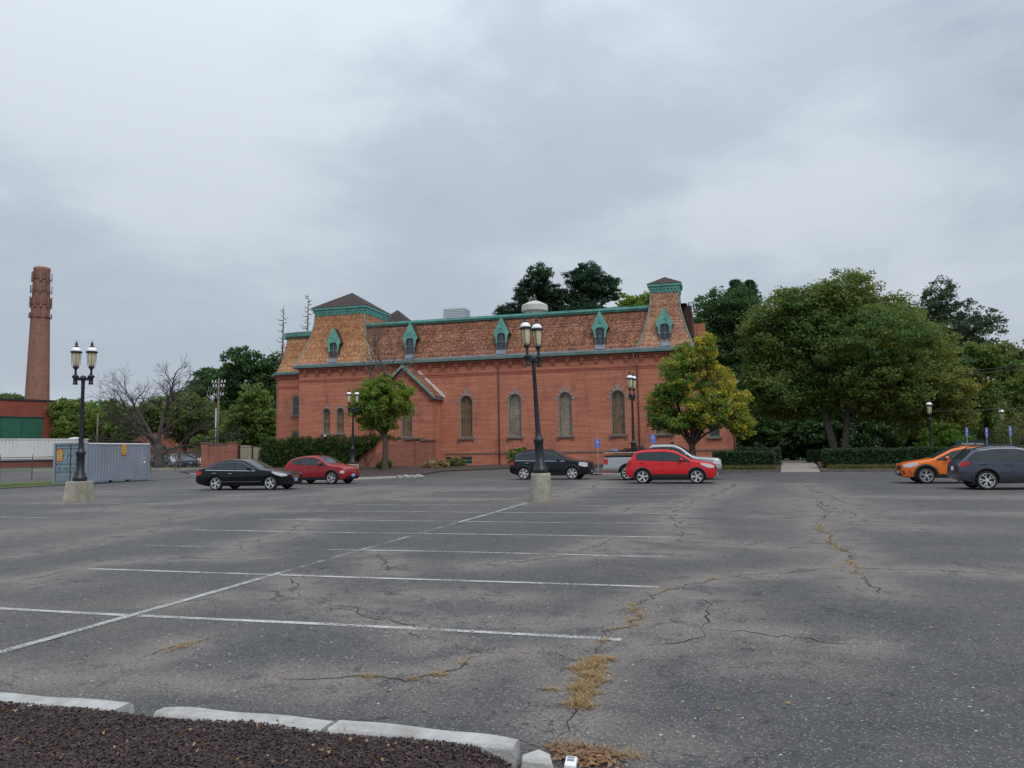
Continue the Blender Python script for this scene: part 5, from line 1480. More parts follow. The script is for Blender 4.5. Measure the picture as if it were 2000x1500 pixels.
q = MB(); q.lathe([(.05, 0), (.33, .02), (.36, .1), (.26, .24), (.1, .28)], (0, 0, 0), 10); o = q.build('tarp_bundle', plain('blue_grey_tarp', (0.10, 0.12, 0.17), 0.7, var=0.35, scale=5), label='small grey tarp bundle at the rear of the pickup load', category='tarp', smooth=True); o.location = (-5.9, 42.75, 1.52); o.scale = (.8, .6, .7)

# cars parked far away on the left, behind the wire fence
far = [(-72.5, 78.5, P_WHITE, 'white car parked farthest left behind the wire fence'), (-66.8, 77.5, P_BLACK, 'black car parked behind the bare tree trunk'), (-61.6, 76.5, P_SILVER, 'pale silver car with dark windows right of the bare tree'),
       (-58.3, 74.0, P_SLATE, 'dark blue car parked beside the brick gate wall'), (-63.5, 82.5, P_WHITE, 'white car in the second row beyond the wire fence'), (-69.5, 84.0, P_SLATE, 'blue car in the second row left of the bare tree')]
C0 = Car(4.6, 1.8, [(0, .58), (.05, .76), (.3, .86), (1.1, 1.0), (1.35, 1.03), (2.1, 1.40), (2.5, 1.48), (3.2, 1.47), (3.8, 1.33), (4.3, 1.10), (4.52, 1.02), (4.6, .66)], .95, 2.7, .9, .33, .2)
for i, (x, y, pm, lb) in enumerate(far):
    vehicle('parked_car', lb, 'car', (x, y, .42), R(-55+i*4), C0, pm, (5, 'wide'), group='cars parked beyond the wire fence', glass=(1.35, 4.1), posts=(2.7,), belt=lambda x: .95, ws=(1.4, 2.25), rw=(3.7, 4.2),
            head=([(.06, .66), (.5, .74)], [(.06, .78), (.5, .86)]), tail=([(4.35, .8), (4.55, .78)], [(4.35, .95), (4.55, .92)]), mirror=(1.8, .98))
# ================================================================ LAMP POSTS
M['lamp_glass'] = plain('frosted_lamp_glass', (0.52, 0.46, 0.30), 0.35, var=0.12, scale=8)
M['lamp_dome'] = plain('white_lamp_dome', (0.82, 0.83, 0.85), 0.3, var=0.04)
M['lamp_conc'] = plain('stained_concrete', (0.33, 0.31, 0.25), 0.95, var=0.22, scale=4, bump=0.5, dirt=(0.12, 0.11, 0.08), dirt_amt=0.75)
def lantern(root, x, z, s=1.0):
    q = MB(); q.lathe([(.055*s, z), (.06*s, z+.05), (.045*s, z+.12), (.05*s, z+.22), (.11*s, z+.30), (.115*s, z+.34), (.09*s, z+.36)], (x, 0, 0), 14)
    L = q.build('lantern', M['iron'], root, smooth=True)
    q = MB(); q.lathe([(.105*s, z+.345), (.125*s, z+.42), (.16*s, z+.62), (.172*s, z+.84), (.17*s, z+.90)], (x, 0, 0), 18); q.build('glass_shade', M['lamp_glass'], L, smooth=True)
    q = MB(); q.lathe([(.19*s, z+.885), (.245*s, z+.895), (.25*s, z+.935), (.20*s, z+.955)], (x, 0, 0), 20); q.build('brim', M['iron'], L)
    q = MB(); q.lathe([(.225*s, z+.94), (.205*s, z+1.00), (.15*s, z+1.08), (.07*s, z+1.12)], (x, 0, 0), 18); q.build('dome', M['lamp_dome'], L, smooth=True)
    q = MB(); q.lathe([(.085*s, z+1.11), (.10*s, z+1.15), (.05*s, z+1.19), (.045*s, z+1.22), (.075*s, z+1.25), (.02*s, z+1.30), (.03*s, z+1.33), (.004, z+1.38)], (x, 0, 0), 12); q.build('finial', M['iron'], L, smooth=True)
    for k in range(4):
        a = k*math.pi/2+.4; q = MB(); q.path([(x+.10*s*math.cos(a), .10*s*math.sin(a), z+.28), (x+.165*s*math.cos(a), .165*s*math.sin(a), z+.40), (x+.20*s*math.cos(a), .20*s*math.sin(a), z+.89)], .010*s, 5); q.build('cage_bar', M['iron'], L)
def lamp_post(label, loc, rz, base='square', heads=2, tilt=None, z0=None):
    root = thing('lamp_post', label, 'lamp post', loc, rz, 'black lamp posts', tilt=None)
    pole_root = root
    if base == 'square':
        q = MB(); vs = []
        for h, z in ((.47, -.05), (.46, .1), (.40, .74), (.38, .78)):
            for a in range(16):
                t_ = 2*math.pi*a/16; c, s_ = math.cos(t_), math.sin(t_); k = h/max(abs(c), abs(s_))*.97; k = min(k, h*1.28); vs.append((c*k, s_*k, z))
        q.add(vs, [(i*16+a, i*16+(a+1) % 16, (i+1)*16+(a+1) % 16, (i+1)*16+a) for i in range(3) for a in range(16)]+[tuple(range(48, 64))]); hb = .78
        q.build('concrete_base', M['lamp_conc'], root)
    elif base == 'round':
        q = MB(); q.lathe([(.385, -.05), (.37, .08), (.345, .5), (.33, .88), (.31, .93)], (0, 0, 0), 20); hb = .93
        r2 = np.random.default_rng(2); q.v = [(v[0]*(1+r2.normal(0, .02)), v[1]*(1+r2.normal(0, .02)), v[2]) for v in q.v]
        q.build('concrete_base', M['lamp_conc'], root)
    else: hb = 0.0
    tx, ty = tilt or (0, 0)
    def T(o):
        # the pole leans on its base
        if tilt:
            o.matrix_parent_inverse = Matrix.Translation((0, 0, hb)) @ Matrix.Rotation(ty, 4, 'Y') @ Matrix.Rotation(tx, 4, 'X') @ Matrix.Translation((0, 0, -hb))
        return o
    zt = 4.80 if base != 'garden' else 3.2
    if base == 'garden':
        hb = 0
        zt = z0-1.36
    q = MB(); q.lathe([(.25, hb-.02), (.25, hb+.16), (.19, hb+.20), (.20, hb+.30), (.15, hb+.36), (.145, hb+1.0), (.175, hb+1.05), (.175, hb+1.14), (.13, hb+1.18), (.10, hb+1.26), (.088, hb+1.45), (.062, zt-.45), (.075, zt-.40), (.065, zt-.34), (.07, zt-.12), (.10, zt-.06), (.10, zt+.06), (.05, zt+.10)], (0, 0, 0), 16)
    T(q.build('pole', M['iron'], root, smooth=True))
    if heads == 2:
        q = MB(); q.box(-.28, .28, -.045, .045, zt-.10, zt+.02); T(q.build('cross_arm', M['iron'], root, bevel=.01))
        for sx in (-1, 1):
            q = MB(); q.lathe([(.085, zt-.26), (.10, zt-.24), (.075, zt-.2), (.08, zt-.02), (.13, zt+.04), (.12, zt+.09), (.06, zt+.12)], (sx*.29, 0, 0), 14); T(q.build('bracket', M['iron'], root, smooth=True))
        n0 = len(root.children)
        lantern(root, -.29, zt+.10, .86); lantern(root, .29, zt+.10, .86)
        for c in root.children:
            if c.name.startswith('lantern'): T(c)
    else:
        lantern(root, 0, zt+.02, .9)
    return root
LA = lamp_post('black twin lamp post on a square stained concrete base near the grey container', (-24.15, 24.48, lz(-24, 24)), R(22), 'square')
LC = lamp_post('leaning black twin lamp post on a round concrete base mid car park', (-5.95, 25.18, lz(-6, 25)), R(62), 'round', tilt=(R(0.4), 0))
LC.rotation_euler = (0, 0, R(62))
for c in LC.children:
    if not c.name.startswith('concrete_base'):
        c.matrix_parent_inverse = Matrix.Translation((0, 0, .93)) @ Matrix.Rotation(R(-62), 4, 'Z') @ Matrix.Rotation(R(-2.8), 4, 'Y') @ Matrix.Rotation(R(62), 4, 'Z') @ Matrix.Translation((0, 0, -.93))
lamp_post('black twin lamp post behind the small maple beside the ivy wall', (-26.05, 51.0, gz(-26, 51)), R(35), 'square')
lamp_post('black twin lamp post standing behind the silver pickup', (-5.14, 45.6, gz(-5, 45.6)), R(75), 'round')
lamp_post('tall black garden lamp rising above the right hedge', (13.2, 56.4, gz(13, 56)), 0, 'garden', 1, z0=4.35)
lamp_post('shorter black garden lamp just left of the tall hedge lamp', (14.95, 66, .42), 0, 'garden', 1, z0=3.42)
lamp_post('dim garden lamp under the large spreading tree', (13.03, 75, .42), 0, 'garden', 1, z0=4.35)
lamp_post('garden lamp behind the blue parking signs at far right', (18.6, 60.3, .42), 0, 'garden', 1, z0=3.8)

# ================================================================ BLUE PARKING SIGNS
def wheelchair(root, z, y, s):
    q = MB()
    def disc(cx, cz, r, r_in=0, a0=0, a1=6.283, n=18):
        pts = [(cx+r*math.cos(a0+(a1-a0)*k/n), cz+r*math.sin(a0+(a1-a0)*k/n)) for k in range(n+1)]
        if r_in:
            pin = [(cx+r_in*math.cos(a0+(a1-a0)*k/n), cz+r_in*math.sin(a0+(a1-a0)*k/n)) for k in range(n+1)]
            q.add([(p[0], y, p[1]) for p in pts]+[(p[0], y, p[1]) for p in pin], [(i, i+1, i+n+2, i+n+1) for i in range(n)])
        else: q.add([(p[0], y, p[1]) for p in pts[:-1]], [tuple(range(n))])
    disc(-.01*s, z+.095*s, .022*s)
    disc(-.005*s, z-.03*s, .075*s, .055*s, R(150), R(385))
    q.add([(x*s, y, z+zz*s) for x, zz in ((-.03, .07), (.0, .07), (.005, .0), (.05, .0), (.085, -.085), (.065, -.095), (.035, -.025), (-.025, -.025))], [tuple(range(8))])
    return q
def park_sign(label, x, y, zt, rz):
    root = thing('parking_sign', label, 'sign', (x, y, gz(x, y)), rz, 'blue accessible parking signs')
    h = zt-gz(x, y)
    q = MB(); q.box(-.03, .03, .0, .03, -.05, h-.05); q.build('post', M['galv'], root)
    q = MB(); q.box(-.155, .155, -.012, 0, h-.30, h); p = q.build('plate', M['sign_white'], root)
    q = MB(); q.box(-.150, .150, -.016, -.011, h-.295, h-.005); q.build('face', M['sign_blue'], p)
    wheelchair(root, h-.15, -.0195, 1.15).build('wheelchair_symbol', M['sign_white'], p)
    q = MB(); q.box(-.155, .155, -.012, 0, h-.56, h-.315); p = q.build('plate', M['sign_white'], root)
    q = MB(); q.box(-.150, .150, -.016, -.011, h-.555, h-.32); q.build('face', M['sign_blue'], p)
    q = MB()
    for k in range(4): q.box(-.09+.02*(k % 2), .09-.02*(k % 2), -.018, -.0165, h-.53+.05*k, h-.52+.05*k)
    q.build('lettering', M['sign_white'], p, kind='stuff')
park_sign('blue parking sign between the black SUV and the pickup', -7.8, 49.0, 2.36, R(8)); park_sign('blue parking sign above the bed of the pickup, left of its cab', -4.3, 49.0, 2.58, R(8))
park_sign('leftmost blue parking sign above the slate grey crossover', 14.6, 53.7, 2.69, R(52)); park_sign('middle blue parking sign above the slate grey crossover', 15.72, 53.8, 2.66, R(52)); park_sign('rightmost blue parking sign above the slate grey crossover', 16.95, 53.6, 2.72, R(50))
q = MB(); q.box(-.25, .25, -.2, .2, 0, 1.15); q.box(-.28, .28, -.23, .23, 1.15, 1.2); o = q.build('utility_box', plain('red_brown_paint', (0.33, 0.06, 0.05), 0.6, var=0.25), bevel=.01, label='red metal utility box behind the nose of the black SUV', category='utility box'); o.location = (-7.25, 48.9+.5, gz(0, 49.4))

# name board of the hall
def text_mesh(s, size, mat, name, parent, loc, rot):
    cu = bpy.data.curves.new('txt', 'FONT'); cu.body = s; cu.size = size; cu.align_x = 'CENTER'; cu.align_y = 'CENTER'; cu.extrude = .002
    to = bpy.data.objects.new('txt', cu); COL.objects.link(to); bpy.context.view_layer.update()
    me = bpy.data.meshes.new_from_object(to.evaluated_get(bpy.context.evaluated_depsgraph_get())); bpy.data.objects.remove(to)
    me.materials.clear(); me.materials.append(mat)
    o = link(name, me, parent); o.location = loc; o.rotation_euler = rot
    return o
NB = thing('name_board', 'dark green board lettered CHENEY HALL above a white panel', 'sign', (16.2, 58.4, .42), R(12))
M['board_green'] = plain('dark_green_board', (0.012, 0.035, 0.032), 0.5, var=0.2)
q = MB(); q.prism([(-1.05, .95), (1.05, .95), (1.05, 1.42), (.6, 1.52), (0, 1.58), (-.6, 1.52), (-1.05, 1.42)], -.03, .03, 'y'); q.build('board', M['board_green'], NB)
for x in (-1.1, 1.1):
    q = MB(); q.box(x-.05, x+.05, -.05, .05, -.1, 1.5); q.build('post', M['board_green'], NB)
text_mesh('CHENEY HALL', .235, M['sign_white'], 'lettering', NB, (0, -.034, 1.22), (R(90), 0, 0))
q = MB(); q.box(-.75, .75, -.05, .05, .35, .93); q.build('white_panel', M['white'], NB)

# ================================================================ LEFT SIDE: CONTAINER, TRAILER, STREET
M['cont'] = plain('container_blue_grey', (0.245, 0.285, 0.35), 0.55, 0.1, var=0.08, scale=1.5, dirt=(0.16, 0.17, 0.18), dirt_amt=0.4)
M['cont_d'] = plain('container_door_grey', (0.19, 0.245, 0.30), 0.55, 0.1, var=0.12, scale=2, dirt=(0.12, 0.13, 0.14))
M['rubber'] = plain('door_gasket', (0.03, 0.035, 0.045), 0.8)
CT = thing('shipping_container', 'blue-grey steel shipping container with yellow and red stickers', 'container', (-38.6, 39.6, .03), R(4))
def corr(length, z0, z1, depth, pitch=.278):
    P = []; x = 0
    while x < length-pitch*.5:
        P += [(x, 0), (x+pitch*.25, 0), (x+pitch*.5, depth), (x+pitch*.75, depth)]; x += pitch
    P.append((length, 0)); return P
Lc, Wc, Hc = 6.06, 2.44, 2.59
pr = corr(Lc-.3, 0, 0, .016)
q = MB(); q.grid([[(-.05-d, .15+y, z) for y, d in pr] for z in (.16, 2.48)]); q.build('side_wall', M['cont'], CT)
q = MB(); q.grid([[(-Wc+.05+d, .15+y, z) for y, d in pr] for z in (.16, 2.48)]); q.build('side_wall', M['cont'], CT)
q = MB(); q.box(-Wc+.06, -.06, .2, Lc-.1, .14, .17); q.box(-Wc+.06, -.06, Lc-.12, Lc-.06, .17, 2.5); q.build('end_wall', M['cont'], CT, kind=None)
q = MB(); q.box(-Wc+.05, -.05, .12, Lc-.06, 2.53, 2.56); q.build('roof', M['cont'], CT)
for x in (-.07, -Wc+.07):
    q = MB(); q.box(x-.07, x+.07, 0, .14, .0, Hc); q.build('corner_post', M['cont'], CT, bevel=.01)
    q = MB(); q.box(x-.07, x+.07, Lc-.14, Lc, .0, Hc); q.build('corner_post', M['cont'], CT, bevel=.01)
    q = MB(); q.box(x-.05, x+.05, .14, Lc-.14, 2.48, 2.565); q.build('top_rail', M['lamp_dome'] if x > -1 else M['cont'], CT)
    q = MB(); q.box(x-.06, x+.06, .14, 2.02, .03, .16); q.box(x-.06, x+.06, 2.42, 3.64, .03, .16); q.box(x-.06, x+.06, 4.04, Lc-.14, .03, .16); q.box(x-.05, x+.05, 2.02, 4.04, .125, .16); q.build('bottom_rail', M['cont_d'], CT)
q = MB(); q.box(-Wc+.14, -.14, .0, .12, 2.46, Hc-.01); q.build('door_header', M['cont_d'], CT)
q = MB(); q.box(-Wc+.14, -.14, .0, .12, .01, .15); q.build('door_sill', M['cont_d'], CT)
for i in range(2):
    x1 = -.15-1.07*i; x0 = x1-1.05
    P = []
    zz = [(.17, 0), (.22, 0), (.60, 0), (.63, .035), (.74, .035), (.77, 0), (1.10, 0), (1.13, .035), (1.24, .035), (1.27, 0), (1.62, 0), (1.65, .035), (1.76, .035), (1.79, 0), (2.10, 0), (2.13, .035), (2.20, .035), (2.23, 0), (2.44, 0)]
    q = MB(); q.grid([[(x, .045+d, z) for x in (x0+.03, x1-.03)] for z, d in zz]); D = q.build('door', M['cont_d'], CT)
    q = MB(); q.box(x0-.005, x1+.005, .095, .105, .16, 2.455); q.build('gasket', M['rubber'], D)
    for xx in (x0+.26, x1-.26):
        q = MB(); q.tube((xx, .0, .06), (xx, .0, 2.54), .017, n=8); q.build('locking_bar', M['galv'], D)
        q = MB(); q.box(xx-.12, xx+.10, -.02, .02, 1.02, 1.06); q.build('handle', M['galv'], D)
def sticker(x, y, z, face, tall):
    S_ = MB(); R2 = M['stk_red']; 
    return S_
M['stk_red'] = plain('sticker_red', (0.55, 0.07, 0.03), 0.5, var=0.15); M['stk_yel'] = plain('sticker_yellow', (0.80, 0.48, 0.06), 0.5, var=0.1); M['stk_ink'] = plain('sticker_ink', (0.10, 0.04, 0.02), 0.6)
def sticker(face):
    def bx(u0, u1, z0, z1, d):
        q = MB()
        if face == 'door': q.box(u0, u1, .022-d, .024-d, z0, z1)
        else: q.box(-.030+d, -.028+d, u0, u1, z0, z1)
        return q
    if face == 'door': u, z0, h, w_ = -2.19, 1.42, .78, .40
    else: u, z0, h, w_ = 3.18, 1.76, .74, .44
    p = bx(u, u+w_, z0, z0+h, 0).build('sticker', M['stk_red'], CT)
    bx(u+.02, u+w_-.02, z0+h*.17, z0+h*.80, .004).build('panel', M['stk_yel'], p)
    q = MB()
    for k in range(4):
        m_ = bx(u+.05, u+w_-.05, z0+h*(.22+.145*k), z0+h*(.22+.145*k)+.035, .007); q.add(m_.v, m_.f)
    q.build('lettering', M['stk_ink'], p, kind='stuff')
    q = MB()
    for zz in (.07, .87):
        m_ = bx(u+.06, u+w_-.06, z0+h*zz, z0+h*zz+.05, .004); q.add(m_.v, m_.f)
    q.build('lettering', M['stk_yel'], p, kind='stuff')
sticker('door'); sticker('side')
text_mesh('0', .26, M['sign_white'], 'lettering', CT, (-1.52, .018, 1.72), (R(90), 0, 0)); text_mesh(':', .3, M['sign_white'], 'lettering', CT, (-.85, .018, 1.72), (R(90), 0, 0))
q = MB()
for k in range(9): q.box(-.0295, -.0285, 5.20, 5.225, .85+.16*k, .95+.16*k)
q.box(-.0295, -.0285, 5.42, 5.58, 1.18, 1.36); q.build('lettering', M['sign_white'], CT, kind='stuff')
q = MB(); q.box(-.0295, -.0285, 5.38, 5.64, 1.5, 1.58); q.build('lettering', M['stk_yel'], CT)

# white box trailer on the street
TRL = thing('box_trailer', 'long white ribbed box trailer parked behind the container', 'trailer', (-83.6, 86.0, .42), math.atan2(9.5, 4.4)+math.pi)
M['trl'] = plain('trailer_white', (0.62, 0.63, 0.63), 0.55, var=0.08, scale=1, dirt=(0.35, 0.33, 0.3))
q = MB(); q.box(0.02, 15.0, -2.55, -.05, 1.10, 3.75); TB = q.build('box', M['trl'], TRL)
rb = MB(); rb.box(0, .20, -.045, .0, 1.16, 3.62); rme = rb.mesh('rib', M['trl'])
for k in range(36):
    o = link('rib', rme, TRL); o.location = (.12+.41*k, .0, 0)
    o.location = (.12+.41*k, -.005, 0)
q = MB(); q.box(0, 15.02, -2.57, .03, 3.62, 3.78); q.build('top_rail', M['trl'], TRL)
q = MB(); q.box(0, 15.02, -2.57, .03, .98, 1.15); q.build('bottom_rail', M['galv'], TRL)
q = MB(); q.lathe([(1.9, 3.79), (1.5, 3.92), (.5, 4.0)], (0, 0, 0), 12); q.v = [(1.2+v[0]*.45, -1.3+v[1]*.55, v[2]) for v in q.v]; q.build('roof_fairing', M['trl'], TRL)
for xx in (1.4, 2.7, 12.4):
    for yy in (-.35, -2.2):
        q = MB(); q.lathe([(.3, -.14), (.48, -.13), (.5, 0), (.48, .13), (.3, .14)], (0, 0, 0), 20); q.v = [(xx+v[0], yy+v[2], .5+v[1]) for v in q.v]; q.build('wheel', M['tyre'], TRL, smooth=True)
q = MB(); q.box(.6, 13.6, -1.8, -.8, .72, .98); q.build('chassis', M['black'], TRL)

# warehouse with a green shutter, brick houses, the tall stack
def bldg(name, label, cat, corner, ang, w_, d_, h_, mat):
    t_ = thing(name, label, cat, (corner[0], corner[1], .42), ang)
    q = MB(); q.box(-w_, 0, 0, d_, -.5, h_); q.build('wall', mat, t_)
    return t_
WA = bldg('warehouse', 'dark red brick warehouse with a wide green shutter behind the trailer', 'building', (-98.9, 95.3), math.atan2(7, 2.7), 42, 26, 9.8, M['brick_dk'])
q = MB(); q.box(-42.1, .12, -.12, 26.1, 9.8, 10.05); q.build('coping', M['black'], WA)
q = MB(); q.box(-38, -1.9, -.1, 0, 3.6, 7.2); SH = q.build('green_shutter', plain('green_shutter_paint', (0.018, 0.105, 0.07), 0.6, var=0.15, scale=1), WA)
for k in range(13):
    q = MB(); q.box(-38+k*2.77, -38+k*2.77+.06, -.13, -.10, 3.6, 7.2); q.build('seam', M['board_green'], SH)
q = MB(); q.box(-38.15, -1.75, -.16, 0, 7.2, 7.42); q.build('lintel', M['board_green'], WA)
q = MB(); q.box(-40, -20, -.06, 0, .2, 2.6); q.build('loading_bay', M['black'], WA)
def house(name, label, c, ang, w_, d_, h_, wins, roof):
    t_ = bldg(name, label, 'building', c, ang, w_, d_, h_, M['brick2'])
    q = MB(); q.prism([(-w_-.4, h_), (.4, h_), (.4, h_+.18), (-w_/2, h_+roof), (-w_-.4, h_+.18)], -.4, d_+.4, 'y'); q.build('roof', M['lead'], t_)
    q = MB(); q.box(-w_-.3, .3, -.32, 0, h_-.35, h_-.01); q.build('cornice', M['black'], t_)
    for (x, z0, z1, ww) in wins:
        q = MB(); q.prism(arch(x, ww, z0, z1, 8), -.03, .02, 'y'); W = q.build('window', M['stone'], t_)
        q = MB(); q.prism(arch(x, ww-.16, z0+.08, z1-.08, 8), -.045, -.031, 'y'); q.build('pane', M['glass_dark'], W)
house('brick_house', 'brick house with grey roof and dark arched windows behind the bare tree', (-82.0, 102.0), R(16), 10, 8, 6.9, [(-7.4, 3.9, 6.2, 1.0), (-4.6, 3.9, 6.2, 1.0), (-1.8, 3.9, 6.2, 1.0), (-7.4, .8, 2.9, 1.0), (-5.0, .8, 2.9, 1.0), (-2.2, .8, 2.9, 1.0)], 1.6)
house('brick_house', 'narrow brick building with one dark window beside the warehouse', (-103.3, 108.0), R(14), 9, 8, 8.6, [(-1.5, 5.2, 7.6, 1.2), (-1.5, 1.4, 3.4, 1.2)], 1.4)

SK = thing('smokestack', 'tall tapering brick smokestack carrying antennas at its top', 'smokestack', (-128.2, 119.0, .4))
q = MB(); q.lathe([(2.75, -1), (2.30, 8), (2.05, 14), (1.78, 24), (1.42, 37.8), (1.48, 38.0), (1.48, 38.4), (1.3, 38.6)], (0, 0, 0), 28); q.build('shaft', M['brick_ch'], SK, smooth=True)
M['ant'] = plain('antenna_brown', (0.21, 0.10, 0.08), 0.6, var=0.25); r_ = np.random.default_rng(8)
for zz, n, hh in ((29.0, 7, .9), (31.6, 9, 2.2), (34.2, 8, 1.6), (36.6, 7, 1.8)):
    rr = 1.89-.026*(zz-20)
    q = MB(); q.lathe([(rr+.12, zz-.5), (rr+.12, zz-.35)], (0, 0, 0), 20); q.build('antenna_ring', M['rust'], SK)
    for k in range(n):
        a = 2*math.pi*(k+r_.uniform(-.2, .2))/n
        q = MB(); q.obox(((rr+.26)*math.cos(a), (rr+.26)*math.sin(a), zz), (.16, .40, hh), (0, 0, a)); q.build('antenna', M['ant'], SK)
        q = MB(); q.tube((rr*math.cos(a), rr*math.sin(a), zz-.3), ((rr+.4)*math.cos(a), (rr+.4)*math.sin(a), zz-.3), .05, n=5); q.build('antenna_bracket', M['rust'], SK)

# wire fences on steel posts
def fence_mesh_mat():
    t = NT('chain_link'); t.set((0.16, 0.15, 0.14), 0.6, 0.5)
    uv = t.co('Object'); sp_ = t.n('ShaderNodeSeparateXYZ'); t.l(uv, sp_.inputs[0])
    def wire(op):
        s_ = t.math(op, sp_.outputs[0], sp_.outputs[2]); f_ = t.math('FRACT', t.math('MULTIPLY', s_, 14.0)); return t.math('LESS_THAN', f_, .10)
    a = t.math('MAXIMUM', wire('ADD'), wire('SUBTRACT'))
    tr = t.n('ShaderNodeBsdfTransparent'); ms = t.n('ShaderNodeMixShader'); t.l(a, ms.inputs[0]); t.l(tr.outputs[0], ms.inputs[1]); t.l(t.b.outputs[0], ms.inputs[2]); t.l(ms.outputs[0], t.out.inputs[0])
    return t.mat
M['link'] = fence_mesh_mat()
def fence(label, a, b, h, n):
    a = Vector(a); b = Vector(b); d = b-a; root = thing('wire_fence', label, 'fence', (a.x, a.y, gz(a.x, a.y)), math.atan2(d.y, d.x))
    for k in range(n+1):
        x = d.length*k/n; z = gz(0, a.y+d.y*k/n)-gz(0, a.y)
        q = MB(); q.tube((x, 0, z-.1), (x, 0, z+h), .038, n=8); q.tube((x, 0, z+h), (x, -.22, z+h+.25), .02, n=5); q.build('post', M['rust'], root)
    zb = gz(0, b.y)-gz(0, a.y)
    q = MB(); q.path([(d.length*k/n, 0, h+gz(0, a.y+d.y*k/n)-gz(0, a.y)) for k in range(n+1)], .022, 6); q.build('top_rail', M['rust'], root)
    q = MB(); q.grid([[(d.length*k/n, 0, gz(0, a.y+d.y*k/n)-gz(0, a.y)+z) for k in range(n+1)] for z in (.05, h)]); q.build('wire_mesh', M['link'], root)
fence('rusty wire fence on the grass strip in front of the white trailer', (-56, 38), (-49.4, 48.4), 1.75, 6)
fence('wire fence running between the container and the brick gate wall', (-49.2, 48.8), (-44.6, 58.2), 1.75, 5)

# brick gate wall with iron gate, tan boarded enclosure behind
GW = thing('brick_gate_wall', 'red brick gate wall with recessed panels left of the iron gate', 'wall', (-48.2, 66.0, .42), world=True)
q = MB(); q.box(-50.2, -46.3, 66.0, 66.4, .1, 2.72); q.build('wall', M['brick2'], GW)
for x0, x1 in ((-50.3, -49.5), (-47.3, -46.2)):
    q = MB(); q.box(x0, x1, 65.86, 66.5, .1, 2.86); q.build('pier', M['brick2'], GW)
    q = MB(); q.box(x0-.06, x1+.06, 65.80, 66.56, 2.86, 2.98); q.build('cap', M['stone'], GW)
q = MB(); q.box(-49.5, -47.3, 65.94, 66.46, 2.72, 2.82); q.build('coping', M['stone'], GW)
q = MB(); q.box(-49.5, -47.3, 65.93, 66.0, .1, .7); q.build('plinth', M['brick2'], GW)
IG = thing('iron_gate', 'black iron picket gate between the brick wall and the ivy', 'gate', (-44.4, 66.1, .42), world=True)
for x in np.arange(-46.1, -43.2, .16):
    q = MB(); q.tube((x, 66.1, .5), (x, 66.1, 2.55), .013, n=5); q.build('picket', M['iron'], IG)
for z in (.62, 2.4):
    q = MB(); q.box(-46.15, -43.2, 66.08, 66.12, z, z+.05); q.build('rail', M['iron'], IG)
for x in (-46.1, -44.6, -43.25):
    q = MB(); q.box(x-.05, x+.05, 66.04, 66.16, .4, 2.7); q.build('post', M['iron'], IG)
TE = thing('board_enclosure', 'tan boarded enclosure standing behind the iron gate', 'enclosure', (-45.5, 69, .42), world=True)
for k in range(22):
    x = -48.6+k*.30; q = MB(); q.box(x, x+.285, 69.0+.01*(k % 2), 69.04+.01*(k % 2), .3, 2.55+.10*math.sin(k*.5)); q.build('board', M['tan'] if 'tan' in M else M.setdefault('tan', plain('tan_board', (0.42, 0.37, 0.28), 0.8, var=0.15, scale=3)), TE)

# utility poles and wires
def upole(label, x, y, h, grey):
    t_ = thing('utility_pole', label, 'utility pole', (x, y, .42)); q = MB(); q.tube((0, 0, -.2), (0, 0, h), .14, .10, 10); q.build('pole', M['wood_pole'], t_, smooth=True)
    if grey:
        q = MB(); q.tube((-.22, -.1, 0), (-.22, -.1, h*.66), .09, n=8); q.build('conduit', M['galv'], t_, smooth=True)
        for z, l in ((h-.5, .95), (h-1.0, .8), (h-2.0, .7)):
            q = MB(); q.box(-l, l, -.04, .04, z-.04, z+.04); A_ = q.build('crossarm', M['galv'], t_)
            for k in range(5):
                q = MB(); q.lathe([(.05, 0), (.08, .06), (.04, .12), (.07, .18), (.02, .24)], (-l+.1+k*(2*l-.2)/4, 0, z+.06), 8); q.build('insulator', M['lamp_dome'], A_)
        q = MB(); q.lathe([(.2, 0), (.24, .05), (.24, .75), (.15, .85)], (-.75, -.1, h-2.9), 12); q.build('transformer', M['galv'], t_, smooth=True)
        for k in range(5):
            q = MB(); q.path([(-1.2+.5*k, -.1, h-1.0), (-1.5+.4*k, -.15, h-1.9), (-1.0+.3*k, -.1, h-2.4)], .03, 5); q.build('jumper_wire', M['galv'], t_)
    return t_
upole('wooden utility pole with grey conduit behind the brick gate wall', -57.3, 78, 10.3, True); upole('plain wooden utility pole among the trees on the left', -86.0, 90, 7.4, False)
def wire(label, pts):
    q = MB(); q.path(pts, .022, 4); q.build('overhead_wire', M['black'], label=label, category='wire', group='overhead wires')
def sagw(a, b, s_, n=10): return [tuple(Vector(a).lerp(Vector(b), k/n)-Vector((0, 0, s_*4*(k/n)*(1-k/n)))) for k in range(n+1)]
wire('upper overhead wire running left from the utility pole', sagw((-57.3, 78, 10.2), (-110, 112, 11.5), .7)); wire('lower overhead wire running left from the utility pole', sagw((-57.3, 78, 9.5), (-110, 112, 10.6), .8))
wire('upper pale wire crossing the trees at the right edge', sagw((16.6, 61.5, 6.85), (40, 61, 9.3), .25)); wire('lower pale wire crossing the trees at the right edge', sagw((16.6, 61.5, 6.62), (40, 61, 8.9), .25))
wire('thin wire strung past the garden lamps', sagw((13.3, 57.5, 3.9), (30, 60, 4.6), .15))

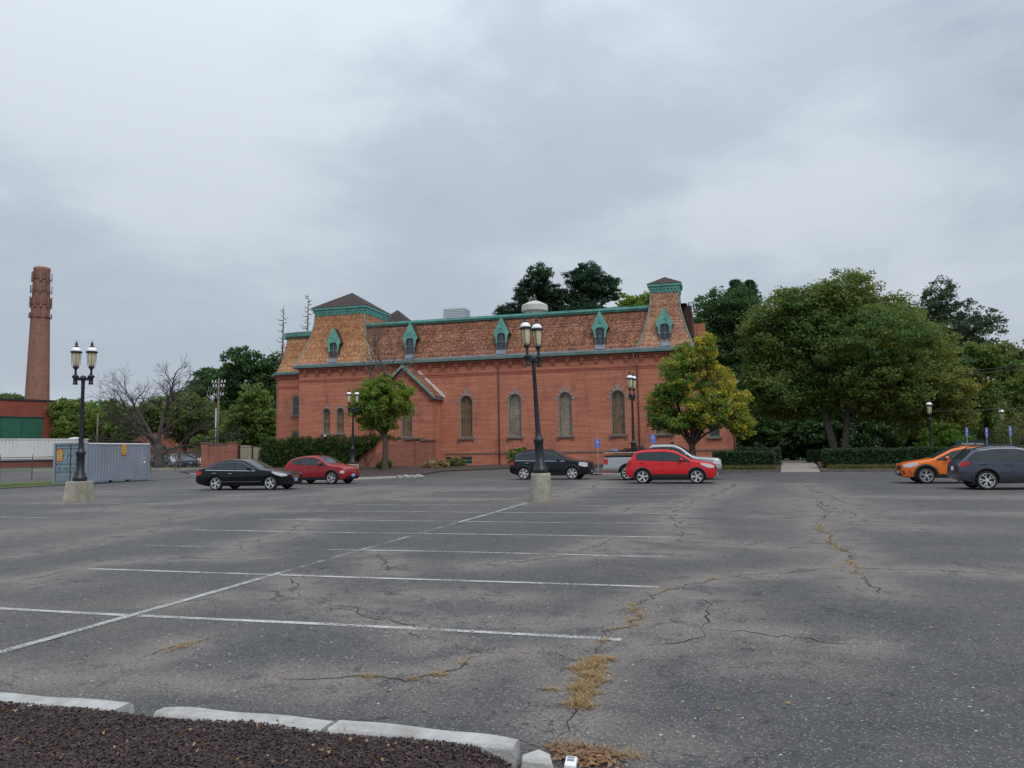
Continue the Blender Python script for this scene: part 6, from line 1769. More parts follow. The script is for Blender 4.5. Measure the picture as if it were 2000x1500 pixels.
# garden wall in front of the hall, its left half under ivy
GV = thing('garden_wall', 'curving red brick garden wall half covered with ivy before the hall', 'wall', (-32, 60, .42), world=True)
q = MB(); q.box(-39.2, -25.6, 59.9, 60.25, .1, 2.75); q.build('wall', M['brick2'], GV)
q = MB(); n = 10; P = []
for k in range(n+1):
    f_ = k/n; P.append((-28.8+f_*4.2, 59.55+.30*(1-f_)*(1-f_)*0, .42+.45+1.9*min(1, (f_*1.6))**.8))
q.grid([[(p[0], 59.45, .1) for p in P], [(p[0], 59.45, p[2]) for p in P], [(p[0], 59.80, p[2]) for p in P], [(p[0], 59.80, .1) for p in P]]); q.build('sloping_wall', M['brick2'], GV)
q = MB(); q.box(-24.62, -23.24, 59.35, 60.4, .1, 2.62); q.build('pier', M['brick2'], GV)
q = MB(); q.box(-25.6, -24.0, 59.32, 59.86, 2.75, 2.88); q.build('coping', M['stone'], GV)
q = MB(); q.box(-24.2, -23.16, 59.25, 60.5, 2.621, 2.74); q.build('cap', M['stone'], GV)
FL = thing('floodlight', 'small dome floodlight mounted on top of the ivy wall', 'light', (-33.3, 60.0, 3.05)); q = MB(); q.lathe([(.03, -.35), (.03, 0), (.16, .0), (.17, .08), (.10, .2), (.02, .24)], (0, 0, 0), 12); q.build('housing', M['iron'], FL, smooth=True); q = MB(); q.lathe([(.17, .085), (.1, .205), (.02, .245)], (0, 0, .002), 12); q.build('cap', M['lamp_dome'], FL, smooth=True)
# ================================================================ TREES
def leaf_cloud(centers, crad, per, size, flat=0.6, turn=None, seed=1, elong=1.0, up=0.4, hang=0.0, sizevar=0.5, clump_turn=.16):
    """many small leaves around clump centres -> vertex, face and colour arrays"""
    r = np.random.default_rng(seed)
    n = len(centers); N = n*per
    c = np.repeat(np.asarray(centers), per, 0); cr_ = np.repeat(np.asarray(crad), per)
    d = r.normal(0, 1, (N, 3)); d /= np.linalg.norm(d, axis=1)[:, None]
    rad = cr_*r.random(N)**.45
    p = c+d*rad[:, None]*np.array([1, 1, flat])
    p[:, 2] -= hang*rad*r.random(N)
    nrm = r.normal(0, 1, (N, 3))+np.array([0, 0, up])+d*.5; nrm /= np.linalg.norm(nrm, axis=1)[:, None]
    a = np.cross(nrm, r.normal(0, 1, (N, 3))); a /= np.linalg.norm(a, axis=1)[:, None]+1e-9
    b = np.cross(nrm, a)
    s = size*(1-sizevar/2+sizevar*r.random(N))
    A = a*(s*elong)[:, None]*.5; B = b*s[:, None]*.36
    fold = nrm*(s*.10)[:, None]
    V = np.stack([p-A, p+B+fold, p+A, p-B+fold], 1).reshape(-1, 3)
    F = np.arange(N*4).reshape(-1, 4)
    t0 = np.zeros(n) if turn is None else np.asarray(turn)
    ct = np.clip(t0+r.normal(0, clump_turn, n)*np.where(t0 > 0, 1, 0.0), 0, 1)
    col = np.zeros((N, 4), np.float32)
    col[:, 0] = np.clip(np.repeat(ct, per)*r.uniform(.5, 1.15, N), 0, 1)
    col[:, 1] = np.clip(np.repeat(r.random(n), per)*.55+r.random(N)*.5, 0, 1); col[:, 3] = 1
    return V, F, col
def sample_lobes(lobes, Y, n, depth=.8, seed=1, shell=2.3):
    """clump centres inside a set of ellipsoidal lobes (x, z, rx, rz[, turned])"""
    r = np.random.default_rng(seed)
    wts = np.array([l[2]*l[3] for l in lobes]); wts = wts/wts.sum()
    pick = r.choice(len(lobes), n, p=wts)
    d = r.normal(0, 1, (n, 3)); d /= np.linalg.norm(d, axis=1)[:, None]
    rad = r.random(n)**(1/shell)
    L = np.array([l[:4] for l in lobes]); dyo = r.normal(0, 1, len(lobes))
    q = L[pick]; ry = np.sqrt(q[:, 2]*q[:, 3])*depth+.2*q[:, 2]
    P = np.stack([q[:, 0]+d[:, 0]*rad*q[:, 2], Y+dyo[pick]*.35*q[:, 2]+d[:, 1]*rad*ry, q[:, 1]+d[:, 2]*rad*q[:, 3]], 1)
    t = np.array([l[4] if len(l) > 4 else 0.0 for l in lobes])[pick]
    return P, t, pick
def limb(q, a, b, r0, r1, seed, n=6, sag=.12):
    r = np.random.default_rng(seed); a = Vector(a); b = Vector(b); L = (b-a).length; pts = []; rad = []
    ph = r.uniform(-1, 1, 3)*sag*L
    for k in range(n+1):
        f = k/n; o = Vector(ph)*math.sin(math.pi*f)
        pts.append(a.lerp(b, f)+o+Vector((0, 0, sag*.6*L*math.sin(math.pi*f)))); rad.append(r0+(r1-r0)*f**.7)
    q.path(pts, rad, 7)
    return pts
def tree(name, label, cat, X, Y, lobes, leafmat, n, per, size, trunk_r, fork, group=None, bark='bark', crad=.55, flat=.6, seed=1, up=.4, depth=.8, limbs=True, trunks=None, elong=1.25, shell=2.3, hang=0., extra=None, ctv=.16):
    z0 = gz(X, Y)
    root = thing(name, label, cat, (X, Y, z0), world=True, group=group)
    P, t, pick = sample_lobes(lobes, Y, n, depth, seed, shell)
    r = np.random.default_rng(seed+5)
    V, F, A = leaf_cloud(P, crad*r.uniform(.6, 1.35, n), per, size, flat, t, seed, elong, up, hang, clump_turn=ctv)
    me = np_mesh('crown', V, F, leafmat); a = me.attributes.new('leaf', 'FLOAT_COLOR', 'FACE'); a.data.foreach_set('color', A.ravel()); link('crown', me, root)
    q = MB()
    for (dx0, dxf, rr) in (trunks or [(0, 0, trunk_r)]):
        base = Vector((X+dx0, Y, z0-.1)); fk = Vector((X+dx0+dxf, Y, z0+fork))
        q.path([base, base+Vector((0, 0, .15)), base.lerp(fk, .25)+Vector((0, 0, 0)), base.lerp(fk, .65)+Vector((.03, 0, 0)), fk], [rr*1.5, rr*1.15, rr, rr*.9, rr*.78], 10)
        if limbs:
            for i, l in enumerate(lobes):
                if trunks and len(trunks) > 1 and ((l[0] < X) != (dxf < 0)): continue
                tgt = Vector((l[0], Y+r.normal(0, .3*l[2]), l[1]+.3*l[3]))
                pts = limb(q, fk-Vector((0, 0, .2)), tgt, rr*.5, rr*.09, seed*10+i)
                for k in range(3):
                    m_ = pts[r.integers(2, 6)]; e_ = Vector((l[0]+r.uniform(-.8, .8)*l[2], Y+r.uniform(-.7, .7)*l[2], l[1]+r.uniform(-.5, .9)*l[3])); limb(q, m_, e_, rr*.16, rr*.03, seed*100+i*7+k, 4)
    q.build('trunk', M[bark], root, smooth=True)
    if extra: extra(root, q)
    return root
LF = {}
LF['maple'] = leaf_mat('maple_leaf', (0.172, 0.297, 0.048), (0.411, 0.411, 0.061), (0.076, 0.159, 0.030), 0.45)
LF['yellow'] = leaf_mat('turning_maple_leaf', (0.145, 0.283, 0.055), (0.726, 0.557, 0.055), (0.062, 0.145, 0.039), 0.45)
LF['locust'] = leaf_mat('zelkova_leaf', (0.150, 0.253, 0.065), (0.401, 0.320, 0.059), (0.065, 0.134, 0.039), 0.45)
LF['dark'] = leaf_mat('dark_oak_leaf', (0.090, 0.172, 0.050), (0.158, 0.145, 0.040), (0.041, 0.090, 0.035), 0.45)
LF['pine'] = leaf_mat('pine_needle', (0.055, 0.115, 0.055), (0.066, 0.088, 0.033), (0.025, 0.062, 0.037), 0.45)
LF['ash'] = leaf_mat('grey_green_leaf', (0.103, 0.156, 0.080), (0.158, 0.158, 0.066), (0.052, 0.089, 0.049), 0.45)
LF['fresh'] = leaf_mat('fresh_green_leaf', (0.156, 0.258, 0.054), (0.275, 0.286, 0.055), (0.078, 0.144, 0.034), 0.45)
LF['olive'] = leaf_mat('olive_leaf', (0.142, 0.202, 0.060), (0.264, 0.264, 0.066), (0.072, 0.115, 0.037), 0.45)
LF['hedge'] = leaf_mat('yew_leaf', (0.041, 0.092, 0.025), (0.099, 0.132, 0.033), (0.020, 0.048, 0.016), 0.15)
LF['ivy'] = leaf_mat('ivy_leaf', (0.060, 0.120, 0.029), (0.198, 0.242, 0.044), (0.026, 0.062, 0.019), 0.45)
T_ = {
  'street': (-24.66, 53.5, [[-24.95, 5.53, 1.94, 1.63, .25], [-26.79, 5.39, 0.78, 1.33, .35], [-23.27, 5.67, 0.85, 1.54, .3], [-24.74, 6.61, 1.71, 1.01, .3], [-25.08, 3.98, 1.63, 0.7, .15]]),
  'yellow': (-2.12, 54, [[-2.7, 6.45, 1.6, 1.7, 0.18], [-3.9, 4.71, 1.15, 1.6, 0.04], [-2.5, 3.5, 2.1, .95, 0.18], [-0.33, 6.0, 1.3, 1.5, 0.5], [0.8, 4.6, 1.15, 1.15, 0.65], [-1.0, 8.3, 0.75, 1.35, 0.6], [-2.4, 8.0, 0.8, 1.1, 0.35], [1.1, 3.3, 0.85, .9, 0.35], [-1.06, 4.3, 1.8, 1.4, 0.3], [-4.3, 3.6, .7, .8, .02]]),
  'locust': (8.43, 63, [[9.38, 13.19, 2.44, 1.97, 0.2], [6.0, 12.21, 2.87, 2.08, 0.12], [12.53, 11.4, 2.56, 2.01, 0.3], [3.46, 10.41, 2.01, 2.42, 0.18], [8.09, 9.17, 4.13, 2.83, 0.03], [14.64, 8.45, 2.29, 2.29, 0.35], [3.49, 6.57, 2.08, 2.4, 0.1], [7.2, 5.84, 3.38, 2.16, 0.04], [11.55, 6.27, 3.7, 2.39, 0.16], [16.01, 5.53, 1.89, 1.96, 0.5], [5.0, 4.7, 2.6, 0.9, 0.12], [11.2, 4.3, 1.8, 0.7, 0.28], [14.16, 3.3, 2.12, 1.2, 0.35], [16.9, 3.83, 1.12, 1.4, 0.4], [8.2, 11.4, 4.2, 2.2, .06], [11.6, 9.2, 3.6, 2.6, .12], [5.2, 8.8, 3.2, 2.6, .06], [13.6, 6.6, 3.0, 2.4, .3], [4.4, 5.9, 2.4, 1.5, .1], [9.0, 6.2, 3.2, 1.4, .08]]),
  'dark': (0.28, 84, [[-0.24, 15.51, 3.01, 3.01], [-1.96, 11.75, 2.52, 4.05], [1.13, 9.96, 3.03, 4.54], [2.38, 15.36, 2.06, 2.98], [3.53, 5.56, 2.99, 3.53], [0.4, 4.57, 3.02, 2.59], [5.6, 9.5, 3.0, 4.0]]),
  'behind': (-10.26, 92, [[-10.63, 19.21, 1.36, 1.11, .2], [-8.97, 19.35, 1.48, 1.23, .2], [-9.87, 17.5, 2.09, 1.85], [-12.2, 16.5, 2.4, 2.0]]),
  'ash': (24.78, 95, [[24.14, 18.16, 2.07, 2.19], [26.16, 15.71, 2.74, 2.4], [27.86, 14.46, 2.15, 1.93], [24.49, 13.49, 3.15, 3.15], [26.93, 11.65, 2.84, 2.84], [22.85, 16.49, 1.73, 2.31]]),
  'r1': (23.34, 82, [[23.42, 9.54, 1.76, 1.86, .15], [23.04, 6.86, 2.05, 2.68, .1], [24.43, 4.86, 2.18, 2.91, .15], [21.6, 4.2, 2.2, 2.6, .1]]),
  'r2': (27.79, 88, [[27.69, 10.26, 2.18, 1.77, .4], [28.96, 8.64, 2.58, 2.58, .3], [31.24, 9.06, 3.08, 3.08, .3], [28.5, 5.03, 2.06, 3.61, .2]]),
  'r3': (23.36, 70, [[23.06, 4.75, 1.47, 2.46, .3], [24.39, 5.93, 2.04, 2.86, .2], [23.08, 2.29, 1.63, 1.63, .2]]),
  'und1': (4.12, 80, [[2.79, 3.36, 2.85, 2.8], [6.13, 2.78, 3.01, 2.51], [4.34, 5.86, 3.04, 2.54]]),
  'und2': (10.43, 78, [[9.63, 2.92, 3.38, 2.18], [13.18, 2.61, 3.34, 1.91], [11.53, 5.05, 3.85, 1.93]]),
  'und3': (17.4, 80, [[16.21, 3.06, 2.91, 2.42], [19.32, 3.96, 2.88, 2.88], [18.13, 5.92, 3.38, 2.42], [20.5, 8.0, 2.6, 2.6]]),
  'bush': (14.83, 60, [[14.9, 2.13, 1.51, 1.08], [14.23, 1.67, 1.08, 0.72], [15.84, 1.75, 0.86, 0.78]]),
  'l2a': (-95.47, 96, [[-95.68, 7.81, 3.15, 2.83, .15], [-97.85, 8.66, 1.9, 2.21, .25], [-94.15, 5.81, 3.13, 2.35, .1], [-97.5, 4.8, 3.2, 2.4, .1]]),
  'l2b': (-86.53, 94, [[-87.35, 7.74, 3.19, 2.58, .15], [-84.39, 6.31, 2.71, 2.71, .1], [-89.4, 5.82, 2.74, 2.28, .1], [-88.5, 3.2, 3.4, 1.9], [-92, 3.2, 3, 2]]),
  'l3': (-72.98, 92, [[-73.97, 8.17, 4.05, 2.75, .2], [-70.16, 7.2, 4.01, 2.58, .25], [-77.37, 7.18, 2.62, 2.62, .1], [-73.05, 5.41, 5.04, 2.45, .1], [-67.21, 5.0, 3.55, 1.99, .2], [-66, 3.0, 4, 1.8, .1]]),
  'l4a': (-83.26, 112, [[-84.53, 14.49, 3.49, 2.1], [-86.55, 13.69, 2.1, 1.4], [-81.01, 14.96, 2.6, 1.73], [-82.95, 11.55, 4.86, 3.82], [-80, 8, 5, 3]]),
  'l4b': (-74.02, 110, [[-74.72, 16.48, 3.71, 2.7], [-71.34, 14.82, 3.35, 2.85], [-76.61, 13.76, 4.23, 3.38], [-71.76, 10.63, 4.18, 5.01], [-69.46, 15.58, 1.84, 2.5], [-68, 9, 4, 5], [-76, 8.5, 4, 4]]),
  'l5': (-55.8, 84, [[-55.88, 7.92, 2.05, 2.56, .25], [-54.4, 5.96, 2.16, 2.93, .15], [-57.68, 5.72, 2.57, 2.31, .1], [-59.5, 4.16, 3.22, 1.67, .2], [-54.73, 3.74, 2.54, 1.65, .1], [-62.5, 3.0, 3, 1.8, .1]]),
  'hill': (-191.83, 170, [[-194.39, 18.21, 5.18, 1.73], [-188.01, 17.15, 4.28, 1.43], [-201.78, 18.74, 5.81, 2.32], [-194, 14, 9, 4]]),
}
def TT(k): return T_[k]
tr_ = TT('street')
def bare_twigs(root, spec, name='bare_branches', mat='bark_grey', seed=3):
    q = MB(); r = np.random.default_rng(seed)
    def grow(p, d, L, rad, lev):
        n = 3; pts = [p]; c = p; dd = d
        for k in range(n):
            dd = (dd+Vector(r.normal(0, .13, 3))).normalized(); c = c+dd*(L/n); pts.append(c)
        q.path(pts, [rad*(1-.35*k/n) for k in range(n+1)], 5 if lev > 2 else 4, cap=False)
        if lev <= 0: return
        for k in range(spec.get('kids', 3)):
            at_ = pts[r.integers(1, n+1)] if k else pts[-1]
            ax = Vector(r.normal(0, 1, 3)).normalized(); a = spec.get('ang', .6)*r.uniform(.5, 1.25)
            nd = (Matrix.Rotation(a, 3, ax) @ dd); nd = (nd+Vector((0, 0, spec.get('up', .18)))).normalized()
            grow(at_, nd, L*r.uniform(.58, .85), rad*.58, lev-1)
    for (p, d, L, rad, lev) in spec['roots']: grow(Vector(p), Vector(d).normalized(), L, rad, lev)
    return q.build(name, M[mat], root)
def street_extra(root, q):
    bare_twigs(root, dict(roots=[((-24.6, 53.2, 6.3), (.05, 0, 1), 1.9, .085, 5), ((-24.9, 53.2, 6.2), (-.5, .1, 1), 1.4, .06, 4), ((-24.3, 53.2, 6.2), (.6, -.1, .9), 1.4, .06, 4), ((-24.5, 53.1, 6.4), (.25, -.3, 1), 1.6, .06, 4)], kids=3, ang=.5, up=.25))
tree('maple_tree', 'small round maple with bare twigs on top before the hall porch', 'tree', *tr_, LF['maple'], 400, 46, .15, .24, 2.75, crad=.38, seed=11, flat=.7, extra=street_extra, depth=.95)
tree('maple_tree', 'maple turning yellow on its right side beside the pickup', 'tree', *TT('yellow'), LF['yellow'], 900, 46, .15, .26, 1.75, ctv=.3, crad=.42, seed=12, flat=.6, depth=.95)
tree('spreading_tree', 'very large spreading green tree with forked trunk right of the walkway', 'tree', *TT('locust'), LF['locust'], 4400, 46, .165, .34, 4.3, crad=.72, ctv=.2, seed=13, flat=.52, up=.9, bark='bark_grey', trunks=[(-.1, -1.0, .30), (.25, .5, .26)], depth=.9, elong=1.5)
tree('broadleaf_tree', 'tall dark tree behind the right end of the hall', 'tree', *TT('dark'), LF['dark'], 1700, 44, .24, .40, 6, crad=.75, seed=14, group='trees behind the hall and garden')
tree('broadleaf_tree', 'green treetop showing over the roof ridge left of the right tower', 'tree', *TT('behind'), LF['maple'], 320, 30, .32, .3, 12, crad=.6, seed=15, group='trees behind the hall and garden')
tree('broadleaf_tree', 'grey-green tree rising behind the right shoulder of the large spreading tree', 'tree', *TT('ash'), LF['ash'], 620, 34, .21, .35, 7, crad=.60, seed=16, group='trees behind the hall and garden', shell=2.0)
tree('broadleaf_tree', 'bright green tree at the right behind the blue signs', 'tree', *TT('r1'), LF['fresh'], 620, 34, .28, .28, 3, crad=.6, seed=17, group='trees behind the hall and garden')
tree('broadleaf_tree', 'yellowing tree at the far right below the wires', 'tree', *TT('r2'), LF['olive'], 760, 34, .30, .3, 4, crad=.65, seed=18, group='trees behind the hall and garden')
tree('broadleaf_tree', 'light green tree cut by the right edge of the picture', 'tree', *TT('r3'), LF['fresh'], 420, 34, .24, .22, 2, crad=.5, seed=19, group='trees behind the hall and garden')
tree('understory_tree', 'dark low tree at the far end of the walkway', 'tree', *TT('und1'), LF['dark'], 620, 34, .30, .2, 1.5, crad=.6, seed=20, group='dark low trees in the garden')
tree('understory_tree', 'dark low tree behind the trunks of the large spreading tree', 'tree', *TT('und2'), LF['dark'], 700, 34, .30, .2, 1.5, crad=.6, seed=21, group='dark low trees in the garden')
tree('understory_tree', 'dark low tree behind the tall garden lamp', 'tree', *TT('und3'), LF['dark'], 800, 34, .30, .2, 1.5, crad=.6, seed=22, group='dark low trees in the garden')
tree('bush', 'rounded green bush left of the name board', 'bush', *TT('bush'), LF['maple'], 240, 36, .15, .08, .5, crad=.34, seed=23)
tree('broadleaf_tree', 'light green tree beside the warehouse', 'tree', *TT('l2a'), LF['fresh'], 560, 32, .34, .3, 3, crad=.75, seed=24, group='trees along the street')
tree('broadleaf_tree', 'green tree left of the bare tree above the container', 'tree', *TT('l2b'), LF['maple'], 640, 32, .34, .3, 2, crad=.75, seed=25, group='trees along the street')
tree('broadleaf_tree', 'olive green tree right behind the bare tree', 'tree', *TT('l3'), LF['olive'], 950, 32, .32, .35, 3, crad=.75, seed=26, group='trees along the street')
tree('broadleaf_tree', 'dark treetop left of the utility pole', 'tree', *TT('l4a'), LF['dark'], 700, 32, .38, .4, 8, crad=.85, seed=27, group='trees along the street', shell=2.0)
tree('broadleaf_tree', 'tall dark tree directly left of the hall', 'tree', *TT('l4b'), LF['dark'], 1150, 32, .38, .4, 8, crad=.85, seed=28, group='trees along the street')
tree('broadleaf_tree', 'bright green tree above the iron gate left of the hall', 'tree', *TT('l5'), LF['fresh'], 760, 34, .28, .3, 2, crad=.6, seed=29, group='trees along the street')
tree('broadleaf_tree', 'distant treetops above the warehouse roof at the left edge', 'tree', *TT('hill'), LF['olive'], 420, 30, .6, .4, 6, crad=1.3, seed=30, group='trees along the street', limbs=False)

# pines: plates of needles on level branches
def pine(label, X, Y, zt, zlow, rmax, lean, seed):
    root = thing('pine_tree', label, 'tree', (X, Y, .42), world=True, group='dark pines behind the hall')
    r = np.random.default_rng(seed); q = MB()
    q.path([(X, Y, .3), (X+lean*.4, Y, zt*.5), (X+lean, Y, zt)], [.40, .28, .04], 8)
    C_ = []; CR_ = []
    z = zlow
    while z < zt-.2:
        f = (z-zlow)/(zt-zlow); L = rmax*(1-f)**.62*r.uniform(.75, 1.1)+.3
        for k in range(r.integers(5, 9)):
            a = r.uniform(0, 6.28); l = L*r.uniform(.45, 1.15); x0 = X+lean*z/zt
            tip = (x0+l*math.cos(a), Y+l*math.sin(a), z+l*r.uniform(.05, .62))
            q.path([(x0, Y, z), ((x0+tip[0])/2, (Y+tip[1])/2, z+l*.08), tip], [.07, .05, .015], 5)
            m_ = max(3, int(l/.45))
            for j in range(m_):
                g = .35+.65*(j+.5)/m_
                C_.append((x0+(tip[0]-x0)*g+r.normal(0, .14), Y+(tip[1]-Y)*g+r.normal(0, .14), z+(tip[2]-z)*g+.12)); CR_.append(r.uniform(.35, .75))
        z += r.uniform(.45, .85)
    V, F, A = leaf_cloud(C_, CR_, 54, .20, .6, None, seed, 2.2, .6)
    me = np_mesh('crown', V, F, LF['pine']); a = me.attributes.new('leaf', 'FLOAT_COLOR', 'FACE'); a.data.foreach_set('color', A.ravel()); link('crown', me, root)
    q.build('trunk', M['bark'], root)
def white_pine(label, X, Y, lobes, seed, n):
    tree('pine_tree', label, 'tree', X, Y, lobes, LF['pine'], n, 50, .17, .36, 15, group='dark pines behind the hall', crad=.62, seed=seed, flat=.42, elong=2.2, up=.7, shell=2.2)
white_pine('leftmost shorter dark pine leaning left over the hall roof', -26.6, 100, [[-26.4, 20.6, 2.3, 1.8], [-27.9, 20.6, 1.7, 1.1], [-25.7, 22.7, 1.0, 1.7], [-26.8, 18.4, 3.0, 1.6]], 41, 330)
white_pine('middle tall dark pine over the hall roof', -23.2, 101, [[-23.07, 25.3, 1.9, 1.7], [-24.2, 23.6, 1.7, 1.3], [-22.3, 23.2, 1.9, 1.5], [-23.3, 21.2, 3.0, 1.7], [-21.2, 22.4, 1.6, 1.1], [-25.4, 24.6, .9, .7], [-20.6, 20.2, 2.2, 1.3], [-23.2, 18.6, 3.0, 1.6]], 42, 470)
white_pine('rightmost and broadest dark pine over the hall roof', -17.0, 102, [[-17.0, 26.2, 1.7, 1.3], [-16.2, 24.6, 2.5, 1.5], [-18.5, 24.4, 1.5, 1.7], [-19.8, 22.6, 1.6, 1.0], [-13.6, 24.0, 1.1, .7], [-19.4, 25.6, .8, .6], [-15.4, 22.8, 2.9, 1.6], [-18.0, 22.2, 2.3, 1.6], [-16.4, 20.4, 3.4, 1.5], [-16.4, 18.2, 3.2, 1.5]], 43, 620)
pine('left dark spruce tip behind the large spreading tree', 2.6, 118, 26.8, 19, 1.5, 0, 44); pine('right dark spruce tip behind the large spreading tree', 4.6, 120, 26.6, 19, 1.4, 0, 45)

# dead spruces and the bare street tree
def snag(label, X, Y, zt, seed):
    root = thing('dead_tree', label, 'tree', (X, Y, .42), world=True, group='dead spruces left of the hall tower'); r = np.random.default_rng(seed); q = MB()
    q.path([(X, Y, .3), (X+.1, Y, zt*.6), (X+.25, Y, zt)], [.28, .17, .02], 7)
    z = zt-.5
    while z > 12:
        L = .4+.20*(zt-z)*r.uniform(.5, 1.3); a = r.uniform(0, 6.28)
        q.path([(X+.2, Y, z), (X+.2+L*.6*math.cos(a), Y+L*.6*math.sin(a), z-.02*L), (X+.2+L*math.cos(a), Y+L*math.sin(a), z+.35*L)], [.075, .05, .02], 4); z -= r.uniform(.15, .42)
    q.build('trunk', M['bark_grey'], root)
snag('left dead bare spruce left of the hall tower', -59.6, 95, 22.6, 51); snag('right taller dead bare spruce beside the hall tower', -55.7, 95, 24.2, 52)
BT = thing('bare_tree', 'leafless spreading tree with dark trunk above the grey container', 'tree', (-58.6, 70, .42), world=True)
q = MB(); bx, by = -58.6, 70
M['bark_black'] = plain('dark_wet_bark', (0.055, 0.047, 0.042), 0.95, var=0.4, scale=5, bump=0.8)
q.path([(bx, by, .2), (bx, by, .9), (bx-.1, by, 2.0), (bx-.15, by, 3.0)], [.75, .52, .46, .42], 12); q.build('trunk', M['bark_black'], BT, smooth=True)
bare_twigs(BT, dict(roots=[((bx-.2, by, 2.9), (.05, .1, 1), 3.4, .26, 6), ((bx-.3, by, 2.2), (-1, .1, .85), 3.4, .23, 6), ((bx, by, 2.0), (.9, .1, .6), 3.0, .17, 5), ((bx+.1, by, 1.7), (1.0, -.2, .45), 3.2, .15, 5), ((bx-.3, by, 1.8), (-.9, -.3, .5), 2.8, .16, 5), ((bx-.2, by, 2.9), (-.6, -.2, 1), 3.4, .21, 6)], kids=3, ang=.72, up=.07), 'branches', 'bark_black', 64)
BS = thing('bare_shrub', 'thin brownish bare shrub behind the blue parking signs', 'shrub', (18.3, 58.6, .42), world=True)
bare_twigs(BS, dict(roots=[((18.3+k*.12, 58.6, .4), (.25*k-.4, .1, 1), 1.2, .035, 4) for k in range(5)], kids=3, ang=.45, up=.25), 'branches', 'bark_grey', 62)
P_, t_, _ = sample_lobes([[18.4, 2.9, 1.0, 1.7, .5]], 58.6, 90, 1, 63); V, F, A = leaf_cloud(P_, np.full(90, .3), 16, .10, .8, t_, 63); leafy('leaves', V, F, A, LF['olive'], BS)

# hedges: clipped box of dense small leaves
def hedge(label, x0, x1, y0, y1, z1, seed, n=9000):
    zb = gz((x0+x1)/2, (y0+y1)/2)+.08
    root = thing('hedge', label, 'hedge', ((x0+x1)/2, (y0+y1)/2, zb), world=True, group='clipped dark hedges by the garden')
    q = MB(); q.box(x0+.12, x1-.12, y0+.12, y1-.12, zb, z1-.1); q.build('core', plain('hedge_twigs', (0.012, 0.018, 0.008), 0.95), root)
    r = np.random.default_rng(seed); C_ = []
    Ax = (x1-x0)*(z1-zb); At = (x1-x0)*(y1-y0); As = (y1-y0)*(z1-zb); tot = Ax+At+2*As; m_ = n//10
    for k in range(m_):
        u = r.random()*tot; w_ = .03*math.sin(k)+r.normal(0, .03)
        if u < Ax: C_.append((r.uniform(x0, x1), y0+.07+w_, r.uniform(zb, z1)))
        elif u < Ax+At: C_.append((r.uniform(x0, x1), r.uniform(y0, y1), z1-.06+w_+.02*math.sin(r.random()*3)))
        else: C_.append((x0+.07+w_ if r.random() < .5 else x1-.07+w_, r.uniform(y0, y1), r.uniform(zb, z1)))
    C_ = np.array(C_); C_[:, 2] += .03*np.sin(C_[:, 0]*1.7)
    V, F, A = leaf_cloud(C_, np.full(m_, .14), 14, .075, .9, None, seed, 1.5, .2); leafy('foliage', V, F, A, LF['hedge'], root)
hedge('front clipped hedge left of the walkway, behind the pickup', -0.7, 3.15, 52.9, 54.4, 1.34, 71); hedge('back clipped hedge left of the walkway', 0.9, 3.7, 56.2, 57.6, 1.56, 72, 6000)
hedge('long front hedge right of the walkway', 6.15, 11.0, 52.6, 54.2, 1.42, 73, 12000); hedge('hedge behind the orange crossover', 11.1, 15.2, 54.0, 55.4, 1.42, 74, 9000); hedge('low hedge at the far end of the walkway, left of the forked trunk', 6.1, 9.0, 62.2, 63.4, 1.35, 75, 5000)
def tufts(name, label, x0, x1, y, seed, n=2600, h=(.16, .36), mat=None, spread=.22):
    r = np.random.default_rng(seed)
    sp_ = [(r.uniform(x0, x1), y+r.normal(0, spread*.4), .13, .10, 22) for _ in range(n//22)]
    V, F, A = blades(sp_, h[0], h[1], (.05, .85), seed); V[:, 2] += .10
    leafy(name, V, F, A, mat or M['lily'], kind='stuff', label=label, category='ground cover')
M['lily'] = leaf_mat('border_grass', (0.10, 0.15, 0.035), (0.24, 0.20, 0.07), (0.05, 0.085, 0.022), .3)
tufts('border_plants', 'low grassy border plants in front of the left hedge', -0.1, 3.0, 51.6, 81); tufts('border_plants', 'low grassy border plants in front of the right hedge', 6.3, 12.5, 51.6, 82, 4200)

# ivy over the garden wall
IV = thing('ivy', 'dense dark green ivy covering the left part of the garden wall', 'ivy', (-35, 59.9, .42), world=True)
r = np.random.default_rng(91); C_ = []; tt = []
while len(C_) < 1350:
    x = r.uniform(-39.5, -26.2); z = r.uniform(.45, 3.1+.10*math.sin(x*1.7)+.06*math.sin(x*4.1))
    if x > -31.3 and z < .5+2.2*min(1, (x+31.3)/3.2): continue
    top = z > 2.7
    C_.append((x, 59.80-abs(r.normal(0, .14))+(r.uniform(0, .5) if top else 0), z)); tt.append(.25 if (z < 1.3 and x > -32) else .06)
V, F, A = leaf_cloud(C_, np.full(len(C_), .24), 22, .13, .9, tt, 91, 1.0, .1, .15); leafy('leaves', V, F, A, LF['ivy'], IV)
q = MB()
for k in range(24):
    x = r.uniform(-39, -27); q.path([(x, 59.86, .4), (x+r.normal(0, .3), 59.85, 1.4), (x+r.normal(0, .6), 59.85, 2.6)], [.025, .018, .008], 5)
q.build('stems', M['bark'], IV, kind='stuff')

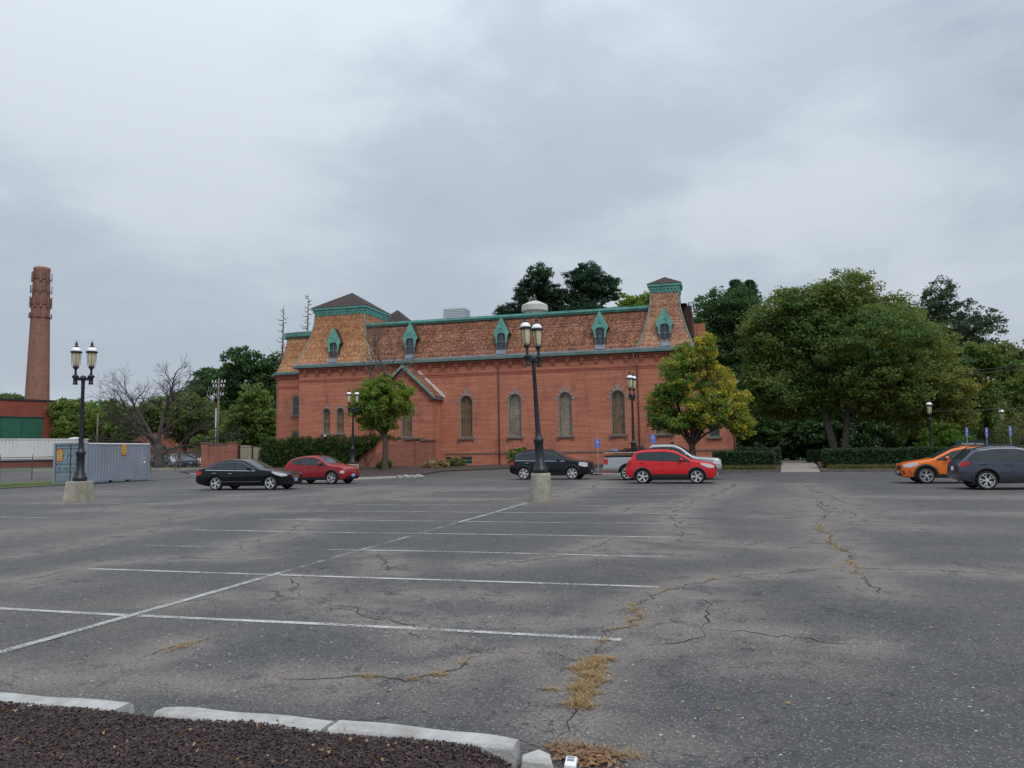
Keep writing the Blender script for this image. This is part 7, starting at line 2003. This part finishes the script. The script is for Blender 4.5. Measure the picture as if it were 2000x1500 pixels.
# small plants at the foot of the walls
def plantlet(name, label, cat, x, y, rx, rz, mat, n, size, seed, turn=0):
    z = gz(x, y)+.05; root = thing(name, label, cat, (x, y, z), world=True)
    P_, t2, _ = sample_lobes([[x, z+rz*.8, rx, rz, turn]], y, n, .8, seed); P_[:, 2] = np.maximum(P_[:, 2], z+.05)
    V, F, A = leaf_cloud(P_, np.full(n, .16), 20, size, .8, t2, seed, 1.4); leafy('leaves', V, F, A, mat, root)
    q = MB(); r = np.random.default_rng(seed)
    for k in range(8): q.path([(x+r.normal(0, rx*.15), y, z-.05), (x+r.normal(0, rx*.5), y+r.normal(0, .2), z+rz*1.3)], [.015, .006], 4)
    q.build('stems', M['bark_grey'], root, kind='stuff')
plantlet('weed_plant', 'leafy green weed at the foot of the brick garden wall', 'plant', -25.9, 55.9, .62, .42, LF['fresh'], 60, .13, 95); plantlet('dry_grass_clump', 'tan dry grass clump beside the porch', 'plant', -21.9, 56.8, 1.2, .36, M['dry'], 110, .16, 96, .2); plantlet('weed_plant', 'green weed clump below the basement window', 'plant', -20.7, 57.6, .9, .40, LF['olive'], 70, .13, 97, .2)
plantlet('shrub', 'green shrub against the hall left of the black SUV', 'shrub', -16.0, 60.6, 1.15, .80, LF['maple'], 130, .15, 98); plantlet('weed_plant', 'small weed beside the base of the small maple', 'plant', -27.6, 54.5, .6, .16, LF['fresh'], 30, .11, 99)

# woods closing the view behind the nearer trees
r = np.random.default_rng(101); C_ = []
for x0, x1, y, h, m_ in ((-14, 62, 126, 9.0, 900), (-150, -58, 132, 8.0, 900)):
    for _ in range(m_):
        x = r.uniform(x0, x1); hh = h*(1+.25*math.sin(x*.31)+.15*math.sin(x*.83)); C_.append((x, y+r.normal(0, 1.6), .4+hh*r.random()**.8))
V, F, A = leaf_cloud(C_, r.uniform(.9, 1.7, len(C_)), 26, .55, .7, None, 101, 1.2); leafy('far_woods', V, F, A, LF['dark'], kind='stuff', label='dark continuous woods closing the view behind the garden and street', category='woods')
